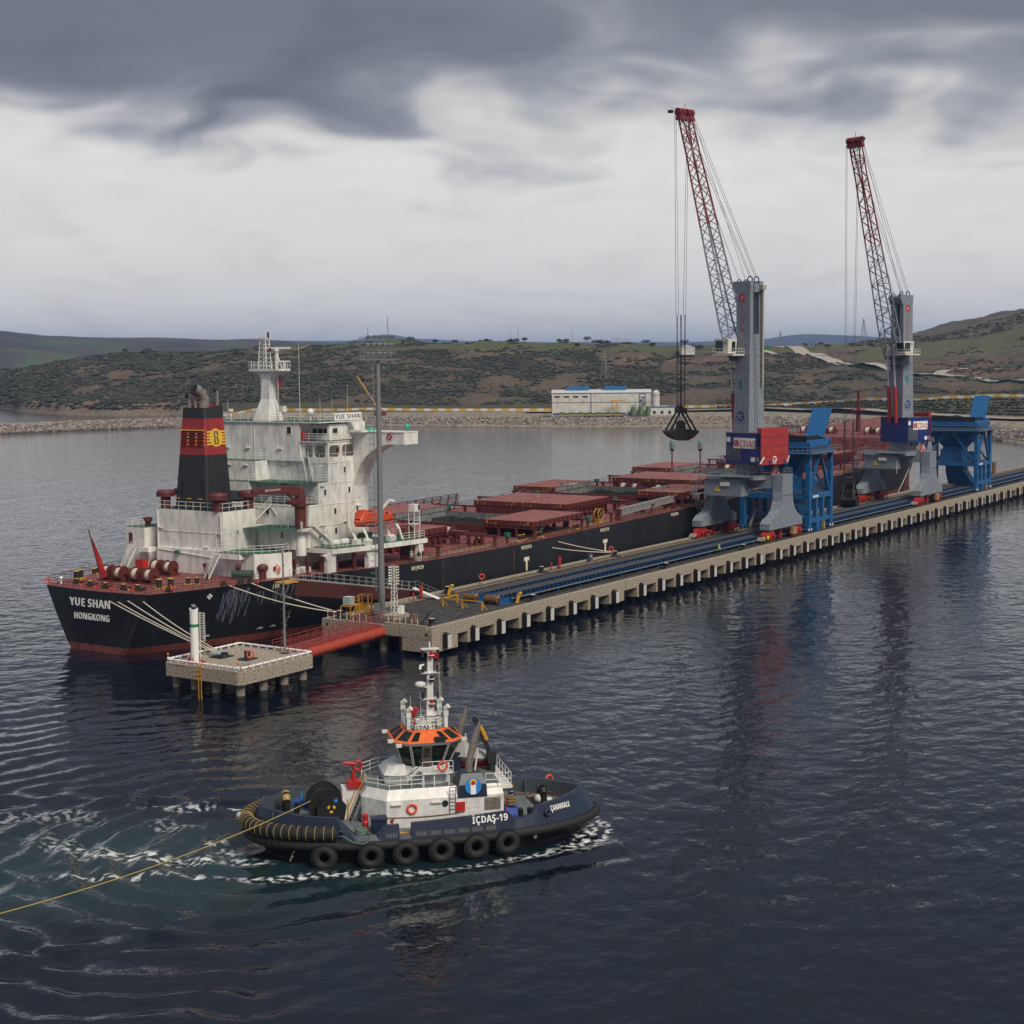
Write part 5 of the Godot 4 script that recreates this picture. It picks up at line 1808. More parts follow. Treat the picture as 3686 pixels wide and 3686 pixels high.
func make_deckhouse():
	var XF = 22.2
	var ZS = 11.9
	var ZP = -13.0
	var Y = [7.95, 11.1, 14.0, 16.9, 19.8, 22.6, 25.3, 27.95]
	var XA = [3.0, 6.2, 9.0, 11.2, 13.4, 13.4]
	var back = Basis(Vector3.UP, -PI / 2)    # faces aft
	var stb = Basis()
	# tiers
	var t0 = part(ship, "deckhouse", mb().bb(4.0, XF, Y[0], Y[1] - 0.6, -12.0, 9.2), "ship_white")
	var tiers = []
	for k in range(1, 5):
		var m = mb()
		m.bb(XA[k], XF - 0.002 * k, Y[k], Y[k + 1], ZP, ZS)
		m.bb(XA[k] - 0.05, XF - 0.1, Y[k + 1] - 0.22, Y[k + 1] - 0.16, ZP + 0.1, ZS + 0.05)
		tiers.append(part(ship, "deckhouse", m, "ship_white" if k < 3 else "house_white"))
	# green decks with rails on the after steps
	deck_edge(tiers[0], 3.2, 9.0, Y[2] - 0.002, 5.2, ZS + 1.2, [[V(6.3, Y[2], 5.3), V(6.3, Y[2], 10.6)], [V(8.9, Y[2], ZS + 1.1), V(7.9, Y[2], ZS + 1.1)]])
	deck_edge(tiers[1], 9.0, 11.2, Y[3] - 0.002, ZP, ZS, [[V(9.1, Y[3], 2.0), V(9.1, Y[3], ZS - 0.1), V(11.2, Y[3], ZS - 0.1)]])
	deck_edge(tiers[2], 8.8, 13.4, Y[4] - 0.002, ZP, ZS, [[V(8.9, Y[4], -9.0), V(8.9, Y[4], 1.2), V(11.3, Y[4], 3.0), V(11.3, Y[4], ZS - 0.1), V(13.3, Y[4], ZS - 0.1)]])
	part(tiers[2], "apron", mb().bb(8.8, 11.2, Y[3] + 1.6, Y[4] - 0.002, -10.0, 1.4), "house_white")
	# middle block and its balcony, then the tall after wall
	var blk = part(ship, "casing_block", mb().bb(10.6, 13.4, Y[4] + 0.05, Y[5], -8.0, 1.0), "house_white")
	deck_edge(blk, 10.6, 13.0, Y[5], -8.0, 1.0, [[V(10.7, Y[5], -7.8), V(10.7, Y[5], 0.9), V(13.0, Y[5], 0.9)]])
	var tow = part(ship, "wheelhouse_tower", mb().bb(13.0, XF - 0.02, Y[5], Y[7], -9.5, 7.2), "house_white")
	win(tow, V(12.99, 26.9, 5.3), 0.75, 0.95, back)
	# gallery with rounded openings: posts and lintels round a recess
	var gal = mb()
	gal.bb(13.4, XF, Y[5] - 0.02, Y[5] + 0.55, 7.2, ZS)
	gal.bb(13.38, XF, Y[6] - 0.45, Y[6], 7.2, ZS)
	gal.bb(17.5, XF - 0.3, Y[5], Y[6] - 0.1, 7.2, 10.2)
	for q in [[13.4, 13.6, 7.2, 7.75], [13.4, 13.6, 9.15, 9.45], [13.4, 13.75, 11.45, 11.9], [16.05, 16.5, 11.7, 11.9], [19.3, XF, 11.7, 11.9]]:
		gal.bb(q[0], q[1], Y[5] + 0.5, Y[6] - 0.4, q[2], q[3])
	# corner fillets of the openings
	for q in [[7.75, 9.15], [9.45, 11.45]]:
		for s in [0, 1]:
			for t in [0, 1]:
				var z: float = q[s]
				var e = 1.0 if s == 0 else -1.0
				var yy: float = Y[5] + 0.55 if t == 0 else Y[6] - 0.45
				var f = 1.0 if t == 0 else -1.0
				var P = PackedVector2Array([V2(0, 0), V2(0.4 * e, 0), V2(0.12 * e, 0.12 * f), V2(0, 0.4 * f)])
				gal.prism(P, 0, 0.19, Transform3D(Basis(Vector3.BACK, Vector3.RIGHT, Vector3.UP), V(13.405, yy, z)))
	for q in [[13.75, 16.05], [16.5, 19.3]]:
		for s in [0, 1]:
			for t in [0, 1]:
				var xx: float = q[s]
				var e = 1.0 if s == 0 else -1.0
				var yy: float = Y[5] + 0.55 if t == 0 else Y[6] - 0.45
				var f = 1.0 if t == 0 else -1.0
				gal.prism(PackedVector2Array([V2(0, 0), V2(0.45 * e, 0), V2(0.14 * e, 0.14 * f), V2(0, 0.45 * f)]), 0, 0.19, Transform3D(Basis(Vector3.RIGHT, Vector3.BACK, Vector3.UP), V(xx, yy, 11.705)))
	var g = part(ship, "gallery", gal, "ship_white")
	part(g, "railing", mb().rail([V(13.5, Y[5] + 0.5, 7.6), V(13.5, Y[5] + 0.5, 11.7), V(XF, Y[5] + 0.5, 11.8)], 0.6, 1.2, 0.03, 1), "rail_white")
	part(g, "fire_box", mb().bb(17.2, 17.5, 23.6, 24.3, 10.3, 10.8), "red_paint")
	# bridge deck: balcony, wheelhouse windows, roof with rails
	part(tow, "bridge_deck", mb().bb(12.95, XF + 0.6, Y[6], Y[6] + 0.12, 7.2, ZS + 0.1), "ship_white")
	deck_edge(tow, 13.05, XF, Y[6] + 0.12, 7.2, ZS, [[V(13.1, Y[6] + 0.15, 7.2), V(13.1, Y[6] + 0.15, ZS - 0.1), V(18.6, Y[6] + 0.15, ZS - 0.1)]])
	var wh = part(ship, "wheelhouse", mb().bb(15.6, XF, Y[6] + 0.14, Y[7] - 0.25, 7.2, 10.4).prism(PackedVector2Array([V2(20.5, 26.0), V2(XF + 0.3, 26.0), V2(XF + 0.3, 27.9), V2(19.4, 27.9)]), 10.4, 11.3, Transform3D(Basis(Vector3.RIGHT, Vector3.BACK, Vector3.UP), Vector3.ZERO)), "house_white")
	for q in [7.85, 8.85, 9.75]: win(wh, V(15.59, 26.75, q), 0.85 if q < 9 else 0.7, 0.7, back)
	win(wh, V(16.8, 26.75, 10.41), 1.1, 0.75, stb)
	part(wh, "door", mb().bb(18.6, 19.4, 25.5, 27.4, 10.39, 10.43), "rail_white")
	win(wh, V(20.2, 26.75, 10.41), 0.7, 0.7, stb)
	var roof = part(ship, "monkey_island", mb().bb(12.8, XF + 0.4, Y[7], Y[7] + 0.14, -9.7, 10.9), "house_white")
	part(roof, "deck_plating", mb().bb(12.85, XF + 0.35, Y[7] + 0.142, Y[7] + 0.17, -9.6, 10.8), "green_deck")
	part(roof, "railing", mb().rail([V(12.95, Y[7] + 0.15, -9.5), V(12.95, Y[7] + 0.15, 10.7), V(XF + 0.3, Y[7] + 0.15, 10.7)], 1.05, 1.4, 0.03, 3), "rail_white")
	var nb = part(roof, "name_board", mb().bb(16.2, 22.3, Y[7] + 0.25, Y[7] + 1.3, 10.83, 10.88), "lettering_white")
	letters(nb, "ship_name", "YUE SHAN", sans, 0.62, "black_iron", V(19.25, Y[7] + 0.78, 10.9), stb, 1.45)
	# aerials and small gear on top
	var ant = mb()
	for q in [[14.0, 6.5, 11.0, 0.05], [15.5, 8.9, 3.2, 0.04], [20.5, 9.8, 5.0, 0.03], [13.3, -6.5, 3.0, 0.04], [16.8, 10.0, 3.4, 0.03]]:
		ant.tube(V(q[0], Y[7] + 0.15, q[1]), V(q[0], Y[7] + 0.15 + q[2], q[1]), q[3], 5, q[3] * 0.5)
	part(roof, "aerials", ant, "rail_white")
	part(roof, "satellite_dome", mb().tube(V(18.0, Y[7] + 0.15, 5.0), V(18.0, Y[7] + 0.9, 5.0), 0.12, 8).sphere(V(18.0, Y[7] + 1.35, 5.0), V(0.5, 0.55, 0.5)), "rail_white")
	part(roof, "equipment_box", mb().bb(13.6, 14.4, Y[7] + 1.5, Y[7] + 2.3, 2.9, 3.7).bar(V(14, Y[7] + 0.1, 3.3), V(14, Y[7] + 1.5, 3.3), 0.12), "cab_white")
	part(roof, "vent_post", mb().tube(V(13.3, Y[7] + 0.15, -6.0), V(13.3, Y[7] + 1.5, -6.0), 0.18, 8).tube(V(13.3, Y[7] + 1.5, -6.0), V(13.3, Y[7] + 1.85, -6.0), 0.42, 10), "rail_white")
	for q in [[12.9, 7.6], [13.0, 8.3]]: part(wh, "fire_bottle", mb().tube(V(q[0] + 0.3, Y[6] + 0.2, q[1]), V(q[0] + 0.3, Y[6] + 1.6, q[1]), 0.2, 10), "red_paint")
	# starboard bridge wing on a swept bracket
	var wing = mb()
	wing.bb(19.0, XF, 25.25, 26.65, ZS, 20.9)
	wing.bb(18.9, XF + 0.05, 26.55, 26.68, ZS, 20.95)
	wing.bb(17.6, 19.0, 26.55, 26.85, 11.95, 14.5)
	var prof = [V2(11.9, 25.25), V2(20.9, 25.25), V2(20.9, 24.9), V2(17.9, 24.9), V2(16.6, 24.55), V2(15.2, 23.9), V2(14.0, 23.0), V2(13.1, 21.9), V2(12.4, 20.6), V2(11.9, 18.9)]
	wing.prism(PackedVector2Array(prof), 19.0, XF - 0.004, Transform3D(Basis(Vector3.BACK, Vector3.RIGHT, Vector3.UP), Vector3.ZERO))
	var wg = part(ship, "bridge_wing", wing, "ship_white")
	part(wg, "side_light", mb().bb(20.0, 21.2, 26.68, 27.1, 13.4, 14.2).sphere(V(20.5, 27.35, 20.3), V(0.42, 0.42, 0.42)).tube(V(20.5, 26.6, 20.3), V(20.5, 27.0, 20.3), 0.1, 6), paint("lamp_green", lin(0.05, 0.42, 0.26), 0.4, ""))
	part(wg, "lifebuoy", mb().torus(V(18.94, 26.0, 18.4), 0.36, 0.1, Basis(Vector3.BACK, PI / 2), 18, 6), "red_paint")
	var pw = mb()
	pw.bb(19.0, XF, 25.25, 26.6, -21.0, ZP)
	part(ship, "bridge_wing", pw, "ship_white")
	# windows and doors of the starboard side
	for q in [[17.0, 21.33], [12.6, 18.44], [17.9, 18.43], [14.7, 15.68], [19.6, 15.77]]: win(tiers[clampi(int((q[1] - 11.1) / 2.85), 0, 3)], V(q[0], q[1], ZS + 0.01), 0.45, 0.8)
	win(tiers[0], V(14.8, 12.93, ZS + 0.01), 0.45, 0.8)
	win(tiers[0], V(6.19, 13.0, 9.6), 0.5, 0.8, back)
	win(tiers[0], V(8.2, 13.0, ZS + 0.01), 0.5, 0.8)
	for q in [[11.3, 12.4], [12.0, 12.75], [12.2, 12.3]]: win(tiers[0], V(q[0], q[1], ZS + 0.01), 0.4, 0.45)
	part(tiers[0], "notice", mb().bb(12.7, 13.0, 12.6, 13.2, ZS, ZS + 0.03), "fender_pad")
	win(tiers[1], V(8.99, 15.7, 4.6), 0.5, 0.7, back)
	part(tiers[1], "door", mb().bb(8.94, 8.99, 14.1, 16.0, 6.8, 7.6), "rail_white")
	part(tiers[1], "door", mb().bb(17.3, 18.1, 14.1, 15.9, ZS, ZS + 0.03), "rail_white")
	part(tiers[0], "door", mb().bb(18.3, 19.1, 11.15, 13.0, ZS, ZS + 0.04), "rail_white")
	for q in [[16.9, 14.05], [11.9, 13.95], [11.6, 22.2], [12.0, 19.4]]: wall_lamp(tiers[0], V(q[0], q[1], ZS + 0.12))
	for q in [[12.9, 24.3, -6.5], [12.9, 24.3, -2.5], [12.9, 24.3, 3.5], [10.5, 22.0, -6.5], [10.5, 22.0, -4.0], [10.5, 22.0, -0.8], [8.7, 18.4, -4.0], [13.3, 22.1, 4.0], [11.1, 19.3, 5.5]]:
		put(tow, "bulkhead_lamp", mb().bb(-0.15, 0.15, -0.06, 0.06, -0.45, 0.45).mesh(), "cab_white", V(q[0], q[1], q[2]))
	# pipes and drain runs on the walls
	var pipes = mb()
	pipes.tube(V(17.2, 11.2, ZS + 0.06), V(17.2, 25.0, ZS + 0.06), 0.05, 5)
	pipes.tube(V(12.95, 22.7, -1.2), V(12.95, 27.9, -1.2), 0.05, 5)
	pipes.tube(V(13.36, 19.9, 9.0), V(13.36, 22.4, 9.0), 0.05, 5)
	pipes.path([V(8.9, 16.3, 1.0), V(8.9, 16.3, 5.4), V(8.9, 15.4, 6.2)], 0.06, 5)
	part(tiers[2], "drain_pipes", pipes, "rail_white")
	# stairs between the decks
	stairs(tiers[2], V(10.9, Y[4] + 0.1, 10.7), V(13.2, Y[5] + 0.6, 7.9))
	stairs(tiers[1], V(10.0, Y[3] + 0.1, 8.2), V(11.0, Y[4], 5.4))
	stairs(tiers[0], V(6.6, Y[2] + 0.1, 3.4), V(8.8, Y[3], 5.4))
	stairs(tiers[0], V(13.0, Y[1] + 0.1, 12.9), V(8.9, Y[2], 12.9))
	# boat deck platform on pillars
	var pf = mb()
	pf.prism(PackedVector2Array([V2(9.2, 9.0), V2(8.9, 16.1), V2(15.0, 17.6), V2(26.5, 19.2), V2(26.5, 9.0)]), 10.45, 11.1)
	var plat = part(ship, "boat_deck", pf, "ship_white")
	part(plat, "deck_plating", mb().prism(PackedVector2Array([V2(9.4, 11.9), V2(9.1, 15.95), V2(15.0, 17.4), V2(26.3, 19.0), V2(26.3, 11.9)]), 11.102, 11.14), "green_deck")
	part(plat, "railing", mb().rail([V(9.4, 11.1, 12.2), V(9.2, 11.1, 15.8), V(15.0, 11.1, 17.3)], 1.05, 1.3, 0.03, 3).rail([V(22.0, 11.1, 18.3), V(26.2, 11.1, 18.9), V(26.2, 11.1, 13)], 1.05, 1.2, 0.03, 3), "rail_white")
	for q in [[8.2, 9.9, 15.2, 15.9], [15.2, 17.6, 16.6, 17.3], [24.8, 25.8, 18.2, 18.9]]:
		part(plat, "pillar", mb().bb(q[0], q[1], 7.95, 10.45, q[2], q[3]), "ship_white")
	# arched haunches at the pillar heads
	var hn = mb()
	for q in [[9.9, 1.0], [8.2, -1.0], [15.2, -1.0], [17.6, 1.0]]:
		hn.prism(PackedVector2Array([V2(0, 10.45), V2(1.0 * q[1], 10.45), V2(0.3 * q[1], 10.15), V2(0, 9.5)]), 15.3 if q[0] < 12 else 16.7, 15.8 if q[0] < 12 else 17.2, Transform3D(Basis(Vector3.RIGHT, Vector3.BACK, Vector3.UP), V(q[0], 0, 0)))
	part(plat, "haunch", hn, "ship_white")
	stairs(plat, V(14.8, 8.0, 10.6), V(12.2, 11.0, 10.6))
	for q in [[4.2, 13.4], [6.0, 14.1], [8.0, 14.9], [10.7, 15.3], [13.4, 16.2]]:
		part(ship, "fender_post", mb().bb(q[0] - 0.16, q[0] + 0.16, 7.95, 10.2, q[1] - 0.2, q[1] + 0.2).bb(q[0] - 0.3, q[0] + 0.3, 9.6, 9.8, q[1] - 0.3, q[1] + 0.3), "gear_red")
	part(ship, "hose_locker", mb().bb(11.0, 13.0, 7.95, 8.8, 11.0, 12.0), "gear_red")
	part(ship, "workboat_cradle", mb().bb(4.5, 8.5, 7.95, 8.6, 11.2, 12.6), "rail_white")
	# starboard after block with the green roof
	var sb = part(ship, "deckhouse", mb().bb(-1.0, 3.6, 7.95, 11.2, 5.0, 11.0).prism(PackedVector2Array([V2(-1.0, 11.0), V2(3.6, 11.0), V2(3.6, 13.5), V2(0.6, 12.4)]), 7.95, 11.2).bb(-2.2, -0.98, 10.5, 11.2, 5.0, 9.5), "ship_white")
	part(sb, "deck_plating", mb().prism(PackedVector2Array([V2(-2.1, 5.0), V2(-2.1, 9.4), V2(-0.9, 10.9), V2(0.7, 12.3), V2(3.5, 13.3), V2(3.5, 5.0)]), 11.21, 11.25), "green_deck")
	part(sb, "railing", mb().rail([V(-2.1, 11.2, 5.4), V(-2.1, 11.2, 9.4), V(-0.9, 11.2, 10.9), V(0.7, 11.2, 12.2), V(3.4, 11.2, 13.2)], 1.1, 0.9, 0.032, 3), "rail_white")
	part(sb, "vent_frame", mb().rail([V(-2.0, 11.2, 5.2), V(-2.0, 11.2, 7.4), V(-0.8, 11.2, 7.4)], 3.2, 1.2, 0.035, 2), "rail_white")
	part(sb, "valve_cluster", mb().torus(V(1.6, 9.9, 12.85), 0.28, 0.05, Basis(Vector3.RIGHT, 1.3), 12, 4).torus(V(2.4, 9.9, 13.15), 0.28, 0.05, Basis(Vector3.RIGHT, 1.3), 12, 4).torus(V(1.2, 9.4, 12.7), 0.28, 0.05, Basis(Vector3.RIGHT, 1.3), 12, 4), "ship_white")
	part(sb, "vent_hood", mb().lathe(V(-0.2, 7.95, 11.7), [[0.5, 0], [0.5, 1.1], [0.75, 1.25], [0.75, 1.6], [0.5, 1.9], [0, 2.0]], 14), "gear_red")
	part(sb, "fire_box", mb().bb(0.9, 1.2, 9.0, 9.5, 12.6, 12.9), "red_paint")
	lifebuoy(sb, V(1.6, 9.0, 12.98), Basis(Vector3.UP, 0.4) * Basis(Vector3.RIGHT, PI / 2), 0.34)
	stairs(sb, V(-4.4, 8.0, 5.6), V(-2.2, 11.0, 5.6))
	# port after block
	var pb = part(ship, "deckhouse", mb().bb(-1.4, 3.6, 7.95, 13.75, -12.6, -8.9).bb(-2.4, -1.0, 10.6, 11.2, -9.0, -7.2), "ship_white")
	part(pb, "deck_plating", mb().bb(-1.3, 3.5, 13.76, 13.8, -12.5, -9.0), "green_deck")
	part(pb, "railing", mb().rail([V(3.4, 13.8, -12.5), V(-1.3, 13.8, -12.5), V(-1.3, 13.8, -9.0)], 1.05, 1.2, 0.03, 3).rail([V(-2.3, 11.2, -9.0), V(-2.3, 11.2, -7.3)], 1.05, 1.0, 0.03, 3), "rail_white")
	part(pb, "louvre", mb().bb(-1.44, -1.38, 11.5, 13.0, -11.9, -11.2), "gear_red")
	part(pb, "mushroom_vent", mb().lathe(V(0.6, 13.8, -10.2), [[0.4, 0], [0.4, 0.6], [0.65, 0.7], [0.65, 1.2], [0, 1.35]], 12), "gear_red")
	stairs(pb, V(-4.6, 8.0, -9.9), V(-2.4, 11.1, -9.9))
	# provision crane
	var pc = part(ship, "crane_pedestal", mb().tube(V(6.9, 10.3, 12.3), V(6.9, 14.0, 12.3), 0.72, 16).lathe(V(6.9, 14.0, 12.3), [[1.5, -0.35], [1.6, 0.0], [0, 0.0]], 20), "ship_white")
	part(pc, "railing", mb().rail(range(0, 9).map(func(k): return V(6.9 + 1.5 * cos(PI * k / 8.0 + PI * 0.55 - 0.6), 14.0, 12.3 + 1.5 * sin(PI * k / 8.0 - 0.6))), 1.05, 0.6, 0.03, 2), "rail_white")
	var cr = part(ship, "provision_crane", mb().lathe(V(6.9, 14.0, 12.3), [[0.78, 0], [0.78, 3.0], [1.15, 3.05], [1.15, 3.3], [0.72, 3.35], [0.66, 5.2], [0, 5.5]], 18), "gear_red")
	part(cr, "cable_winch", mb().bb(5.4, 6.4, 17.3, 18.0, 11.8, 12.8).tube(V(5.0, 17.7, 11.7), V(5.0, 17.7, 12.9), 0.35, 10), "gear_red")
	var jib = mb()
	jib.loft([[V(7.3, 18.2, 12.0), V(7.3, 18.2, 12.6), V(7.3, 19.4, 12.6), V(7.3, 19.4, 12.0)], [V(4.6, 18.8, 12.0), V(4.6, 18.8, 12.6), V(4.6, 19.9, 12.6), V(4.6, 19.9, 12.0)], [V(-2.6, 19.35, 12.1), V(-2.6, 19.35, 12.5), V(-2.6, 19.95, 12.5), V(-2.6, 19.95, 12.1)]], true, true, true)
	part(cr, "jib", jib, "gear_red")
	part(cr, "luffing_cylinder", mb().tube(V(6.2, 17.6, 12.3), V(4.2, 18.9, 12.3), 0.14, 8), "gear_red")
	part(cr, "platform_rail", mb().rail([V(5.6, 17.3, 13.6), V(8.2, 17.3, 13.6), V(8.2, 17.3, 11.0)], 1.0, 0.9, 0.03, 2), "gear_red")
	letters(cr, "load_mark", "SWL 3t 19.5m-20m", sans, 0.26, "lettering_white", V(1.2, 19.62, 12.56), Basis())
	# enclosed lifeboat in its davit
	var lb = thing("lifeboat", "orange enclosed lifeboat hanging in white davits on the ship's side", "lifeboat", V(18.9, 13.2, -39.4 + 15.6), 0.0085)
	var rings = []
	for k in 11:
		var t = k / 10.0
		var xx = -4.3 + 8.6 * t
		var w = 1.45 * pow(maxf(0.02, 1.0 - pow(absf(2 * t - 1.0), 3.2)), 0.6)
		var r = []
		for j in 12:
			var a = TAU * j / 12 - PI / 2
			var yy = 0.75 * sin(a)
			r.append(V(xx, 0.75 + yy * (0.9 if sin(a) < 0 else 0.75) + 0.35 * absf(2 * t - 1) * (1.0 if sin(a) < 0 else 0.2), w * cos(a) * (1.0 if sin(a) > -0.4 else 0.6)))
		rings.append(r)
	part(lb, "hull", mb().loft(rings, true, true, true), "safety_orange")
	var can = []
	for k in 9:
		var t = k / 8.0
		var xx = -3.7 + 7.2 * t
		var hh = 2.65 if t < 0.35 else 2.2
		if t < 0.06: hh = 1.5
		if t > 0.94: hh = 1.4
		var w = 1.2 * (0.55 if t < 0.06 or t > 0.94 else 1.0)
		can.append([V(xx, 1.0, w + 0.05), V(xx, hh - 0.45, w), V(xx, hh, w * 0.55), V(xx, hh, -w * 0.55), V(xx, hh - 0.45, -w), V(xx, 1.0, -w - 0.05)])
	part(lb, "canopy", mb().loft(can, false), "safety_orange")
	part(lb, "rubbing_strake", mb().path(range(0, 11).map(func(k): return V(-4.3 + 0.86 * k, 1.0, 1.5 * pow(maxf(0.02, 1.0 - pow(absf(0.2 * k - 1.0), 3.2)), 0.6))), 0.06, 5), "black_iron")
	for q in [-2.6, -1.2, 0.2, 1.4]: part(lb, "hatch_window", mb().box(V(q, 2.0, 1.14), V(0.5, 0.28, 0.04), Basis(Vector3.RIGHT, -0.25)), "window_glass")
	part(lb, "cox_window", mb().box(V(-2.0, 2.45, 0.92), V(0.8, 0.3, 0.05), Basis(Vector3.RIGHT, -0.8)), "window_glass")
	part(lb, "grab_line", mb().path(range(0, 13).map(func(k): return V(-3.9 + 0.62 * k, 0.78 - 0.14 * (k % 2), 1.42)), 0.025, 4), "rope")
	for q in [15.0, 22.6]:
		var d = mb()
		d.path([V(q, 11.1, 15.3), V(q + 0.2, 12.0, 15.0), V(q - 0.4, 13.6, 14.4), V(q - 0.3, 15.4, 14.3), V(q + 0.4, 16.6, 15.0), V(q + 0.7, 16.5, 15.8)], 0.24, 6)
		d.bb(q - 0.4, q + 0.6, 11.1, 11.8, 14.9, 15.8)
		d.path([V(q + 0.8, 11.1, 17.0), V(q + 0.5, 12.6, 16.7), V(q + 0.4, 13.3, 16.2)], 0.2, 6)
		part(ship, "lifeboat_davit", d, "rail_white")
	for q in [10.8, 12.7]:
		var rf = part(plat, "life_raft", mb().lathe(V(q, 11.75, 15.0), [[0.2, -0.75], [0.42, -0.68], [0.42, 0.68], [0.2, 0.75], [0, 0.75]], 14, Basis(Vector3.BACK, PI / 2)), "lettering_white")
		part(rf, "cradle", mb().bb(q - 0.5, q - 0.4, 11.1, 11.4, 14.6, 15.4).bb(q + 0.4, q + 0.5, 11.1, 11.4, 14.6, 15.4), "rail_white")
	part(plat, "boat_winch", mb().bb(18.0, 19.6, 11.1, 12.4, 13.4, 14.6).tube(V(18.6, 11.8, 13.0), V(18.6, 11.8, 15.0), 0.5, 12), "green_gear")
	for q in [15.2, 20.6]: part(plat, "locker", mb().box(V(q, 11.55, 17.2), V(1.3, 0.8, 0.7), Basis(Vector3.RIGHT, 0.25)), "rail_white")
	# lookout stand with a searchlight
	var lk = mb()
	for sx in [-0.6, 0.6]:
		for sz in [-0.5, 0.5]: lk.bar(V(25.6 + sx, 11.1, 17.5 + sz), V(25.6 + sx, 15.0, 17.5 + sz), 0.09)
	lk.bb(24.9, 26.3, 13.1, 13.2, 16.9, 18.1)
	lk.bb(24.9, 26.3, 14.95, 15.05, 16.9, 18.1)
	lk.rail([V(24.9, 13.2, 18.1), V(26.3, 13.2, 18.1)], 1.0, 0.7, 0.03, 2)
	var lko = part(plat, "lookout_stand", lk, "rail_white")
	part(lko, "searchlight", mb().bb(25.0, 26.2, 15.1, 16.0, 17.0, 18.0), "rail_white")
	part(lko, "searchlight_glass", mb().bb(25.9, 26.25, 15.2, 15.9, 17.9, 18.04), "black_iron")
	# radar mast
	var MX = 15.0
	var mst = mb()
	mst.loft([[V(MX - 1.8, 27.9, -1.8), V(MX - 1.8, 27.9, 1.3), V(MX + 1.6, 27.9, 1.3), V(MX + 1.6, 27.9, -1.8)], [V(MX - 0.75, 31.2, -1.0), V(MX - 0.75, 31.2, 0.6), V(MX + 0.75, 31.2, 0.6), V(MX + 0.75, 31.2, -1.0)], [V(MX - 0.65, 34.0, -0.95), V(MX - 0.65, 34.0, 0.55), V(MX + 0.65, 34.0, 0.55), V(MX + 0.65, 34.0, -0.95)], [V(MX - 0.8, 34.8, -1.5), V(MX - 0.8, 34.8, 1.4), V(MX + 0.9, 34.8, 1.4), V(MX + 0.9, 34.8, -1.5)], [V(MX - 1.1, 35.2, -2.8), V(MX - 1.1, 35.2, 2.8), V(MX + 1.4, 35.2, 2.8), V(MX + 1.4, 35.2, -2.8)], [V(MX - 1.1, 35.5, -2.8), V(MX - 1.1, 35.5, 2.8), V(MX + 1.4, 35.5, 2.8), V(MX + 1.4, 35.5, -2.8)]].map(func(r): r.reverse(); return r), true, false, true)
	var mo = part(ship, "radar_mast", mst, "house_white")
	part(mo, "platform_rail", mb().rail([V(MX - 1.1, 35.5, -2.8), V(MX - 1.1, 35.5, 2.8), V(MX + 1.4, 35.5, 2.8), V(MX + 1.4, 35.5, -2.8)], 1.0, 0.55, 0.035, 2, true), "rail_white")
	var lat = mb()
	for sx in [-1, 1]:
		for sz in [-1, 1]: lat.bar(V(MX + sx * 0.55, 35.5, -0.7 + sz * 0.75), V(MX + sx * 0.4, 39.8, -0.7 + sz * 0.5), 0.12)
	for k in 7:
		var yy = 35.9 + k * 0.62
		var r = lerpf(0.75, 0.5, k / 6.0)
		for s in [-1, 1]:
			lat.bar(V(MX + s * 0.5, yy, -0.7 - r), V(MX + s * 0.5, yy, -0.7 + r), 0.07)
			lat.bar(V(MX - 0.5, yy, -0.7 + s * r), V(MX + 0.5, yy, -0.7 + s * r), 0.07)
			lat.bar(V(MX + s * 0.5, yy, -0.7 - r), V(MX + s * 0.5, yy + 0.6, -0.7 + r), 0.06)
	lat.bb(MX - 0.6, MX + 0.6, 39.8, 39.9, -2.3, 0.0)
	lat.tube(V(MX, 39.9, -0.5), V(MX, 41.0, -0.5), 0.06, 6)
	lat.tube(V(MX, 39.9, -2.2), V(MX, 40.6, -2.2), 0.04, 6)
	part(mo, "signal_lattice", lat, "rail_white")
	part(mo, "navigation_light", mb().tube(V(MX, 39.9, 0.0), V(MX, 40.7, 0.0), 0.16, 8).tube(V(MX, 38.0, 0.3), V(MX, 38.5, 0.3), 0.16, 8), "gear_red")
	part(mo, "radar_scanner", mb().bar(V(MX + 0.6, 35.5, 1.0), V(MX + 0.6, 38.0, 1.0), 0.35).bar(V(MX + 0.6, 35.6, 2.0), V(MX + 0.6, 37.4, 1.1), 0.14).tube(V(MX + 0.6, 38.0, 1.0), V(MX + 0.6, 38.3, 1.0), 0.4, 10).box(V(MX + 0.6, 38.45, 1.0), V(0.35, 0.26, 4.2), Basis(Vector3.UP, 0.35)), "rail_white")
	part(mo, "radar_scanner", mb().tube(V(MX + 0.6, 35.5, 2.4), V(MX + 0.6, 36.4, 2.4), 0.16, 8).box(V(MX + 0.6, 36.55, 2.4), V(0.3, 0.2, 1.6), Basis(Vector3.UP, 0.35)), "rail_white")
	part(mo, "mast_ladder", mb().rail([V(MX + 0.2, 28.2, 1.3), V(MX + 0.2, 28.2, 1.55)], 6.5, 0.25, 0.03, 18), "rail_white")
	var stay = mb()
	for q in [[V(13.0, 28.1, -6.0), V(MX, 34.9, -2.0)], [V(13.0, 28.1, -7.2), V(MX, 34.9, -2.4)], [V(12.9, 28.0, 3.6), V(MX - 0.6, 34.6, 0.2)]]: stay.tube(q[0], q[1], 0.02, 4)
	part(mo, "stays", stay, "wire")
	part(mo, "flag", mb().loft([[V(MX + 0.8, 34.4, 1.0), V(MX + 0.9, 34.2, 1.3)], [V(MX + 0.75, 33.6, 1.05), V(MX + 0.95, 33.5, 1.45)], [V(MX + 0.8, 32.8, 1.0), V(MX + 0.9, 32.7, 1.35)]], false), "flag_red")

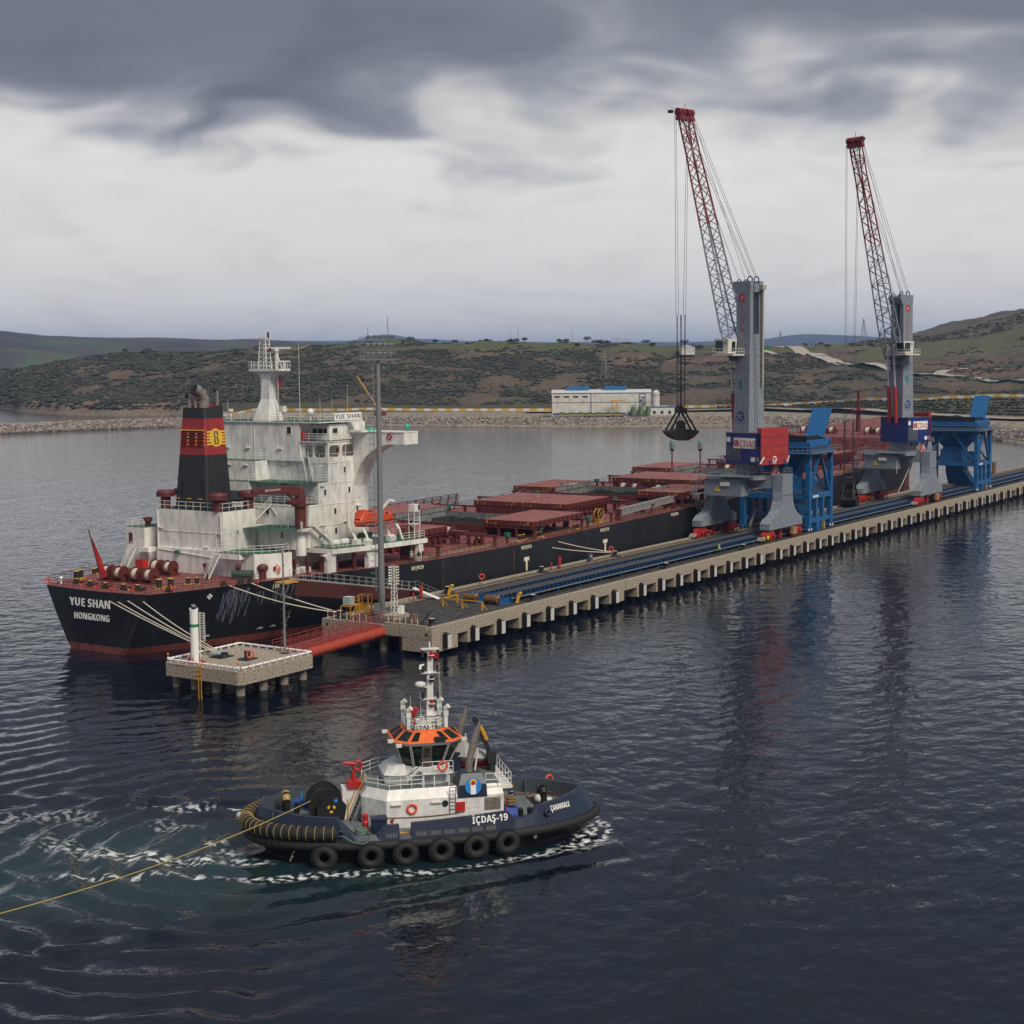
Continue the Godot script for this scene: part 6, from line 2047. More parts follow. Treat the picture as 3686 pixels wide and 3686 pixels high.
func make_funnel():
	# casing
	var cz0 = -7.3
	var cz1 = 5.1
	var c = mb()
	c.bb(-0.5, 5.9, 11.2, 16.5, cz0, cz1)
	c.bb(-0.9, 5.9, 7.95, 11.22, cz0 + 0.2, cz1 - 0.02)
	c.bb(-0.56, 5.92, 13.5, 13.56, cz0 - 0.03, cz1 + 0.03)
	var o = part(ship, "engine_casing", c, "ship_white")
	part(o, "roof_plating", mb().bb(-0.45, 5.85, 16.502, 16.55, cz0 + 0.05, cz1 - 0.05), "black_iron")
	part(o, "railing", mb().rail([V(-0.4, 16.5, cz0 + 0.1), V(-0.4, 16.5, cz1 - 0.1), V(5.8, 16.5, cz1 - 0.1)], 1.1, 1.3, 0.035, 2), "rail_white")
	part(o, "down_pipe", mb().tube(V(-0.62, 8.4, cz1 - 0.3), V(-0.62, 16.2, cz1 - 0.3), 0.09, 6).tube(V(-0.62, 8.4, cz0 + 0.3), V(-0.62, 16.2, cz0 + 0.3), 0.09, 6).path([V(-0.95, 11.0, cz0 + 0.5), V(-1.0, 10.6, -1.0), V(-1.0, 10.3, 3.5)], 0.07, 5), "ship_white")
	for q in [[-0.62, 13.9, -6.5], [-0.62, 13.6, 4.4], [-0.62, 11.6, 2.0], [2.2, 13.9, cz1 + 0.1]]: put(o, "bulkhead_lamp", mb().bb(-0.12, 0.12, -0.06, 0.06, -0.4, 0.4).mesh(), "cab_white", V(q[0], q[1], q[2]))
	# mushroom ventilators
	for q in [[0.6, -6.6, 18.0], [-0.1, 3.9, 17.8], [5.3, 4.4, 18.2], [4.0, -6.8, 18.0]]:
		part(ship, "mushroom_vent", mb().lathe(V(q[0], 16.5, q[1]), [[0.68, 0], [0.68, 1.5], [0.5, 1.55], [1.28, 1.62], [1.28, 2.2], [1.05, 2.5], [0.0, 2.55]], 16), "gear_red")
	# funnel: tapered shell in painted bands
	var A = [1.0, 7.0, -5.4, 0.9, 16.5]
	var B = [2.1, 6.7, -4.5, -0.2, 30.3]
	var ring = func(y: float) -> Array:
		var t = (y - 16.5) / 13.8
		var q = []
		for k in 5: q.append(lerpf(A[k], B[k], t))
		var ch = 0.25
		return [V(q[0] + ch, y, q[2]), V(q[0], y, q[2] + ch), V(q[0], y, q[3] - ch), V(q[0] + ch, y, q[3]), V(q[1] - 1.2, y, q[3]), V(q[1], y, q[3] - 1.4), V(q[1], y, q[2] + 1.4), V(q[1] - 1.2, y, q[2])]
	var f = part(ship, "funnel", mb().loft([ring.call(16.5), ring.call(20.0), ring.call(23.9)]), "funnel_black", "black funnel with a wide red band")
	var sl = ring.call(30.3).map(func(p): return p + V(0, (p.x - 2.1) * 0.10, 0))
	part(f, "red_band", mb().loft([ring.call(23.9), ring.call(26.4), ring.call(28.85)]), "funnel_red")
	part(f, "black_top", mb().loft([ring.call(28.85), sl]), "funnel_black")
	part(f, "top_lip", mb().loft([sl.map(func(p): return p.lerp(V(4.4, p.y, -2.3), 0.03)), sl.map(func(p): return V(p.x, 29.7, p.z).lerp(V(4.4, 29.7, -2.3), 0.05))]).prism(PackedVector2Array(sl.map(func(p): return V2(p.x, p.z).lerp(V2(4.4, -2.3), 0.05))), 29.6, 29.7), "funnel_red")
	# yellow rail over the louvres, louvres, side emblem
	var face = func(y: float, u: float) -> Vector3:       # point on the after face, u 0..1 from port to starboard
		var t = (y - 16.5) / 13.8
		return V(lerpf(A[0], B[0], t) - 0.02, y, lerpf(lerpf(A[2], B[2], t), lerpf(A[3], B[3], t), u))
	var lean = atan2(1.1, 13.8)
	var fb = Basis(Vector3.UP, -PI / 2) * Basis(Vector3.RIGHT, -lean)
	for k in 3:
		var u = 0.19 + k * 0.315
		var o2 = put(f, "louvre_panel", mb().bb(-0.58, 0.58, -1.0, 1.0, -0.02, 0.01).mesh(), "soot_and_hollow_shade", face.call(26.1, u), fb)
		for j in 6: put(o2, "louvre_slat", mb().box(V(0, -0.85 + j * 0.33, 0.08), V(1.1, 0.05, 0.26), Basis(Vector3.RIGHT, 0.6)).mesh(), "funnel_red")
		put(f, "louvre_hood", mb().bb(-0.72, 0.72, -0.07, 0.07, 0.0, 0.22).mesh(), "band_yellow", face.call(27.25, u), fb)
		for s in [-0.66, 0.66]:
			for j in 4: put(f, "louvre_clip", mb().bb(s - 0.08, s + 0.08, -0.12, 0.12, 0.0, 0.06).mesh(), "band_yellow", face.call(25.3 + j * 0.5, u), fb)
	var sidep = func(y: float, u: float) -> Vector3:
		var t = (y - 16.5) / 13.8
		return V(lerpf(lerpf(A[0], B[0], t), lerpf(A[1], B[1], t) - 1.2, u), y, lerpf(A[3], B[3], t) + 0.015)
	var sbase = Basis(Vector3.RIGHT, -atan2(1.1, 13.8))
	for j in 5:
		var y = 25.35 + j * 0.42
		for h in [[0.06, 0.30], [0.72, 1.0]]:
			var a: Vector3 = sidep.call(y, h[0])
			var b: Vector3 = sidep.call(y, h[1])
			put(f, "yellow_stripe", mb().bb(a.x, b.x, -0.12, 0.12, 0.0, 0.02).mesh(), "band_yellow", V(0, y, a.z), sbase)
	var ec: Vector3 = sidep.call(26.2, 0.52)
	var em = put(f, "emblem_disc", mb().tube(V(0, 0, 0), V(0, 0, 0.04), 1.25, 28).mesh(), "band_yellow", ec, sbase)
	var g = mb()
	var S = []
	for k in 25:
		var t = k / 24.0
		var a = lerpf(-0.35, PI * 1.5, t * 2.0) if t < 0.5 else lerpf(PI * 0.5, -PI * 1.35, (t - 0.5) * 2.0)
		S.append(V(0.42 * cos(a), 0.40 * sin(a) + 0.40, 0.05) if t < 0.5 else V(0.42 * cos(a), 0.40 * sin(a) - 0.40, 0.05))
	for k in S.size() - 1: g.bar(S[k], S[k + 1], 0.13, 0.04)
	for s in [-0.22, 0.22]: g.bar(V(s, -0.95, 0.05), V(s, 0.95, 0.05), 0.11, 0.04)
	for s in [-0.8, 0.8]: g.bar(V(-0.4, s, 0.05), V(0.4, s, 0.05), 0.1, 0.04)
	put(em, "emblem_monogram", g.mesh(), "logo_blue")
	part(f, "soot_vents", mb().box(face.call(19.6, 0.2), V(0.06, 1.8, 0.45), Basis(Vector3.BACK, -lean)).box(face.call(19.6, 0.85), V(0.06, 1.8, 0.45), Basis(Vector3.BACK, -lean)), "soot_and_hollow_shade")
	for u in [0.1, 0.45, 0.8]: put(f, "bulkhead_lamp", mb().bb(-0.35, 0.35, -0.07, 0.07, 0, 0.2).mesh(), "yellow", face.call(17.9, u), fb)
	# exhaust pipes
	var ex = mb()
	ex.path([V(4.3, 29.5, -2.4), V(4.3, 31.3, -2.4), V(4.1, 32.0, -2.45), V(3.6, 32.6, -2.6), V(2.9, 32.9, -2.8)], 0.72, 16)
	var e1 = part(f, "exhaust_pipe", ex, "exhaust")
	part(e1, "mouth", mb().tube(V(2.93, 32.89, -2.79), V(2.85, 32.93, -2.81), 0.66, 16), "soot_and_hollow_shade")
	for q in [[3.2, -4.1, 31.6, 0.26], [3.6, -3.4, 32.0, 0.24], [5.2, -0.8, 32.3, 0.2]]:
		var p = part(f, "exhaust_pipe", mb().path([V(q[0], 29.5, q[1]), V(q[0], q[2], q[1]), V(q[0] - 0.25, q[2] + 0.28, q[1] - 0.05)], q[3], 10), "exhaust")
		part(p, "mouth", mb().tube(V(q[0] - 0.25, q[2] + 0.28, q[1] - 0.05), V(q[0] - 0.5, q[2] + 0.36, q[1] - 0.1), q[3] * 1.08, 10), "soot_and_hollow_shade")

func bitts(at: Vector3, turn: float, s := 1.0):
	var b = mb()
	b.xf = Transform3D(Basis(Vector3.UP, turn).scaled(V(s, s, s)), at)
	for q in [-0.75, 0.75]: b.tube(V(q, 0.1, 0), V(q, 1.15, 0), 0.38, 14)
	var o = part(ship, "mooring_bitts", b, "black_iron")
	var t = mb()
	t.xf = b.xf
	for q in [-0.75, 0.75]: t.tube(V(q, 1.15, 0), V(q, 1.2, 0), 0.4, 14)
	part(o, "yellow_cap", t, "band_yellow")
	var f = mb()
	f.xf = b.xf
	for k in 8: f.bb(-1.3 + k * 0.34, -1.3 + k * 0.34 + 0.17, 0, 0.14, -0.6, 0.6)
	part(o, "striped_base", f, "band_yellow")
	var f2 = mb()
	f2.xf = b.xf
	f2.bb(-1.32, 1.32, 0, 0.12, -0.58, 0.58)
	part(o, "base_plate", f2, "black_iron")

func make_poop_gear():
	var y = deck_y(-10)
	winch(V(-11.4, y, -4.2), 1.15)
	winch(V(-11.0, y, 0.9), 1.15)
	winch(V(-4.0, y, -2.7), 1.15)
	bitts(V(-12.6, y, -9.7), 0.5)
	bitts(V(-12.9, y, 6.6), -0.55)
	bitts(V(-8.7, y, 7.3), -0.9, 0.75)
	bitts(V(-8.0, y, -11.6), 0.5, 0.7)
	for q in [[-15.8, -6.4], [-16.4, -3.2], [-16.6, -0.2], [-16.4, 2.9], [-16.0, 5.0]]:
		var f = part(ship, "fairlead", mb().lathe(V(q[0], y, q[1]), [[0.55, 0], [0.5, 0.3], [0.32, 0.35], [0.32, 0.6], [0.42, 0.65], [0, 0.68]], 12).bb(q[0] - 0.5, q[0] + 0.5, y, y + 0.35, q[1] + 0.5, q[1] + 0.9), "black_iron")
		part(f, "yellow_cap", mb().tube(V(q[0], y + 0.66, q[1]), V(q[0], y + 0.7, q[1]), 0.28, 10), "band_yellow")
	for q in [[-15.0, 9.4], [-7.5, 11.6], [-5.0, 12.2], [-3.6, 12.6]]:
		part(ship, "fairlead", mb().lathe(V(q[0], y, q[1]), [[0.5, 0], [0.45, 0.25], [0.3, 0.3], [0.3, 0.5], [0, 0.52]], 12), "black_iron")
	part(ship, "red_locker", mb().cbox(-3.0, -1.9, y, y + 1.6, -9.2, -7.7, 0.05), "red_paint")
	part(ship, "compressor", mb().tube(V(-2.6, y + 0.7, 8.6), V(-1.6, y + 0.7, 11.2), 0.55, 14).bb(-2.9, -1.4, y, y + 0.3, 8.8, 11.0), paint("compressor_green", lin(0.05, 0.09, 0.075), 0.5, "grime", Vector3.ONE))
	part(ship, "hose_reel", mb().tube(V(-2.3, y + 1.6, 9.0), V(-2.1, y + 1.6, 9.5), 0.42, 14), "gear_red")
	part(ship, "hydrant_post", mb().lathe(V(-2.0, y, 3.2), [[0.3, 0], [0.3, 1.3], [0.42, 1.35], [0.42, 1.7], [0, 1.75]], 10), "gear_red")
	part(ship, "mast_light", mb().bb(-1.4, -1.0, y + 2.6, y + 3.0, -3.2, -2.6), "green_gear")
	# ensign staff with furled flag
	var st = part(ship, "ensign_staff", mb().tube(V(-15.3, y, -2.0), V(-16.6, y + 7.4, -3.0), 0.09, 6), "gear_red")
	part(st, "ensign", mb().loft([[V(-16.4, y + 6.4, -2.9), V(-16.3, y + 6.2, -2.7)], [V(-16.2, y + 5.2, -2.9), V(-15.9, y + 4.9, -2.4)], [V(-15.9, y + 3.4, -2.6), V(-15.4, y + 3.0, -1.9)], [V(-15.6, y + 1.8, -2.5), V(-15.1, y + 1.4, -1.5)], [V(-15.5, y + 1.2, -2.3), V(-15.2, y + 1.0, -1.9)]], false), "flag_red")
	part(ship, "stern_lamp", mb().sphere(V(-17.2, y + 0.8, -7.8), V(0.25, 0.25, 0.25)).tube(V(-17.2, y, -7.8), V(-17.2, y + 0.7, -7.8), 0.12, 8), "lettering_white")
	for q in [[-18.6, -8.6, 0.5], [-15.5, 10.3, -0.5]]:
		lifebuoy(ship, V(q[0], y + 0.6, q[1]), Basis(Vector3.UP, -PI / 2 + q[2]) * Basis(Vector3.RIGHT, PI / 2), 0.34)

func make_deck_gear():
	# pipe bridges, vents, winches and storm gear along the deck
	for x in [50.2, 75.8, 101.9, 127.5, 152.3, 177.5]:
		var y = deck_y(x)
		if x < 60.0 or x > 120.0:
			winch(V(x, y, -3.0), 1.3)
			winch(V(x, y, 5.0), 1.2)
		var b = mb()
		b.bb(x - 4.6, x - 4.2, y + 1.5, y + 1.8, 9.5, 16.0)
		for z in [10.2, 13.0, 15.6]: b.bb(x - 4.7, x - 4.1, y, y + 1.5, z - 0.2, z + 0.2)
		b.bb(x - 5.2, x - 3.6, y + 1.8, y + 1.95, 9.6, 12.5)
		part(ship, "pipe_stand", b, "gear_red")
	for q in [[49.4, 17.9, 1.0], [59.0, 18.0, 1.1], [73.2, 18.6, 1.2], [66.0, -16.0, 1.4], [96.0, -13.5, 1.5], [99.5, -8.0, 2.2], [101.5, 8.0, 1.4], [126.0, -10.0, 2.2], [128.0, -14.0, 1.3], [77.0, -13.0, 1.4], [50.0, -11.0, 1.4], [24.5, 17.6, 1.2], [97.0, 16.5, 1.3], [140.0, 18.5, 1.2], [170.0, 18.6, 1.3], [200.0, 18.6, 1.2]]:
		var y = deck_y(q[0])
		var v = part(ship, "deck_vent", mb().tube(V(q[0], y, q[1]), V(q[0], y + q[2], q[1]), 0.28, 10), "gear_red")
		part(v, "vent_head", mb().cbox(q[0] - 0.5, q[0] + 0.5, y + q[2], y + q[2] + 0.65, q[1] - 0.4, q[1] + 0.4, 0.15), "green_gear")
	for q in [[46.0, 14.5], [53.5, 17.9], [70.0, 18.2], [58.0, 18.2], [104.0, 17.5], [131.0, 17.5]]: bitts(V(q[0], deck_y(q[0]), q[1]), 0.0, 0.75)
	# spare gangway stowed on the starboard rail
	var gw = mb()
	var a = V(84.5, deck_y(84) + 1.0, 18.9)
	var b = V(104.5, deck_y(104) + 1.4, 18.9)
	for s in [0.0, 1.0]:
		gw.bar(a + V(0, s, 0), b + V(0, s, 0), 0.12)
		gw.bar(a + V(0, s, -0.8), b + V(0, s, -0.8), 0.12)
	for k in 24:
		var p = a.lerp(b, k / 24.0)
		var q = a.lerp(b, (k + 1) / 24.0)
		gw.bar(p, q + V(0, 1.0, 0) if k % 2 else q, 0.05)
		gw.bar(p + V(0, 1 if k % 2 else 0, 0), q + V(0, 0 if k % 2 else 1, 0), 0.05)
		gw.bar(p, p + V(0, 1, 0), 0.05)
	part(ship, "stowed_gangway", gw, "aluminium")
	part(ship, "gangway_backing", mb().bar(a + V(0, 0.5, -0.4), b + V(0, 0.5, -0.4), 0.7, 0.8), "hold_grey")
	for q in [[84.0, 18.6], [105.0, 18.6]]: part(ship, "gangway_stand", mb().bb(q[0] - 0.2, q[0] + 0.2, deck_y(q[0]), deck_y(q[0]) + 2.0, q[1] - 0.7, q[1] + 0.3), "gear_red")
	var rl = mb()
	rl.torus(V(79.0, deck_y(79) + 1.5, 17.8), 1.0, 0.07, Basis(Vector3.RIGHT, PI / 2), 20, 6)
	rl.torus(V(79.0, deck_y(79) + 1.5, 17.0), 1.0, 0.07, Basis(Vector3.RIGHT, PI / 2), 20, 6)
	for k in 4: rl.bar(V(79.0, deck_y(79) + 1.5, 17.8), V(79.0 + cos(k * PI / 2 + 0.5), deck_y(79) + 1.5 + sin(k * PI / 2 + 0.5), 17.8), 0.06)
	rl.bb(78.4, 79.6, deck_y(79), deck_y(79) + 0.5, 16.9, 17.9)
	var ro = part(ship, "hose_reel", rl, "yellow")
	part(ro, "hose", mb().tube(V(79.0, deck_y(79) + 1.5, 17.0), V(79.0, deck_y(79) + 1.5, 17.8), 0.72, 16), "black_iron")
	# floodlight posts between holds
	for q in [[158.0, -9.0], [160.0, -3.0], [158.0, 9.5]]:
		var y = deck_y(q[0]) + 2.0
		var o = part(ship, "floodlight_post", mb().lathe(V(q[0], y - 2.0, q[1]), [[0.6, 0], [0.45, 2.5], [0.16, 2.8], [0.16, 6.4], [0.55, 6.9], [0.55, 7.0], [0, 7.0]], 10), "gear_red")
		part(o, "lamp_cluster", mb().cbox(q[0] - 0.55, q[0] + 0.55, y + 5.1, y + 6.1, q[1] - 0.55, q[1] + 0.55, 0.2), "galvanised")
		part(o, "lamp_cap", mb().cbox(q[0] - 0.45, q[0] + 0.45, y + 6.1, y + 6.8, q[1] - 0.45, q[1] + 0.45, 0.15), paint("cap_green", lin(0.09, 0.34, 0.26), 0.5, ""))
	# gas pipe racks on the port rail
	var pr = mb()
	for k in 9:
		var xx = 66.0 + k * 2.6
		pr.bar(V(xx, deck_y(xx), -18.6), V(xx + 0.4, deck_y(xx) + 3.0, -18.2), 0.25)
	for j in 4: pr.bar(V(62.0, deck_y(62) + 1.1 + j * 0.6, -18.5), V(88.0, deck_y(88) + 1.1 + j * 0.6, -18.5), 0.12)
	part(ship, "pipe_rack", pr, "gear_red")
	var pg = mb()
	for j in 3: pg.rail([V(62.0, deck_y(62) + 0.9 + j * 0.6, -18.3), V(88.0, deck_y(88) + 0.9 + j * 0.6, -18.3)], 0.55, 0.6, 0.04, 1)
	part(ship, "cargo_net_rack", pg, "black_iron")
	# hose crane post by the accommodation front
	part(ship, "hose_crane", mb().lathe(V(25.5, 7.95, 16.0), [[0.9, 0], [0.75, 3.5], [1.1, 3.8], [1.1, 4.6], [0.6, 5.0], [0, 5.0]], 12), "gear_red")
	for q in [[43.4, 11.5], [43.4, 14.8]]: part(ship, "storm_rail", mb().bb(q[0] - 0.15, q[0] + 0.15, 7.95, 9.2, q[1] - 0.2, q[1] + 0.2).bb(q[0] - 3.0, q[0] + 0.15, 9.0, 9.2, q[1] - 0.1, q[1] + 0.1), "gear_red")

func make_hull_marks():
	var side = func(x: float, y: float) -> Vector3: return V(x, y, half_beam(x, y) + 0.02)
	var basis_at = func(x: float, y: float) -> Basis:
		var t: Vector3 = (side.call(x + 0.5, y) - side.call(x - 0.5, y)).normalized()
		var v: Vector3 = (side.call(x, y + 0.4) - side.call(x, y - 0.4)).normalized()
		var n = t.cross(v).normalized()
		return Basis(t, n.cross(t), n)
	var hull = ship.get_node("hull")
	for q in [[-0.2, 7.1, "|ER"], [23.6, 7.15, "ER|9CH"], [51.0, 7.3, "9CH|8CH"], [75.8, 7.7, "8CH|7CH"], [101.7, 8.1, "7CH|6CH"], [153.0, 8.9, "5CH|4CH"]]:
		letters(hull, "hold_mark", q[2], sans_bold, 0.52, "lettering_cream", side.call(q[0], q[1]), basis_at.call(q[0], q[1]), 0.95)
	# tug contact marks
	for x in [51.0, 75.9, 225.0]:
		var y0: float = 5.5 if x < 60 else (5.8 if x < 100 else 9.5)
		var b: Basis = basis_at.call(x, y0)
		var p: Vector3 = side.call(x, y0)
		put(hull, "tug_mark", mb().prism(PackedVector2Array([V2(-0.75, 0.25), V2(0.75, 0.25), V2(0.75, -0.35), V2(0.25, -0.35), V2(0.25, -1.7), V2(0.0, -2.05), V2(-0.25, -1.7), V2(-0.25, -0.35), V2(-0.75, -0.35)]), 0.0, 0.012, Transform3D(Basis(Vector3.RIGHT, Vector3.BACK, Vector3.UP), Vector3.ZERO)).mesh(), "lettering_cream", p, b)
	var cross = mb()
	for s in [V2(0, 0.24), V2(0, -0.24), V2(0.24, 0), V2(-0.24, 0)]: cross.tube(V(s.x, s.y, 0), V(s.x, s.y, 0.012), 0.17, 12)
	put(hull, "thruster_mark", cross.mesh(), "lettering_white", side.call(-10.0, 6.85), basis_at.call(-10.0, 6.85))
	# draught marks
	for k in 12:
		var y = 0.4 + k * 0.27
		var x = 2.2 + k * 0.05
		put(hull, "draught_mark", mb().bb(-0.06, 0.06 if k % 4 else 0.3, -0.06, 0.06, 0, 0.012).mesh(), "lettering_cream", side.call(x, y), basis_at.call(x, y))
	for q in [[-9.0, 1.4], [-1.4, 1.5], [0.5, 1.55]]: put(hull, "load_mark", mb().bb(-0.5, 0.5, -0.03, 0.03, 0, 0.01).bb(-0.2, 0.4, 0.1, 0.2, 0, 0.01).mesh(), "lettering_white", side.call(q[0], q[1]), basis_at.call(q[0], q[1]))
	# rust runs below scuppers
	var rust = paint("rust_run", lin(0.13, 0.055, 0.025), 0.8, "grime", V(0.6, 0.3, 0.6))
	for q in [[29.0, 7.6, 4.0], [47.4, 7.5, 3.6]]:
		var m = mb()
		for k in 8:
			var a: float = q[1] - k * q[2] / 8.0
			var b: float = q[1] - (k + 1) * q[2] / 8.0
			var w = 0.14 * (1.0 - k / 14.0)
			var P: Vector3 = side.call(q[0], a)
			var Q: Vector3 = side.call(q[0], b)
			m.quad(P + V(-w, 0, 0), Q + V(-w, 0, 0), Q + V(w, 0, 0), P + V(w, 0, 0))
		part(hull, "rust_run", m, rust)
	# pale scrape marks on the quarter, left by fenders
	var scr = StandardMaterial3D.new()
	scr.resource_name = "scraped_paint"
	scr.albedo_color = lin(0.20, 0.23, 0.29)
	scr.albedo_color.a = 1.0
	scr.roughness = 0.7
	scr.transparency = BaseMaterial3D.TRANSPARENCY_ALPHA
	scr.albedo_texture = noise_tex(noise(0.02, 5, 133), 512, [[0.0, Color(1, 1, 1, 0)], [0.46, Color(1, 1, 1, 0.0)], [0.62, Color(1, 1, 1, 0.75)], [1.0, Color(1, 1, 1, 0.9)]])
	scr.uv1_triplanar = true
	scr.uv1_scale = V(0.5, 0.04, 0.5)
	var r = RandomNumberGenerator.new()
	r.seed = 31
	var m2 = mb()
	for k in 34:
		var x = r.randf_range(-8.2, -3.6) if k < 24 else r.randf_range(-3.6, 4.0)
		var top = r.randf_range(6.6, 7.5)
		var len = r.randf_range(1.5, 4.2) if k < 24 else r.randf_range(0.8, 2.4)
		var w = r.randf_range(0.10, 0.32)
		for j in 6:
			var a = top - len * j / 6.0
			var b = top - len * (j + 1) / 6.0
			var sl = -0.12
			var P: Vector3 = side.call(x + (top - a) * sl, a) + V(0, 0, 0.005 + k * 0.0006)
			var Q: Vector3 = side.call(x + (top - b) * sl, b) + V(0, 0, 0.005 + k * 0.0006)
			m2.quad(P - V(w, 0, 0), Q - V(w, 0, 0), Q + V(w, 0, 0), P + V(w, 0, 0))
	part(hull, "scrape_marks", m2, scr)
	# name and port on the transom
	var tb = Basis(V(0, 0, 1), V(0, 1, 0), V(-1, 0, 0))
	letters(hull, "ship_name", "YUE SHAN", sans_bold, 1.0, "lettering_white", V(-19.34, 6.35, -0.1), tb, 1.12, 0.05)
	letters(hull, "home_port", "HONGKONG", sans_bold, 0.82, "lettering_white", V(-19.10, 4.55, -0.15), tb, 0.98, 0.05)

# the round maker's mark on tower and counterweight: a broken ring with a bar and an underline
func g_mark(parent: Node3D, at: Vector3, basis: Basis, r: float, mat):
	var g = mb()
	var n = 22
	for k in n:
		var a0 = 0.55 + (TAU - 0.75) * k / n
		var a1 = 0.55 + (TAU - 0.75) * (k + 1) / n
		if k == 8 or k == 9: continue
		g.quad(V(cos(a0), sin(a0), 0) * r * 0.62, V(cos(a0), sin(a0), 0) * r, V(cos(a1), sin(a1), 0) * r, V(cos(a1), sin(a1), 0) * r * 0.62)
	g.bb(0.0, r, -0.18 * r, 0.14 * r, 0, 0.012)
	for k in 8:
		var u = -1.1 + k * 0.24
		var w = u + 0.24
		g.quad(V(u * r, (-1.38 + 0.22 * u * u) * r, 0), V(w * r, (-1.38 + 0.22 * w * w) * r, 0), V(w * r, (-1.26 + 0.2 * w * w) * r, 0), V(u * r, (-1.28 + 0.2 * u * u) * r, 0))
	put(parent, "maker_mark", g.mesh(), mat, at, basis)

func company_mark(parent: Node3D, at: Vector3, basis: Basis, r: float):
	var d = put(parent, "company_emblem", mb().prism(PackedVector2Array(range(0, 20).map(func(k): return V2(cos(TAU * k / 20.0) * r * 0.78, sin(TAU * k / 20.0) * r))), 0, 0.015, Transform3D(Basis(Vector3.RIGHT, Vector3.BACK, Vector3.UP), Vector3.ZERO)).mesh(), "red_paint", at, basis)
	put(d, "bolt", mb().prism(PackedVector2Array([V2(0.25, 0.75), V2(-0.25, -0.1), V2(0.0, -0.1), V2(-0.25, -0.75), V2(0.28, 0.12), V2(0.03, 0.12)].map(func(p): return p * r)), 0.016, 0.024, Transform3D(Basis(Vector3.RIGHT, Vector3.BACK, Vector3.UP), Vector3.ZERO)).mesh(), "lettering_white")

func stick(parent: Node3D, called: String, unit: Mesh, mat, p: Vector3, q: Vector3, w: float):
	var d = q - p
	var y = d.normalized()
	var x = y.cross(Vector3.UP if absf(y.y) < 0.98 else Vector3.RIGHT).normalized()
	put(parent, called, unit, mat, (p + q) / 2, Basis(x * w, d, x.cross(y) * w))

var unit_bar: Mesh

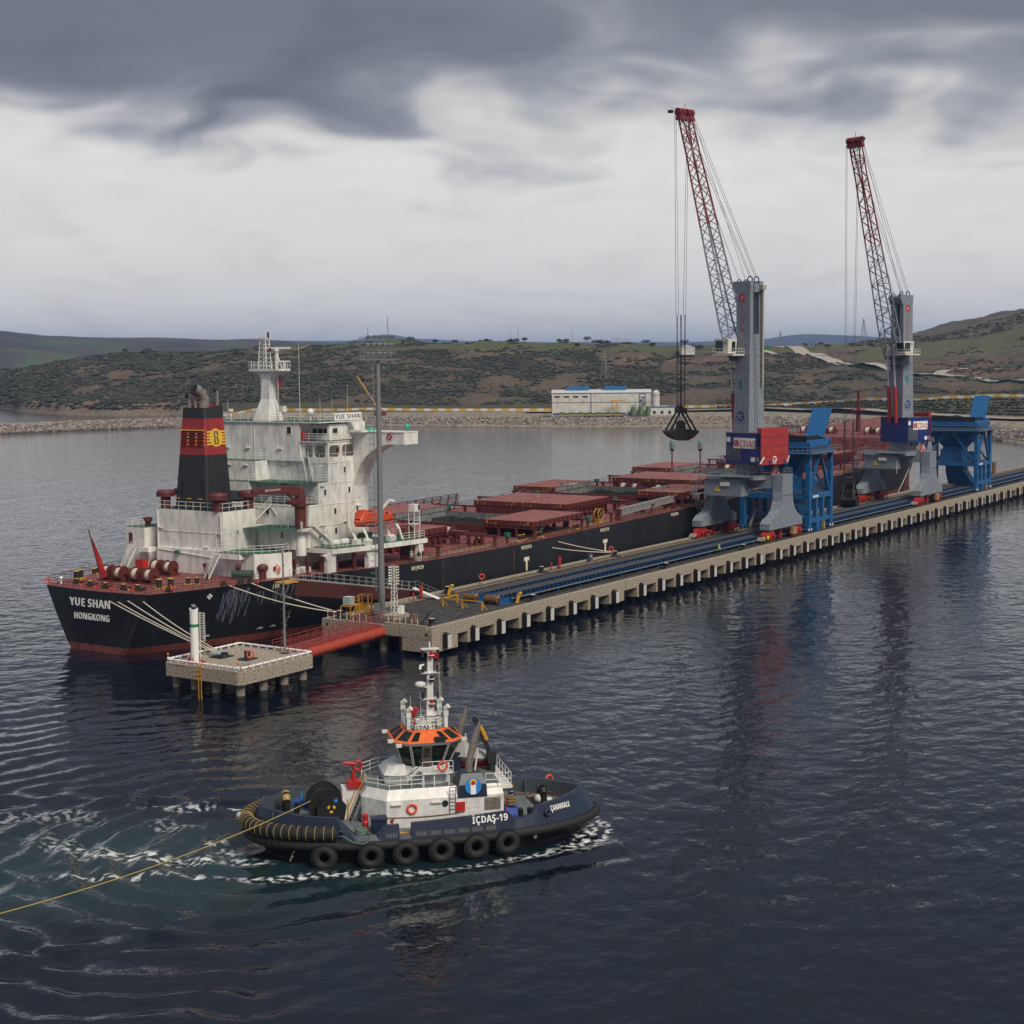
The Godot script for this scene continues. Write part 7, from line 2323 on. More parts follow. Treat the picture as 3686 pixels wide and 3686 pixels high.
func make_crane(label: String, cx: float, heading: float, head_r: float, head_y: float, grab_y: float):
	var o = thing("harbour_crane", label, "crane", V(cx, PD, -9.75), 0.0, "harbour cranes on the pier")
	# portal legs
	var prof = PackedVector2Array([V2(-7.4, 2.2), V2(7.4, 2.2), V2(7.4, 3.5), V2(5.0, 4.5), V2(3.7, 5.6), V2(3.0, 7.0), V2(2.75, 8.6), V2(2.75, 11.8), V2(-1.75, 11.8), V2(-1.75, 8.6), V2(-2.0, 7.0), V2(-2.8, 5.6), V2(-4.2, 4.6), V2(-6.4, 4.0), V2(-7.4, 3.3)])
	for s in [-1, 1]:
		var leg = part(o, "portal_leg", mb().prism(prof, s * 6.75 - 0.95, s * 6.75 + 0.95, Transform3D(Basis(Vector3.RIGHT, Vector3.BACK, Vector3.UP), Vector3.ZERO)), "crane_grey")
		part(leg, "weld_band", mb().bb(-1.8, 2.8, 8.0, 8.12, s * 6.75 - 0.99, s * 6.75 + 0.99), "crane_dark")
		part(leg, "top_rail", mb().rail([V(-1.7, 11.8, s * 7.6), V(2.7, 11.8, s * 7.6), V(2.7, 11.8, s * 6.0)], 1.1, 0.9, 0.03), "galvanised")
		for e in [-1, 1]:
			var b = mb()
			var bx: float = e * 6.0
			b.prism(PackedVector2Array([V2(-2.1, 0.5), V2(-1.5, 0.5), V2(-0.9, 1.1), V2(-0.2, 0.6), V2(0.6, 0.6), V2(1.1, 1.1), V2(1.7, 0.5), V2(2.2, 0.5), V2(1.9, 1.4), V2(0.9, 2.2), V2(-0.8, 2.2), V2(-1.9, 1.4)].map(func(p): return p + V2(bx, 0))), s * 6.75 - 0.55, s * 6.75 + 0.55, Transform3D(Basis(Vector3.RIGHT, Vector3.BACK, Vector3.UP), Vector3.ZERO))
			var bo = part(o, "bogie", b, "bogie_red")
			for k in 4: put(bo, "wheel", mb().tube(V(0, 0, -0.3), V(0, 0, 0.3), 0.36, 12).mesh(), "bogie_red", V(bx - 1.7 + k * 1.13, 0.42, s * 6.75))
			put(bo, "motor", mb().tube(V(0, 0, 0.5), V(0, 0, 1.3), 0.3, 10).mesh(), "bogie_red", V(bx + 0.9, 1.2, s * 6.75 * 0.92))
		var bf = part(o, "buffer", mb().bb(-9.1, -8.5, 0.4, 1.1, s * 6.75 - 0.7, s * 6.75 + 0.7).tube(V(-8.5, 1.0, s * 6.75), V(-7.4, 1.4, s * 6.75), 0.16, 8), "bogie_red")
		for k in 5: put(bf, "stripe", mb().box(Vector3.ZERO, V(0.02, 0.8, 0.14), Basis(Vector3.RIGHT, 0.6)).mesh(), "lettering_white", V(-9.11, 0.75, s * 6.75 - 0.56 + k * 0.28))
		part(o, "storm_jack", mb().bb(-1.0, -0.5, 0.2, 2.2, s * 6.75 - 0.3, s * 6.75 + 0.3), "bogie_red")
	part(o, "cable_box", mb().cbox(2.2, 3.8, 0.7, 2.0, 7.5, 8.2, 0.05), paint("box_ochre", lin(0.36, 0.26, 0.12), 0.6, "grime", Vector3.ONE))
	# portal beam, machinery room, walkways
	part(o, "portal_beam", mb().bb(-1.6, 2.6, 9.3, 11.7, -5.8, 5.8).prism(PackedVector2Array([V2(-4.4, -3.2), V2(-3.2, -4.4), V2(3.6, -4.4), V2(4.4, -3.2), V2(4.4, 3.2), V2(3.6, 4.4), V2(-3.2, 4.4), V2(-4.4, 3.2)]), 10.9, 11.75), "crane_grey")
	var mr = mb().bb(-5.6, -2.2, 7.9, 11.0, -6.2, 1.2)
	for k in 19: mr.bb(-5.66, -5.6, 8.0, 10.9, -6.1 + k * 0.4, -5.95 + k * 0.4)
	var mo = part(o, "switch_room", mr, "crane_grey")
	part(mo, "air_unit", mb().bb(-5.95, -5.62, 9.8, 10.5, -2.8, -1.0), "cab_white")
	var wt = put(mo, "warning_sign", mb().prism(PackedVector2Array([V2(-0.6, -0.5), V2(0.6, -0.5), V2(0, 0.6)]), 0, 0.02, Transform3D(Basis(Vector3.RIGHT, Vector3.BACK, Vector3.UP), Vector3.ZERO)).mesh(), "band_yellow", V(-5.68, 9.3, -3.4), Basis(Vector3.UP, -PI / 2))
	put(wt, "symbol", mb().prism(PackedVector2Array([V2(0.08, 0.25), V2(-0.16, -0.1), V2(0.0, -0.1), V2(-0.08, -0.35), V2(0.16, 0.02), V2(0.0, 0.02)]), 0.021, 0.026, Transform3D(Basis(Vector3.RIGHT, Vector3.BACK, Vector3.UP), Vector3.ZERO)).mesh(), "black_iron")
	part(o, "portal_walkway", mb().bb(-6.4, -4.4, 11.5, 11.6, -7.4, 3.0).rail([V(-6.3, 11.6, -7.3), V(-6.3, 11.6, 3.0)], 1.1, 1.2, 0.03).rail([V(-4.3, 11.75, 3.2), V(-3.2, 11.75, 4.3), V(3.6, 11.75, 4.3)], 1.1, 1.2, 0.03).bb(-6.6, -1.8, 8.0, 8.1, -8.6, -7.2).rail([V(-6.6, 8.1, -8.6), V(-6.6, 8.1, -7.2)], 1.1, 0.7, 0.03), "galvanised")
	for q in [[V(-2.6, 3.9, -8.2), V(-5.8, 8.0, -8.2)], [V(-6.4, 8.1, -8.0), V(-3.0, 11.6, -8.0)], [V(5.4, 0.3, -5.0), V(3.4, 4.2, -5.0)]]:
		var st = mb()
		for s in [-0.4, 0.4]:
			st.bar(q[0] + V(0, 0, s), q[1] + V(0, 0, s), 0.08, 0.2)
			st.tube(q[0] + V(0, 1, s), q[1] + V(0, 1, s), 0.03, 4)
		for k in 12: st.box(q[0].lerp(q[1], k / 12.0), V(0.25, 0.04, 0.8))
		part(o, "stairway", st, "galvanised")
	var reel = part(o, "cable_reel", mb().torus(V(0.4, 11.6, 5.3), 1.8, 0.14, Basis(Vector3.RIGHT, PI / 2), 28, 6).tube(V(0.4, 11.6, 4.9), V(0.4, 11.6, 5.5), 0.75, 16), "bogie_red")
	for k in 24: stick(reel, "spoke", unit_bar, "lettering_white" if k % 2 else "bogie_red", V(0.4 + 0.7 * cos(TAU * k / 24), 11.6 + 0.7 * sin(TAU * k / 24), 5.42), V(0.4 + 1.75 * cos(TAU * k / 24), 11.6 + 1.75 * sin(TAU * k / 24), 5.35), 0.13)
	# slewing column
	part(o, "slew_column", mb().tube(V(0, 11.7, 0), V(0, 14.0, 0), 2.35, 24), "crane_grey")
	var hd = Basis(Vector3.UP, heading)
	# everything above turns with the jib: local x is forward
	var T = Transform3D(hd, Vector3.ZERO)
	var mk = func() -> MB:
		var m = mb()
		m.xf = T
		return m
	var left = hd * Basis(Vector3.UP, PI)                  # faces local -z
	var rear = hd * Basis(Vector3.UP, -PI / 2)              # faces local -x
	var house = part(o, "machine_house", mk.call().bb(-6.2, 2.0, 13.95, 19.35, -3.85, 3.85), "crane_blue")
	part(house, "roof", mk.call().bb(-6.25, 2.1, 19.35, 19.5, -3.95, 3.95), "crane_dark")
	part(house, "catwalk", mk.call().bb(-1.0, 3.4, 13.9, 14.0, -4.9, 4.9).rail([V(-1.0, 14.0, -4.8), V(3.3, 14.0, -4.8), V(3.3, 14.0, 4.8)], 1.1, 1.0, 0.03), "crane_blue")
	for q in [[-2.4, 0.9], [-1.3, 0.9], [-0.2, 0.9]]: put(house, "vent_grille", mb().bb(-0.5, 0.5, -1.5, 1.5, 0, 0.06).mesh(), "crane_dark", hd * V(q[0] + 1.4, 15.7, -3.86), left)
	put(house, "notice", mb().bb(-0.45, 0.45, -0.4, 0.4, 0, 0.05).mesh(), "lettering_white", hd * V(-4.4, 14.7, -3.86), left)
	put(house, "notice", mb().bb(-0.35, 0.35, -0.4, 0.4, 0, 0.05).mesh(), "galvanised", hd * V(-5.5, 14.7, -3.86), left)
	put(house, "window", mb().bb(-0.4, 0.4, -0.45, 0.45, 0, 0.06).mesh(), "lettering_white", hd * V(1.4, 18.2, -3.86), left)
	var sg = put(house, "company_sign", mb().bb(-2.5, 2.5, -0.95, 0.95, 0, 0.08).mesh(), "lettering_white", hd * V(-2.4, 17.6, -3.87), left)
	letters(sg, "company_name", "İÇDAŞ", serif, 1.1, "red_paint", V(0.55, -0.08, 0.1), Basis(), 0.98, 0.03)
	company_mark(sg, V(-1.95, 0, 0.085), Basis(), 0.62)
	# counterweight: curved slabs
	var cw = []
	for k in 4:
		var m: MB = mk.call()
		var y0 = 13.75 + k * 1.68
		var L = []
		for j in 9:
			var z = -3.85 + 7.7 * j / 8.0
			L.append(V2(-6.22 - 0.75 * (1 - pow(z / 3.85, 2)) - 0.1, z))
		L.append(V2(-5.4, 3.85)); L.append(V2(-5.4, -3.85))
		m.prism(PackedVector2Array(L), y0, y0 + 1.64)
		cw.append(part(o, "counterweight_slab", m, "crane_red"))
	for s in [-1, 1]:
		for k in 6: put(cw[0], "hazard_stripe", mb().box(Vector3.ZERO, V(0.13, 1.5, 0.03), Basis(Vector3.BACK, -0.6)).mesh(), "lettering_white", hd * V(-6.45, 14.6, s * 3.2 + (k - 2.5) * 0.24), rear * Basis(Vector3.UP, s * 0.30))
	g_mark(cw[0], hd * V(-7.12, 14.75, -1.0), rear, 0.62, "lettering_white")
	for z in [-2.0, 2.0]: put(cw[0], "pocket", mb().bb(-0.22, 0.22, -0.4, 0.4, 0, 0.05).mesh(), "crane_blue", hd * V(-6.87, 14.15, z), rear)
	# tower, with a slot through its upper part
	var tw: MB = mk.call()
	var sec = func(y: float, x0: float, x1: float, w0: float, w1: float) -> Array: return [V(x0, y, -w0), V(x0, y, w0), V(x1, y, w1), V(x1, y, -w1)]
	tw.loft([sec.call(19.4, -2.0, 1.8, 2.2, 2.2), sec.call(30.0, -1.9, 1.5, 1.95, 1.95), sec.call(36.8, -1.8, 1.4, 1.8, 1.8)])
	for s in [-1, 1]:
		tw.loft([sec.call(36.8, -1.8, 1.4, 0.5, 0.5).map(func(p): return p + V(0, 0, s * 1.3)), sec.call(44.6, -1.75, 1.5, 0.5, 0.5).map(func(p): return p + V(0, 0, s * 1.28)), sec.call(46.0, -1.9, 2.4, 0.5, 0.5).map(func(p): return p + V(0, 0, s * 1.28)), sec.call(47.0, -1.9, 2.3, 0.5, 0.5).map(func(p): return p + V(0, 0, s * 1.28))], true, true, true)
	tw.loft([sec.call(36.79, -1.8, 1.4, 0.82, 0.82), sec.call(37.4, -1.8, 1.4, 0.82, 0.82)], true, true, true)
	tw.loft([sec.call(45.0, -1.8, 1.6, 0.8, 0.8), sec.call(46.6, -1.8, 2.0, 0.8, 0.8)], true, true, true)
	var tower = part(o, "tower", tw, "crane_grey")
	part(tower, "slot_ladder", mk.call().rail([V(-0.4, 37.4, 0.0), V(0.1, 37.4, 0.0)], 7.6, 0.5, 0.04, 22), "crane_dark")
	part(tower, "slot_crossbar", mk.call().bb(-0.5, 0.5, 42.4, 42.7, -0.8, 0.8), "crane_grey")
	part(tower, "slot_inner", mk.call().bb(0.2, 1.2, 37.4, 45.0, 0.3, 0.82), "crane_grey")
	for q in [0.9, -0.9]:
		part(tower, "sheave", mk.call().torus(V(-1.0, 47.3, q), 0.55, 0.12, Basis(Vector3.RIGHT, PI / 2), 16, 6).torus(V(1.6, 47.0, q), 0.4, 0.1, Basis(Vector3.RIGHT, PI / 2), 14, 6), "black_iron")
	part(tower, "duct", mk.call().tube(V(-2.35, 28.0, 1.2), V(-2.25, 45.5, 1.3), 0.22, 8).bb(-2.7, -1.7, 45.4, 46.3, 0.7, 1.7), paint("duct_tan", lin(0.46, 0.40, 0.32), 0.6, "mottle", Vector3.ONE))
	part(tower, "hoist_rope", mk.call().tube(V(-2.1, 19.5, -0.5), V(-1.95, 46.8, -1.0), 0.035, 4).tube(V(-2.1, 19.5, 0.2), V(-1.95, 46.8, -0.7), 0.035, 4), "wire")
	part(tower, "ring_platform", mk.call().bb(1.2, 2.6, 31.0, 31.3, -2.2, 2.2).bb(1.2, 2.8, 32.6, 33.2, -2.3, 2.3), "crane_dark")
	for q in [[24.2, 0.9], [33.0, 0.7], [38.3, 0.7]]: put(tower, "window", mb().bb(-0.35, 0.35, -q[1], q[1], 0, 0.05).mesh(), paint("teal", lin(0.02, 0.20, 0.20), 0.5, "") if q[0] < 25 else M["galvanised"], hd * V(0.1, q[0] + 4.0, -(2.2 - (q[0] - 15.4) * 0.024)), left)
	g_mark(tower, hd * V(0.0, 22.4, -2.17), left, 0.95, paint("mark_blue", lin(0.015, 0.05, 0.22), 0.5, ""))
	company_mark(tower, hd * V(0.1, 44.0, -1.79), left, 0.85)
	var word = "İÇDAŞ"
	for k in 5: letters(tower, "company_name", word[k], serif, 0.95, "red_paint", hd * V(0.1, 42.2 - k * 1.35, -1.80), left, 0.9)
	# cab
	var cab: MB = mk.call()
	cab.loft([[V(1.2, 33.9, -4.4), V(1.2, 33.9, -2.2), V(4.0, 33.9, -2.2), V(4.0, 33.9, -4.4)], [V(1.0, 36.6, -4.5), V(1.0, 36.6, -2.1), V(4.5, 36.6, -2.1), V(4.5, 36.6, -4.5)]], true, true, true)
	var co = part(o, "operator_cab", cab, "cab_white")
	put(co, "cab_window", mb().bb(-0.9, 0.9, -0.95, 0.95, 0, 0.06).mesh(), "tug_glass", hd * V(3.2, 35.3, -4.47), left)
	put(co, "cab_window", mb().bb(-0.95, 0.95, -1.0, 1.0, 0, 0.06).mesh(), "tug_glass", hd * V(4.27, 35.3, -3.3), hd * Basis(Vector3.UP, PI / 2) * Basis(Vector3.RIGHT, 0.18))
	put(co, "cab_window", mb().bb(-0.45, 0.45, -0.9, 0.9, 0, 0.06).mesh(), "tug_glass", hd * V(1.05, 35.2, -3.0), rear)
	g_mark(co, hd * V(1.75, 35.9, -4.5), left, 0.3, paint("mark_blue2", lin(0.015, 0.05, 0.22), 0.5, ""))
	part(co, "cab_platform", mk.call().bb(-0.6, 4.4, 33.5, 33.75, -5.0, -1.9).rail([V(-0.6, 33.75, -2.0), V(-0.6, 33.75, -5.0), V(4.4, 33.75, -5.0), V(4.4, 33.75, -2.0)], 1.05, 0.8, 0.035), "cab_white")
	# lattice jib
	var F = V(2.6, 33.3, 0)
	var Hd = V(head_r, head_y, 0)
	var ax = (Hd - F).normalized()
	var dn = V(ax.y, -ax.x, 0)
	var L = (Hd - F).length()
	var W = [[0.0, 2.3], [0.1, 2.1], [0.55, 1.35], [0.84, 0.95], [1.0, 1.35]]
	var Dp = [[0.0, 0.25], [0.12, 1.0], [0.8, 0.95], [1.0, 0.5]]
	var corner = func(t: float, a: float, b: float) -> Vector3: return hd * (F + ax * (t * L) + dn * (b * lerp_table(Dp, t)) + V(0, 0, a * lerp_table(W, t)))
	var jib = Node3D.new()
	jib.name = "jib"
	o.add_child(jib, true)
	var N = 26
	for a in [-1.0, 1.0]:
		for b in [-1.0, 1.0]:
			for h in 2:
				var m = mb()
				var k0 = 0 if h == 0 else 14
				var k1 = 14 if h == 0 else N
				for k in range(k0, k1): m.tube(corner.call(k / float(N), a, b), corner.call((k + 1) / float(N), a, b), 0.17, 6, -1.0, false)
				part(jib, "chord", m, "crane_grey" if h == 0 else "jib_red")
	for k in range(0, N):
		var t0 = k / float(N)
		var t1 = (k + 1) / float(N)
		var f = 1.0 if k % 2 else -1.0
		var mt = "crane_grey" if k < 14 else "jib_red"
		for b in [-1.0, 1.0]: stick(jib, "brace", unit_bar, mt, corner.call(t0, f, b), corner.call(t1, -f, b), 0.13)
		for a in [-1.0, 1.0]: stick(jib, "brace", unit_bar, mt, corner.call(t0, a, f), corner.call(t1, a, -f), 0.11)
		if k % 3 == 0:
			stick(jib, "brace", unit_bar, mt, corner.call(t0, -1.0, -1.0), corner.call(t0, 1.0, -1.0), 0.13)
			stick(jib, "brace", unit_bar, mt, corner.call(t0, -1.0, 1.0), corner.call(t0, 1.0, 1.0), 0.13)
	var head: MB = mk.call()
	head.bb(head_r - 0.6, head_r + 0.5, head_y - 0.6, head_y + 0.1, -2.1, 2.1)
	for s in [-1, 1]:
		for q in [0.7, 1.7]: head.tube(V(head_r + 0.1, head_y + 0.9, s * q - 0.35), V(head_r + 0.1, head_y + 0.9, s * q + 0.35), 0.75, 14)
		head.bb(head_r - 0.4, head_r + 0.4, head_y, head_y + 1.3, s * 1.2 - 0.8, s * 1.2 + 0.8)
	head.tube(V(head_r, head_y, 0), V(head_r, head_y + 2.6, 0), 0.06, 5)
	var ho = part(jib, "jib_head", head, "jib_red")
	part(jib, "work_light", mk.call().bar(V(head_r + 0.3, head_y + 1.5, -2.2), V(head_r + 1.0, head_y + 1.6, -2.9), 0.08).bb(head_r + 0.6, head_y * 0 + head_r + 1.4, head_y + 0.7, head_y + 1.2, -3.3, -2.5), "black_iron")
	# luffing cylinder
	var cyl = part(o, "luffing_cylinder", mk.call().tube(V(2.4, 18.2, -0.9), V(3.0, 26.5, -0.9), 0.42, 10).tube(V(2.4, 18.2, 0.9), V(3.0, 26.5, 0.9), 0.42, 10), "crane_red")
	part(cyl, "rod", mk.call().tube(V(3.0, 26.5, -0.9), V(3.6, 36.0, -0.9), 0.22, 8).tube(V(3.0, 26.5, 0.9), V(3.6, 36.0, 0.9), 0.22, 8), "aluminium")
	# ropes
	for s in [-1, 1]:
		for q in [0.7, 1.3]:
			part(o, "pendant_rope", mk.call().tube(V(-1.0, 47.8, s * q * 0.8), V(head_r - 0.2, head_y + 1.4, s * q * 1.2), 0.05, 4), "wire")
		part(o, "pendant_rope", mk.call().tube(V(1.6, 47.4, s * 0.9), V(head_r, head_y + 0.8, s * 1.9), 0.05, 4), "wire")
	for q in [[-0.45, -1.7], [0.45, -1.7], [-0.45, 1.7], [0.45, 1.7]]:
		var p = V(head_r + 0.9 + q[0] * 0.4, head_y + 0.9, q[1])
		part(o, "hoist_rope", mk.call().tube(p, V(head_r + 1.0 + q[0] * 0.7, grab_y + 21.0, q[1] * 0.6), 0.045, 4), "wire")
	return [hd, V(cx, PD, -9.75) + hd * V(head_r + 1.0, 0, 0)]

func make_grab(label: String, at: Vector3, turn: float, closed: float):
	var o = thing("clamshell_grab", label, "grab", at, turn, "clamshell grabs")
	for s in [-1, 1]:
		var m = mb()
		m.xf = Transform3D(Basis(Vector3.BACK, s * closed), V(0, 2.3, 0))
		var prof = [V2(0, 0), V2(s * 3.1, -0.35), V2(s * 3.1, -0.7), V2(s * 2.0, -1.75), V2(s * 0.7, -2.3), V2(0.0, -2.3)]
		m.prism(PackedVector2Array(prof), -1.75, 1.75, Transform3D(Basis(Vector3.RIGHT, Vector3.BACK, Vector3.UP), Vector3.ZERO))
		m.bb(s * 1.0 - 0.1, s * 1.0 + 0.1, -2.3, -0.1, 1.75, 1.85)
		var sh = part(o, "shell", m, paint("grab_dark", lin(0.028, 0.022, 0.022), 0.5, "grime", V(0.5, 0.5, 0.5)))
		for z in [-1.3, 1.3]:
			part(o, "arm", mb().bar(V(s * 2.6, 2.0, z), V(s * 0.45, 5.6, z * 0.7), 0.32), "black_iron")
	part(o, "head", mb().bb(-0.8, 0.8, 5.2, 6.2, -1.2, 1.2).tube(V(-0.3, 6.3, -0.9), V(-0.3, 6.3, 0.9), 0.5, 12), "black_iron")
	part(o, "lower_block", mb().bb(-0.6, 0.6, 2.2, 3.4, -1.0, 1.0).tube(V(0, 3.3, -0.8), V(0, 3.3, 0.8), 0.55, 12).tube(V(0.2, 3.3, 0), V(0.2, 5.4, 0), 0.06, 5).tube(V(-0.2, 3.3, 0), V(-0.2, 5.4, 0), 0.06, 5), "black_iron")
	return o

func make_chains(label: String, at: Vector3, turn: float, y0: float, y1: float):
	var o = thing("grab_chains", label, "chain", at, turn, "crane grab chains")
	var link = mb().torus(Vector3.ZERO, 0.17, 0.055, Basis.from_scale(V(0.75, 1, 1.35)) * Basis(Vector3.RIGHT, 0), 10, 5).mesh()
	for q in [[-0.3, -1.0], [0.35, -1.0], [-0.3, 1.0], [0.35, 1.0]]:
		var tilt = V(q[0] * 0.9, 0, q[1] * 0.05)
		var n = int((y1 - y0) / 0.42)
		for k in n:
			var f = k / float(n)
			put(o, "link", link, "black_iron", V(q[0] * (1.0 + 0.3 * f), y0 + 0.2 + k * 0.42, q[1] * (1.0 - 0.05 * f)), Basis(Vector3.UP, (k % 2) * PI / 2) * Basis(Vector3.RIGHT, PI / 2))

func make_hopper(label: String, cx: float):
	var o = thing("loading_hopper", label, "hopper", V(cx, PD, -9.75), 0.0, "blue loading hoppers on the pier")
	var lx = 5.3
	var lz = 6.75
	for sx in [-1, 1]:
		for sz in [-1, 1]:
			part(o, "leg", mb().bb(sx * lx - 0.5, sx * lx + 0.5, 1.2, 15.2, sz * lz - 0.45, sz * lz + 0.45), "hopper_blue")
			var w = part(o, "wheel_set", mb().bb(sx * lx - 0.9, sx * lx + 0.9, 0.7, 1.3, sz * lz - 0.4, sz * lz + 0.4), "conveyor_blue")
			for k in [-0.6, 0.6]: put(w, "wheel", mb().tube(V(0, 0, -0.3), V(0, 0, 0.3), 0.45, 12).mesh(), "conveyor_blue", V(sx * lx + k, 0.5, sz * lz))
			if sz > 0:
				for k in [-0.6, 0.6]: put(w, "wheel_cap", mb().tube(V(0, 0, 0.3), V(0, 0, 0.4), 0.22, 8).mesh(), "lettering_white", V(sx * lx + k, 0.5, sz * lz + 0.1))
	for sz in [-1, 1]:
		part(o, "beam", mb().bb(-lx + 0.5, lx - 0.5, 1.7, 2.5, sz * lz - 0.4, sz * lz + 0.4), "hopper_blue")
		var b = part(o, "beam", mb().bb(-lx + 0.5, lx - 0.5, 6.2, 7.2, sz * lz - 0.4, sz * lz + 0.4), "hopper_blue")
		if sz > 0:
			for q in [-3.9, -2.5]: part(b, "maker_plate", mb().bb(q, q + 1.2, 6.5, 6.85, lz + 0.4, lz + 0.42), "lettering_white")
		part(o, "post", mb().bb(-2.3, -1.3, 2.5, 6.2, sz * lz - 0.38, sz * lz + 0.38), "hopper_blue")
		part(o, "post", mb().bb(0.9, 1.7, 2.5, 6.2, sz * lz - 0.38, sz * lz + 0.38), "hopper_blue")
		part(o, "brace", mb().bar(V(-lx + 0.6, 7.3, sz * lz), V(-0.4, 14.6, sz * lz), 0.45), "hopper_blue")
		part(o, "brace", mb().bar(V(lx - 0.6, 7.3, sz * lz), V(0.6, 14.6, sz * lz), 0.45), "hopper_blue")
		part(o, "beam", mb().bb(-lx - 0.6, lx + 0.6, 14.6, 15.5, sz * lz - 0.42, sz * lz + 0.42), "hopper_blue")
	part(o, "equipment_leg", mb().bb(-2.4, -0.8, 0.0, 1.7, lz - 0.6, lz + 0.6), "hopper_blue")
	for sx in [-1, 1]:
		part(o, "cross_beam", mb().bb(sx * lx - 0.4, sx * lx + 0.4, 6.2, 7.1, -lz + 0.45, lz - 0.45), "hopper_blue")
		part(o, "cross_beam", mb().bb(sx * lx - 0.45, sx * lx + 0.45, 14.5, 15.6, -lz + 0.45, lz - 0.45), "hopper_blue")
		part(o, "brace", mb().bar(V(sx * lx, 7.2, lz - 0.6), V(sx * lx, 14.4, 1.0), 0.4), "hopper_blue")
		part(o, "brace", mb().bar(V(sx * lx, 7.2, -lz + 0.6), V(sx * lx, 14.4, -1.0), 0.4), "hopper_blue")
	# bin: open box on top, inverted pyramid below, ribs
	var bin = mb()
	bin.loft([[V(-1.6, 9.6, -1.6), V(1.6, 9.6, -1.6), V(1.6, 9.6, 1.6), V(-1.6, 9.6, 1.6)].map(func(p): return p), [V(-5.0, 15.4, -6.2), V(5.0, 15.4, -6.2), V(5.0, 15.4, 6.2), V(-5.0, 15.4, 6.2)], [V(-5.0, 17.4, -6.2), V(5.0, 17.4, -6.2), V(5.0, 17.4, 6.2), V(-5.0, 17.4, 6.2)]].map(func(r): r.reverse(); return r), true, true, false)
	var bo = part(o, "bin", bin, "hopper_blue")
	for k in 4:
		var f = 0.15 + k * 0.24
		var rx = lerpf(1.6, 5.0, f) + 0.08
		var rz = lerpf(1.6, 6.2, f) + 0.08
		var y = lerpf(9.6, 15.4, f)
		part(bo, "rib", mb().bb(-rx, rx, y - 0.1, y + 0.1, -rz, -rz + 0.15).bb(-rx, rx, y - 0.1, y + 0.1, rz - 0.15, rz).bb(-rx, -rx + 0.15, y - 0.1, y + 0.1, -rz, rz).bb(rx - 0.15, rx, y - 0.1, y + 0.1, -rz, rz), "hopper_blue")
	part(bo, "rim_beam", mb().bb(-5.5, 5.5, 16.1, 16.9, 6.2, 6.7).bb(-5.5, 5.5, 16.1, 16.9, -6.7, -6.2).bb(-5.6, -5.0, 16.1, 16.9, -6.7, 6.7).bb(5.0, 5.6, 16.1, 16.9, -6.7, 6.7), "hopper_blue")
	# black spill panels above the rim, then coal
	part(bo, "spill_panel", mb().bb(-5.2, -5.1, 17.4, 18.3, -6.2, 6.2).bb(-5.2, 1.0, 17.4, 18.2, 6.1, 6.2).bb(-5.2, 5.2, 17.4, 18.2, -6.2, -6.1), "coal")
	var cn = noise(0.3, 3, 300 + int(cx))
	var cm = mb()
	for i in 12:
		for j in 12:
			var P = []
			for q in [[i, j], [i, j + 1], [i + 1, j + 1], [i + 1, j]]:
				var px: float = -4.95 + 9.9 * q[0] / 12.0
				var pz: float = -6.1 + 12.2 * q[1] / 12.0
				P.append(V(px, 17.0 + 1.6 * (1 - absf(px) / 5.0) * (1 - absf(pz) / 6.2) + 0.4 * cn.get_noise_2d(px, pz), pz))
			cm.quad(P[0], P[1], P[2], P[3])
	part(o, "coal_load", cm, "coal", "heap of black coal in the open bin")
	# walkway round the top
	part(o, "walkway", mb().bb(-7.0, 7.4, 14.9, 15.0, 6.7, 8.1).bb(5.9, 7.4, 14.9, 15.0, -6.0, 8.1).bb(-6.6, -5.6, 14.9, 15.0, -6, 8.1).rail([V(-6.6, 15, -6), V(-6.6, 15, 8.05), V(7.35, 15, 8.05), V(7.35, 15, -6)], 1.15, 1.0, 0.035), "galvanised")
	part(o, "mid_platform", mb().bb(-lx, lx, 7.15, 7.25, -5.0, 5.6).rail([V(-lx, 7.25, 5.5), V(lx, 7.25, 5.5)], 1.1, 1.2, 0.03), "crane_dark")
	part(o, "feeder", mb().bb(-4.2, 1.2, 7.3, 10.2, -2.6, 2.6).bb(-3.6, 0.4, 10.2, 10.9, -2.2, 2.2), "hopper_blue")
	part(o, "control_room", mb().bb(2.2, 4.4, 7.3, 9.4, 2.2, 4.8), "hopper_blue")
	part(o, "control_window", mb().bb(2.7, 3.9, 8.2, 9.0, 4.8, 4.83), "tug_glass")
	part(o, "chute", mb().loft([[V(-2.0, 1.4, -1.2), V(-2.0, 1.4, 5.4), V(0.6, 1.4, 5.4), V(0.6, 1.4, -1.2)], [V(-3.0, 4.6, -1.6), V(-3.0, 4.6, 3.0), V(1.2, 4.6, 3.0), V(1.2, 4.6, -1.6)], [V(-3.0, 7.1, -1.6), V(-3.0, 7.1, 2.0), V(1.2, 7.1, 2.0), V(1.2, 7.1, -1.6)]], true, false, false), "hopper_blue")
	part(o, "stair", mb().bar(V(-5.6, 0.6, -5.2), V(-2.2, 4.0, -5.2), 0.1, 0.7).rail([V(-2.2, 4.0, -5.6), V(-0.4, 4.0, -5.6)], 1.1, 0.8, 0.03).bb(-2.2, -0.4, 3.9, 4.0, -5.7, -4.7), "galvanised")
	# raised flap
	var fl = mb()
	fl.xf = Transform3D(Basis(Vector3.BACK, 0.92), V(4.2, 17.6, 3.8))
	fl.bb(0, 7.0, -0.1, 0.1, -1.9, 1.9)
	var fo = part(o, "flap", fl, "hopper_blue")
	for k in 6:
		var rb = mb()
		rb.xf = fl.xf
		rb.bb(0.1 + k * 1.35, 0.3 + k * 1.35, -0.42, -0.1, -1.9, 1.9)
		part(fo, "flap_rib", rb, "hopper_blue")
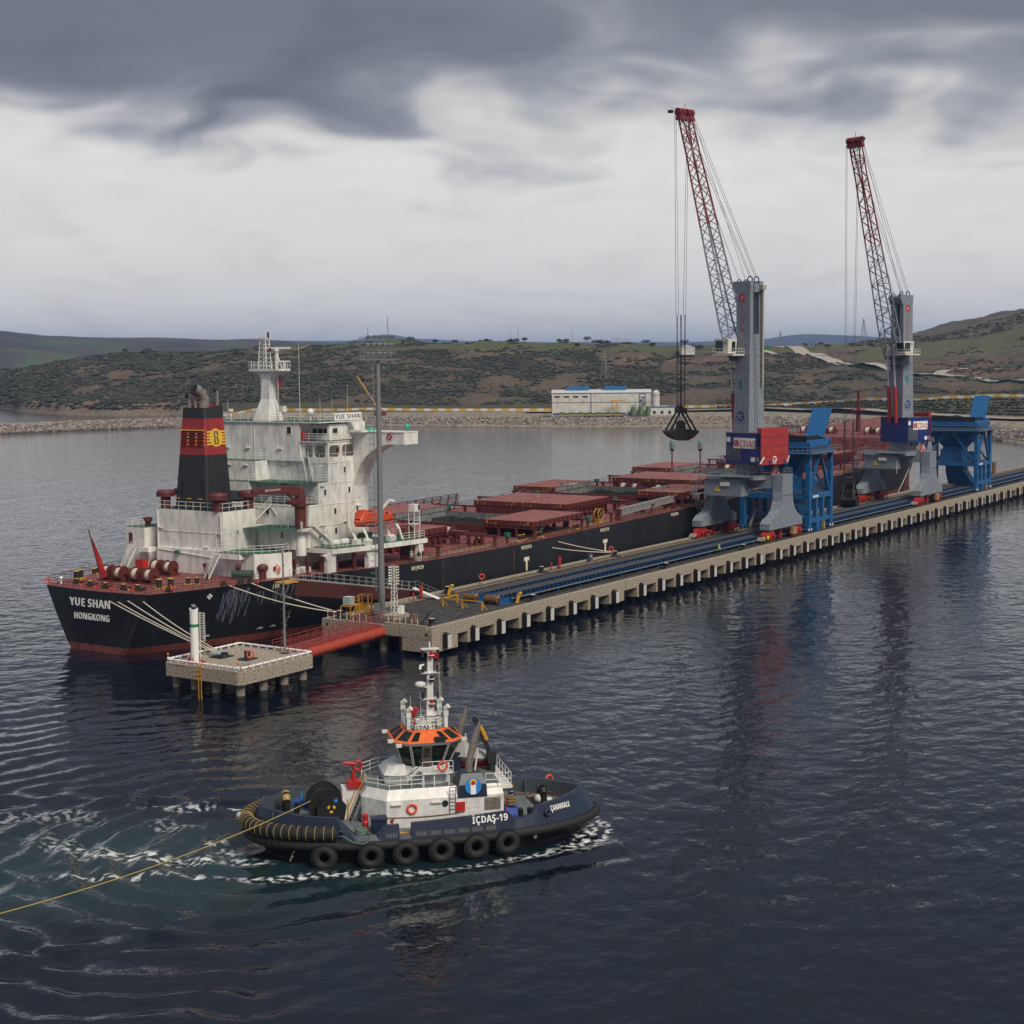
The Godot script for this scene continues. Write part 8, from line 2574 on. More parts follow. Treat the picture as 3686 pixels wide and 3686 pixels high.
	for z in [-1.85, 0.0, 1.85]:
		var rb = mb()
		rb.xf = fl.xf
		rb.bb(0.0, 7.0, -0.36, -0.1, z - 0.06, z + 0.06)
		part(fo, "flap_rib", rb, "hopper_blue")
	part(fo, "flap_ram", mb().tube(V(6.6, 15.4, 4.6), V(6.8, 20.4, 4.6), 0.13, 8), "black_iron")
	part(o, "flap_frame", mb().bb(3.6, 6.6, 15.6, 17.6, 5.8, 6.3).bb(3.6, 6.6, 15.6, 17.6, 1.2, 1.7), "hopper_blue")
	part(o, "electric_box", mb().cbox(-0.6, 0.0, 0.3, 1.7, 7.5, 8.1, 0.05), M["box_ochre"])

func make_cranes():
	unit_bar = mb().bb(-0.5, 0.5, -0.5, 0.5, -0.5, 0.5).mesh()
	var a = make_crane("grey harbour crane with red topped jib, its red counterweight facing the open water", 112.0, 1.30, 15.9, 78.4, 20.2)
	make_grab("black clamshell grab hanging from the crane with its counterweight to the water", V(a[1].x, 20.9, a[1].z), -0.7, -0.02)
	make_chains("slack black chains above the hanging clamshell grab", V(a[1].x, 0, a[1].z), -0.7, 27.2, 45.0)
	var b = make_crane("grey harbour crane with red topped jib, its blue cab side turned to the ship", 193.3, 2.795, 16.2, 79.3, -14.0)
	make_grab("black clamshell grab set down on the apron beside the far crane", V(177.0, PD + 0.02, -15.2), 0.2, 0.02)
	make_chains("long chains hanging down to the grab on the apron", V(b[1].x, 0, b[1].z), 0.2, 9.6, 23.0)
	make_hopper("blue steel loading hopper heaped with coal, between the two cranes", 129.7)
	make_hopper("blue steel loading hopper heaped with coal, beyond the far crane", 234.5)

const TUG_TOP := [[-13.2, 3.55], [-7.2, 3.45], [-6.4, 2.6], [-5.9, 2.15], [-4.5, 2.15], [-3.95, 2.78], [-2.75, 2.78], [-2.70, 2.02], [-1.92, 2.02], [-1.87, 2.84], [5.4, 3.1], [6.0, 2.4], [7.3, 2.55], [7.8, 3.15], [13.4, 3.25]]

func tug_half(x: float) -> float:
	if x < 0: return 5.6 * pow(maxf(0.0, 1.0 - pow(absf(x) / 13.05, 3.0)), 0.50)
	return 5.6 * pow(maxf(0.0, 1.0 - pow(absf(x) / 13.3, 2.3)), 0.55)

func make_tug():
	var o = thing("tugboat", "dark blue harbour tug with white deckhouse and orange wheelhouse roof under way", "tug", TUG, TUG_TURN)
	var xs = []
	for k in 49: xs.append(-13.02 * cos(PI * k / 48.0) if k < 24 else -13.27 * cos(PI * k / 48.0))
	for t in TUG_TOP:
		if absf(t[0]) < 13: xs.append(t[0])
	xs.sort()
	var low = mb()
	var bot = mb()
	var skirt = mb()
	var inner = mb()
	var cap = mb()
	for s in [1.0, -1.0]:
		for k in xs.size() - 1:
			var P = []
			for x in [xs[k], xs[k + 1]]:
				var w = tug_half(x)
				var top = lerp_table(TUG_TOP, x)
				var ins = 0.25 + 0.55 * sstep(6.0, 12.0, x) + 0.35 * sstep(-8.0, -12.0, x)
				var tx: float = x * (1.0 - (ins / 14.0) * sstep(7.0, 13.0, absf(x)))
				var wi = maxf(0.0, tug_half(x) - ins)
				var kx: float = x * 0.955
				P.append([V(kx * 0.93, -1.0, s * w * 0.72), V(kx * 0.975, 0.32, s * w * 0.9), V(x * 0.99, 1.15, s * w * 0.985), V(x, 1.75, s * w), V(tx, top, s * wi), V(tx * 0.985, top, s * maxf(0.0, wi - 0.28)), V(tx * 0.985, 2.0, s * maxf(0.0, wi - 0.24))])
			var put_q = func(mb: MB, a: int, b: int):
				if s > 0: mb.quad(P[0][b], P[0][a], P[1][a], P[1][b])
				else: mb.quad(P[0][b], P[1][b], P[1][a], P[0][a])
			put_q.call(bot, 0, 1)
			put_q.call(low, 1, 2)
			put_q.call(low, 2, 3)
			put_q.call(skirt, 3, 4)
			put_q.call(cap, 4, 5)
			put_q.call(inner, 5, 6)
	var hull = part(o, "hull", low, "tug_black")
	part(hull, "boot_top", bot, "tug_bottom")
	var bw = part(o, "bulwark", skirt, "tug_blue")
	part(bw, "bulwark_rail", cap, "tug_blue")
	part(bw, "bulwark_lining", inner, "bulwark_inside")
	var dk = mb()
	for k in xs.size() - 1:
		var a: float = xs[k] * 0.985
		var b: float = xs[k + 1] * 0.985
		var wa = maxf(0.0, tug_half(xs[k]) - 0.3)
		var wb = maxf(0.0, tug_half(xs[k + 1]) - 0.3)
		dk.quad(V(a, 2.0, -wa), V(a, 2.0, wa), V(b, 2.0, wb), V(b, 2.0, -wb))
	part(o, "deck", dk, "tug_deck")
	for k in 26:
		var x = -11.6 + k * 0.92
		if x > -6.2 and x < 6.4: continue
		var w = tug_half(x) - (1.15 if x > 8 else 0.75)
		if w < 1.0: continue
		for s in [-1, 1]: part(bw, "stanchion", mb().bb(x - 0.05, x + 0.05, 2.0, lerp_table(TUG_TOP, x) - 0.1, s * w - 0.18, s * w), "bulwark_inside")
	# rubber belting and tyres
	var belt = mb()
	for s in [1.0, -1.0]:
		var L = []
		for x in xs:
			if x > -7.5: L.append(V(x * 1.012, 1.45, s * (tug_half(x) + 0.12)))
		belt.path(L, 0.34, 8)
	part(o, "belting", belt, "rubber")
	var ty = mb().torus(Vector3.ZERO, 0.62, 0.3, Basis(Vector3.RIGHT, PI / 2), 26, 10)
	for k in 26: ty.box(V(cos(TAU * k / 26) * 0.92, sin(TAU * k / 26) * 0.92, 0), V(0.08, 0.10, 0.42), Basis(Vector3.BACK, TAU * k / 26))
	var tm = ty.mesh()
	for q in [[-8.2, 0.75], [-4.9, 0.8], [-2.4, 0.85], [0.2, 0.9], [2.8, 0.95], [5.2, 1.0]]:
		var x: float = q[0]
		var yaw = atan2(tug_half(x + 0.3) - tug_half(x - 0.3), 0.6)
		put(o, "tyre_fender", tm, "rubber", V(x, q[1], tug_half(x) + 0.5), Basis(Vector3.UP, -yaw))
		put(o, "tyre_fender", tm, "rubber", V(x, q[1], -tug_half(x) - 0.5), Basis(Vector3.UP, yaw))
	# cylindrical bow fender in lengths, lashed in yellow
	var segs = []
	for k in 41:
		var a = PI * (0.5 + k / 40.0)
		var x = maxf(-13.0, -7.0 + 6.4 * cos(a) * 1.0)
		segs.append([x, (1.0 if k < 20 else -1.0)])
	var bowline = []
	for k in 33:
		var t = k / 32.0
		var x = -7.2 - 5.95 * sin(PI * t)
		var w = tug_half(x) + 0.25
		if t > 0.42 and t < 0.58: w *= 1.0
		bowline.append(V(x - 0.3 * sin(PI * t), 2.45, (w if t < 0.5 else -w) if absf(t - 0.5) > 0.001 else 0.0))
	var f0 = 0
	for g in 8:
		var seg = bowline.slice(g * 4, g * 4 + 5)
		var m = mb()
		for i in 4: m.tube(seg[i].lerp(seg[i + 1], 0.06 if i == 0 else 0.0), seg[i].lerp(seg[i + 1], 0.94 if i == 3 else 1.0), 0.52, 14, -1.0, true)
		var fo = part(o, "bow_fender", m, "rubber")
		for i in 4:
			var p: Vector3 = seg[i].lerp(seg[i + 1], 0.5)
			var d: Vector3 = (seg[i + 1] - seg[i]).normalized()
			var y = Vector3.UP
			part(fo, "lashing", mb().torus(p, 0.53, 0.018, Basis(y, d, y.cross(d)), 18, 5), "tow_rope")
	var lowf = mb()
	lowf.path(bowline.map(func(p): return V(p.x * 0.992, 1.55, p.z * 0.97)), 0.42, 10)
	part(o, "bow_pad", lowf, "rubber")
	# freeing ports and names on the bulwark
	var side = func(x: float, y: float) -> Vector3:
		var ins = 0.25 + 0.55 * sstep(6.0, 12.0, x)
		return V(x, y, tug_half(x) - ins * clampf((y - 1.75) / (lerp_table(TUG_TOP, x) - 1.75), 0, 1) + 0.015)
	for s in [1, -1]:
		for x in [-3.35, -1.15, -0.12, 0.92, 1.96, 3.0, 4.02]:
			var fp = mb().bb(-0.4, 0.4, -0.16, 0.16, 0, 0.02)
			var p: Vector3 = side.call(x, 2.05)
			var fo = put(bw, "freeing_port", fp.mesh(), paint("port_grey", lin(0.10, 0.105, 0.10), 0.6, "") if not M.has("port_grey") else M["port_grey"], p * V(1, 1, s), Basis(Vector3.RIGHT, -0.2 * s) * (Basis() if s > 0 else Basis(Vector3.UP, PI)))
			var bars = mb()
			for k in 4: bars.bb(-0.34 + k * 0.2, -0.28 + k * 0.2, -0.16, 0.16, 0.02, 0.035)
			put(fo, "bars", bars.mesh(), "tug_blue")
	var ln = func(text: String, x: float, y: float, h: float, sq: float):
		var t: Vector3 = (side.call(x + 0.5, y) - side.call(x - 0.5, y)).normalized()
		var v: Vector3 = (side.call(x, y + 0.3) - side.call(x, y - 0.3)).normalized()
		var n = t.cross(v).normalized()
		letters(bw, "name_lettering", text, sans_bold, h, "lettering_white", side.call(x, y) + n * 0.02, Basis(t, n.cross(t), n), sq, 0.04)
	ln.call("İÇDAŞ-19", 4.0, 2.70, 0.50, 0.92)
	ln.call("ÇANAKKALE", 9.75, 2.72, 0.40, 0.62)
	put(hull, "thruster_mark", mb().torus(Vector3.ZERO, 0.16, 0.03, Basis(Vector3.RIGHT, PI / 2), 14, 4).bar(V(-0.15, 0, 0), V(0.15, 0, 0), 0.05).bar(V(0, -0.15, 0), V(0, 0.15, 0), 0.05).mesh(), "lettering_white", V(7.6, 0.9, tug_half(7.6) * 0.965), Basis(Vector3.UP, 0.5))
	for k in 8: put(hull, "draught_mark", mb().bb(-0.03, 0.03 + (0.12 if k % 4 == 0 else 0.0), -0.03, 0.03, 0, 0.015).mesh(), "lettering_cream", V(-10.3 - k * 0.03, 0.9 - k * 0.1, tug_half(-10.3) * (0.975 - k * 0.008) + 0.03))
	# deckhouse
	var foot = [V2(-5.0, -1.7), V2(-3.4, -3.6), V2(5.4, -3.6), V2(5.4, 3.6), V2(-3.4, 3.6), V2(-5.0, 1.7)]
	var dh = mb()
	dh.prism(PackedVector2Array(foot), 2.0, 4.05)
	dh.loft([foot.map(func(p): return V(p.x, 4.05, p.y)), foot.map(func(p): return V(p.x * 0.96 + 0.1, 4.75, p.y * 0.86))].map(func(r): r.reverse(); return r))
	var house = part(o, "deckhouse", dh, "tug_white")
	part(house, "upper_deck", mb().prism(PackedVector2Array(foot.map(func(p): return V2(p.x * 0.955 + 0.1, p.y * 0.855))), 4.6, 4.76), "tug_deck")
	part(house, "upper_rail", mb().rail([V(-4.6, 4.75, 1.5), V(-3.1, 4.75, 3.0), V(-0.6, 4.75, 3.0)], 0.95, 0.9, 0.03, 3).rail([V(-4.6, 4.75, -1.5), V(-3.1, 4.75, -3.0), V(4.9, 4.75, -3.0)], 0.95, 0.9, 0.03, 3).rail([V(-4.6, 4.75, 1.5), V(-4.6, 4.75, 0.6)], 0.95, 0.9, 0.03, 3), "rail_white")
	part(house, "rail_cap", mb().path([V(-4.6, 5.72, 0.6), V(-4.6, 5.72, 1.5), V(-3.1, 5.72, 3.0), V(-1.7, 5.72, 3.0), V(-0.5, 6.6, 3.0), V(1.6, 6.6, 3.0)], 0.035, 5), "tug_blue")
	part(house, "after_platform", mb().bb(4.0, 6.1, 4.35, 4.6, -3.0, 3.3).rail([V(4.1, 4.6, 3.25), V(6.05, 4.6, 3.25), V(6.05, 4.6, -2.9)], 0.95, 1.0, 0.03, 2), "rail_white")
	lifebuoy(house, V(-1.53, 3.38, 3.68), Basis(Vector3.RIGHT, PI / 2), 0.33)
	part(house, "porthole", mb().tube(V(0.97, 3.62, 3.6), V(0.97, 3.62, 3.66), 0.24, 14), "window_glass")
	part(house, "hose_box", mb().cbox(1.75, 2.45, 2.95, 3.65, 3.6, 3.75, 0.04), "red_paint")
	var lv = part(house, "louvre", mb().bb(3.95, 5.15, 2.95, 3.85, 3.6, 3.63), "black_iron")
	for k in 9: put(lv, "louvre_slat", mb().box(Vector3.ZERO, V(1.2, 0.03, 0.09), Basis(Vector3.RIGHT, 0.6)).mesh(), "exhaust", V(4.55, 3.0 + k * 0.1, 3.65))
	part(house, "access_panel", mb().bb(2.6, 3.55, 3.15, 3.8, 3.6, 3.63), "tug_white")
	for q in [-2.7, 0.3]: part(house, "bulkhead_lamp", mb().bb(q - 0.4, q + 0.4, 3.72, 3.82, 3.6, 3.78), "cab_white")
	part(house, "rope_run", mb().path(range(0, 9).map(func(k): return V(-3.3 + k * 0.65, 2.75 + 0.02 * (k - 4) * (k - 4) * 0.3, 3.66)), 0.035, 5), "coir")
	part(house, "hydrant", mb().path([V(-3.0, 2.1, 3.75), V(-3.0, 2.75, 3.75)], 0.05, 6).path([V(-3.15, 2.7, 3.75), V(-2.85, 2.7, 3.75)], 0.06, 6), "red_paint")
	part(house, "fire_main", mb().path([V(4.1, 2.35, 3.75), V(5.5, 2.4, 3.75), V(5.6, 2.45, 3.4), V(5.6, 3.9, 3.4)], 0.05, 6), "red_paint")
	part(house, "ladder", mb().rail([V(1.3, 2.9, 3.68), V(1.75, 2.9, 3.68)], 1.9, 0.45, 0.03, 7), "galvanised")
	for q in [2.35, 2.75, 3.0, 3.35]: part(house, "exhaust_vent", mb().tube(V(q, 2.5, 3.6), V(q, 2.5, 3.85), 0.1, 8), "black_iron")
	# bow stairs
	var st = mb()
	for k in 8: st.box(V(-5.6 + k * 0.13, 2.25 + k * 0.3, 1.1), V(0.25, 0.05, 0.9))
	for s in [0.6, 1.6]: st.bar(V(-5.75, 2.0, s), V(-4.6, 4.7, s), 0.08, 0.2)
	part(house, "stair", st, "tug_deck")
	part(house, "stair_rail", mb().tube(V(-5.9, 2.9, 0.55), V(-4.7, 5.6, 0.55), 0.04, 6).tube(V(-5.9, 2.9, 1.65), V(-4.7, 5.6, 1.65), 0.04, 6).bar(V(-5.9, 2.0, 0.55), V(-5.9, 4.3, 0.4), 0.1), "yellow")
	part(house, "deck_cabin", mb().bb(-6.3, -5.0, 2.0, 4.4, -0.7, 0.5), "tug_white")
	var mn = part(house, "fire_monitor", mb().tube(V(-5.4, 4.4, 0.2), V(-5.4, 5.6, 0.2), 0.18, 8).torus(V(-5.1, 6.0, 0.2), 0.32, 0.11, Basis(Vector3.RIGHT, PI / 2), 14, 6).tube(V(-5.2, 6.15, 0.2), V(-6.1, 6.25, 0.2), 0.12, 8, 0.16).bb(-5.9, -4.9, 4.4, 4.9, -0.3, 0.7), "red_paint")
	# wheelhouse: faceted base, flared glazing, sloping orange roof
	var octo = func(x0: float, x1: float, z: float, y: float, k: float) -> Array:
		var r = [V(x0 + k, y, -z), V(x0, y, -z + k), V(x0, y, z - k), V(x0 + k, y, z), V(x1 - k, y, z), V(x1, y, z - k), V(x1, y, -z + k), V(x1 - k, y, -z)]
		return r
	var r0: Array = octo.call(-1.75, 1.6, 2.2, 4.76, 0.5)
	var r1: Array = octo.call(-1.85, 1.75, 2.05, 6.12, 0.75)
	var r2: Array = octo.call(-2.35, 2.45, 2.5, 7.75, 0.95)
	var r3: Array = octo.call(-2.6, 2.75, 2.75, 8.02, 1.0)
	var r4: Array = octo.call(-1.55, 1.6, 1.75, 8.78, 0.7)
	var wh = part(o, "wheelhouse", mb().loft([r0, r1]).loft([r2, r3]), "tug_white")
	part(wh, "fore_casing", mb().loft([[V(-3.2, 4.8, -1.2), V(-3.2, 4.8, 1.4), V(-1.7, 4.8, 2.3), V(-1.7, 4.8, -2.2)], [V(-3.3, 5.5, -1.3), V(-3.3, 5.5, 1.6), V(-1.7, 5.5, 2.5), V(-1.7, 5.5, -2.4)], [V(-2.9, 6.0, -0.9), V(-2.9, 6.0, 1.1), V(-1.7, 6.25, 1.6), V(-1.7, 6.25, -1.6)]], true, false, true), "tug_white")
	part(wh, "orange_roof", mb().loft([r3, r4], true, false, true), "tug_orange")
	for k in 8:
		var j = (k + 1) % 8
		var P = [r1[k], r1[j], r2[j], r2[k]]
		var w: float = (P[1] - P[0]).length()
		var n = 1 if w < 2.2 else (3 if k == 3 or k == 7 else 2)
		for i in n:
			if k == 3 and i == 1: continue
			var q = func(u: float, v: float) -> Vector3: return P[0].lerp(P[1], u).lerp(P[3].lerp(P[2], u), v)
			var a = (i + 0.09) / n
			var b = (i + 0.91) / n
			var g = mb()
			g.quad(q.call(a, 0.06), q.call(b, 0.06), q.call(b, 0.94), q.call(a, 0.94))
			g.quad(q.call(a, 0.94), q.call(b, 0.94), q.call(b, 0.06), q.call(a, 0.06))
			part(wh, "window", g, "tug_glass")
		for i in n + 1:
			var u = i / float(n)
			part(wh, "mullion", mb().bar(P[0].lerp(P[1], u), P[3].lerp(P[2], u), 0.17 if i == 0 or i == n else 0.12, 0.1), "tug_white")
	part(wh, "door", mb().box(V(-0.15, 6.85, 2.25), V(0.75, 1.85, 0.06), Basis(Vector3.RIGHT, 0.27)), "brown_door")
	part(wh, "door_window", mb().box(V(-0.15, 7.2, 2.39), V(0.5, 0.75, 0.03), Basis(Vector3.RIGHT, 0.27)).box(V(-0.15, 6.4, 2.17), V(0.5, 0.5, 0.03), Basis(Vector3.RIGHT, 0.27)), "window_glass")
	# dark skylights in the orange slope
	for k in 8:
		var j = (k + 1) % 8
		var P = [r3[k], r3[j], r4[j], r4[k]]
		var q = func(u: float, v: float) -> Vector3: return P[0].lerp(P[1], u).lerp(P[3].lerp(P[2], u), v)
		var ws = [[0.14, 0.86]]
		if k == 3: ws = [[0.03, 0.22], [0.80, 0.97]]
		elif k == 1 or k == 5: ws = [[0.06, 0.46], [0.54, 0.94]]
		elif k == 7: continue
		for w in ws:
			var nn: Vector3 = (P[1] - P[0]).cross(P[3] - P[0]).normalized() * 0.02
			if nn.y < 0: nn = -nn
			var g = mb()
			g.quad(q.call(w[0], 0.16) + nn, q.call(w[1], 0.16) + nn, q.call(w[1], 0.84) + nn, q.call(w[0], 0.84) + nn)
			g.quad(q.call(w[0], 0.84) + nn, q.call(w[1], 0.84) + nn, q.call(w[1], 0.16) + nn, q.call(w[0], 0.16) + nn)
			part(wh, "skylight", g, "tug_glass")
	part(wh, "name_sign_box", mb().bb(0.4, 1.2, 8.0, 8.4, 2.45, 2.75), "black_iron")
	for q in [[-2.75, 8.05, 1.6], [-2.3, 7.95, 2.75], [2.7, 8.05, 2.2], [-2.75, 8.05, -1.6]]: part(wh, "eave_light", mb().cbox(q[0] - 0.22, q[0] + 0.22, q[1] - 0.12, q[1] + 0.12, q[2] - 0.12, q[2] + 0.12, 0.04), "cab_white")
	# side gallery with lifebuoy and steps
	part(wh, "side_gallery", mb().bb(-0.6, 1.7, 5.7, 5.82, 2.2, 3.05).rail([V(-0.6, 5.8, 3.0), V(1.7, 5.8, 3.0)], 0.85, 0.75, 0.03, 2).bar(V(-0.5, 4.76, 2.9), V(-0.5, 5.7, 2.9), 0.08).bar(V(0.3, 4.76, 2.9), V(0.3, 5.7, 2.9), 0.08).bar(V(1.4, 4.76, 2.9), V(1.4, 5.7, 2.9), 0.08), "tug_white")
	part(wh, "gallery_steps", mb().bar(V(-1.6, 4.76, 2.75), V(-0.6, 5.75, 2.75), 0.06, 0.6), "tug_deck")
	lifebuoy(wh, V(0.9, 6.3, 3.1), Basis(Vector3.RIGHT, PI / 2), 0.33)
	# flying bridge
	var fb = part(o, "flying_bridge", mb().prism(PackedVector2Array(r4.map(func(p): return V2(p.x, p.z) * 0.97)), 8.78, 8.86), "tug_deck")
	part(fb, "railing", mb().rail(r4.map(func(p): return p * 0.96 + V(0, 0.42, 0)), 0.9, 0.35, 0.025, 3, true), "rail_white")
	part(fb, "rail_cap", mb().path((r4 + [r4[0]]).map(func(p): return p * 0.96 + V(0, 1.33, 0)), 0.035, 5), "tug_blue")
	var sg = part(fb, "name_board", mb().bb(-0.95, 0.65, 8.82, 9.2, 1.74, 1.78), "lettering_white")
	letters(sg, "name_lettering", "İÇDAŞ-19", sans_bold, 0.27, "black_iron", V(-0.15, 9.0, 1.80), Basis(), 1.1, 0.02)
	for q in [[-1.35, 1.4], [1.5, 1.3], [-1.35, -1.4], [1.45, -1.3]]:
		var p = part(fb, "searchlight_post", mb().bar(V(q[0], 8.8, q[1]), V(q[0], 9.9, q[1]), 0.26).bb(q[0] - 0.18, q[0] + 0.18, 9.7, 10.1, q[1] - 0.18, q[1] + 0.18), "tug_white")
		part(p, "searchlight", mb().tube(V(q[0] - 0.05, 10.2, q[1]), V(q[0] + 0.2, 10.45, q[1] + 0.15), 0.2, 10), "cab_white")
	part(fb, "red_monitor", mb().tube(V(-0.8, 8.9, 0.4), V(-0.8, 9.8, 0.4), 0.1, 8).loft([[V(-1.0, 9.75, 0.25), V(-0.6, 9.75, 0.25), V(-0.6, 9.75, 0.6), V(-1.0, 9.75, 0.6)], [V(-1.15, 10.3, 0.2), V(-0.45, 10.2, 0.2), V(-0.45, 10.2, 0.7), V(-1.15, 10.3, 0.7)]].map(func(r): r.reverse(); return r), true, true, true), "red_paint")
	for q in [[-0.3, 0.9, 9.6, 0.3], [0.9, 1.0, 9.5, 0.22]]: part(fb, "satellite_dome", mb().tube(V(q[0], 8.8, q[1]), V(q[0], q[2] - 0.1, q[1]), 0.08, 6).lathe(V(q[0], q[2] - 0.1, q[1]), [[0.06, 0], [q[3], 0.05], [q[3], 0.1], [0, 0.16]], 12), "rail_white")
	part(fb, "equipment", mb().bb(0.2, 1.1, 8.86, 9.6, -0.6, 0.5).bb(-0.6, 0.1, 8.86, 9.2, -0.9, 0.9).bb(1.0, 1.35, 8.86, 9.9, 0.7, 1.05), "tug_white")
	for q in [[1.15, 0.6, 13.6], [1.25, 0.75, 12.2], [-0.9, -0.4, 10.9], [-0.15, -0.3, 11.2]]: part(fb, "whip_aerial", mb().tube(V(q[0], 8.9, q[1]), V(q[0], q[2], q[1]), 0.035, 5, 0.015), "rail_white")
	var ms = part(o, "mast", mb().loft([[V(0.2, 8.8, -0.25), V(0.2, 8.8, 0.25), V(0.75, 8.8, 0.25), V(0.75, 8.8, -0.25)], [V(0.4, 14.6, -0.16), V(0.4, 14.6, 0.16), V(0.78, 14.6, 0.16), V(0.78, 14.6, -0.16)]], true, true, true).tube(V(0.55, 14.6, 0), V(0.55, 15.1, 0), 0.07, 6), "tug_white")
	for y in [10.75, 12.75, 14.55]:
		part(ms, "crosstree", mb().bb(-0.1, 1.25, y, y + 0.06, -0.35, 0.35), "tug_white")
		for x in [-0.02, 1.15]: part(ms, "navigation_light", mb().tube(V(x, y + (0.08 if y < 14 else -0.55), 0.2), V(x, y + (0.6 if y < 14 else -0.05), 0.2), 0.12, 8), "black_iron")
	for q in [[10.2, "red_paint"], [12.1, "black_iron"], [13.9, "red_paint"]]:
		part(ms, "navigation_light", mb().tube(V(0.62, q[0], 0.32), V(0.62, q[0] + 0.5, 0.32), 0.13, 8), q[1])
		part(ms, "light_shelf", mb().tube(V(0.62, q[0] + 0.22, 0.32), V(0.62, q[0] + 0.26, 0.32), 0.24, 10), "rail_white")
	part(ms, "radar_dome", mb().lathe(V(-0.2, 11.75, 0.1), [[0.3, 0], [0.42, 0.08], [0.42, 0.24], [0.28, 0.34], [0, 0.36]], 16).bb(-0.3, 0.4, 11.66, 11.74, -0.02, 0.22), "tug_white")
	part(ms, "pennant", mb().loft([[V(0.1, 13.5, 0.2), V(0.05, 13.1, 0.2)], [V(-0.28, 13.45, 0.3), V(-0.33, 13.1, 0.35)]], false), "lettering_white")
	part(ms, "courtesy_flag", mb().loft([[V(0.8, 14.35, 0.2), V(0.8, 13.95, 0.2)], [V(1.15, 14.3, 0.35), V(1.2, 13.8, 0.3)]], false), "flag_red")
	part(ms, "stays", mb().tube(V(0.7, 14.4, 0.1), V(2.0, 8.9, 0.9), 0.015, 4).tube(V(0.7, 12.6, 0.1), V(1.6, 8.9, 0.9), 0.012, 4), "wire")
	# funnels with the company badge, bent exhausts
	for s in [1.0, -1.0]:
		var fr = [[V(1.9, 3.95, 3.66), V(4.15, 3.95, 3.66), V(4.15, 3.95, 1.9), V(1.9, 3.95, 1.9)], [V(2.0, 4.9, 3.62), V(4.1, 4.9, 3.62), V(4.1, 4.9, 1.9), V(1.8, 4.9, 1.9)], [V(2.3, 5.65, 3.2), V(3.8, 5.65, 3.2), V(3.8, 5.65, 2.1), V(2.3, 5.65, 2.1)]]
		if s < 0: fr = fr.map(func(r): return r.map(func(p): return p * V(1, 1, -1)))
		else: fr = fr.map(func(r): r.reverse(); return r)
		if s < 0: pass
		var fo = part(o, "funnel", mb().loft(fr.map(func(r): r.reverse(); return r), true, false, true), "tug_blue")
		var ex = part(fo, "exhaust_pipe", mb().path([V(2.95, 5.5, s * 2.6), V(2.98, 6.2, s * 2.6), V(3.35, 7.8, s * 2.6), V(3.6, 8.6, s * 2.6)], 0.27, 12).tube(V(3.6, 8.6, s * 2.6), V(3.85, 9.5, s * 2.6), 0.27, 12, 0.03), "exhaust")
		part(fo, "vent_pipe", mb().tube(V(3.45, 5.5, s * 2.4), V(3.7, 7.3, s * 2.4), 0.08, 8), "cab_white")
		if s > 0:
			var bb = Basis(Vector3.RIGHT, -0.06)
			var bd = put(fo, "badge_disc", mb().tube(Vector3.ZERO, V(0, 0, 0.03), 0.62, 28).mesh(), "logo_sky", V(3.08, 4.78, 3.66), bb)
			put(bd, "badge_bar", mb().bb(-0.20, 0.20, -0.60, 0.12, 0.03, 0.045).mesh(), "lettering_white")
			put(bd, "badge_sun", mb().tube(V(0, 0.30, 0.03), V(0, 0.30, 0.042), 0.26, 18).mesh(), "band_yellow")
			put(bd, "badge_core", mb().tube(V(0, 0.24, 0.042), V(0, 0.24, 0.055), 0.16, 16).mesh(), "crane_red")
	# deck crane with yellow cylinder, rescue boat under canvas, dark locker
	var dc = part(o, "deck_crane", mb().tube(V(5.35, 4.6, -0.6), V(5.35, 6.2, -0.6), 0.32, 10).bb(5.0, 5.7, 5.4, 6.3, -0.9, -0.2).bar(V(5.3, 6.0, -0.6), V(4.2, 8.6, -0.6), 0.32).bar(V(4.2, 8.6, -0.6), V(4.0, 8.95, -0.6), 0.4), "black_iron")
	part(dc, "ram", mb().tube(V(4.95, 7.2, -0.42), V(4.45, 8.3, -0.42), 0.18, 10), "yellow")
	var rb = part(o, "rescue_boat", mb().loft([[V(2.6, 5.3, -1.6), V(2.6, 5.9, -2.2), V(2.6, 6.5, -1.6), V(2.6, 5.9, -1.0)], [V(3.4, 5.0, -1.6), V(3.4, 5.9, -2.7), V(3.4, 7.0, -1.6), V(3.4, 5.9, -0.5)], [V(4.6, 5.0, -1.6), V(4.6, 5.7, -2.6), V(4.6, 6.3, -1.6), V(4.6, 5.7, -0.6)], [V(5.6, 5.3, -1.6), V(5.6, 5.6, -1.9), V(5.6, 5.9, -1.6), V(5.6, 5.6, -1.3)]], true, true, true), "canvas")
	part(rb, "boat_hull", mb().loft([[V(2.9, 4.9, -1.6), V(2.9, 5.3, -2.1), V(2.9, 5.3, -1.1)], [V(5.6, 4.8, -1.6), V(5.6, 5.3, -2.3), V(5.6, 5.3, -0.9)]], true, true, true), "red_paint")
	part(o, "deck_locker", mb().cbox(1.8, 3.0, 4.76, 6.2, -2.6, -0.9, 0.08), "tug_blue")
	# bow winch
	var wn = mb()
	for z in [-2.6, 0.4]: wn.prism(PackedVector2Array([V2(-8.2, 2.0), V2(-6.2, 2.0), V2(-6.0, 3.1), V2(-6.5, 3.75), V2(-7.6, 3.75), V2(-8.2, 3.1)]), z - 0.25, z + 0.25, Transform3D(Basis(Vector3.RIGHT, Vector3.BACK, Vector3.UP), Vector3.ZERO))
	for z in [-2.2, -0.1]: wn.tube(V(-7.5, 3.05, z - 0.08), V(-7.5, 3.05, z + 0.08), 1.3, 28)
	wn.bb(-6.2, -5.4, 2.0, 3.2, -1.8, -0.6)
	var wo = part(o, "towing_winch", wn, "tug_black")
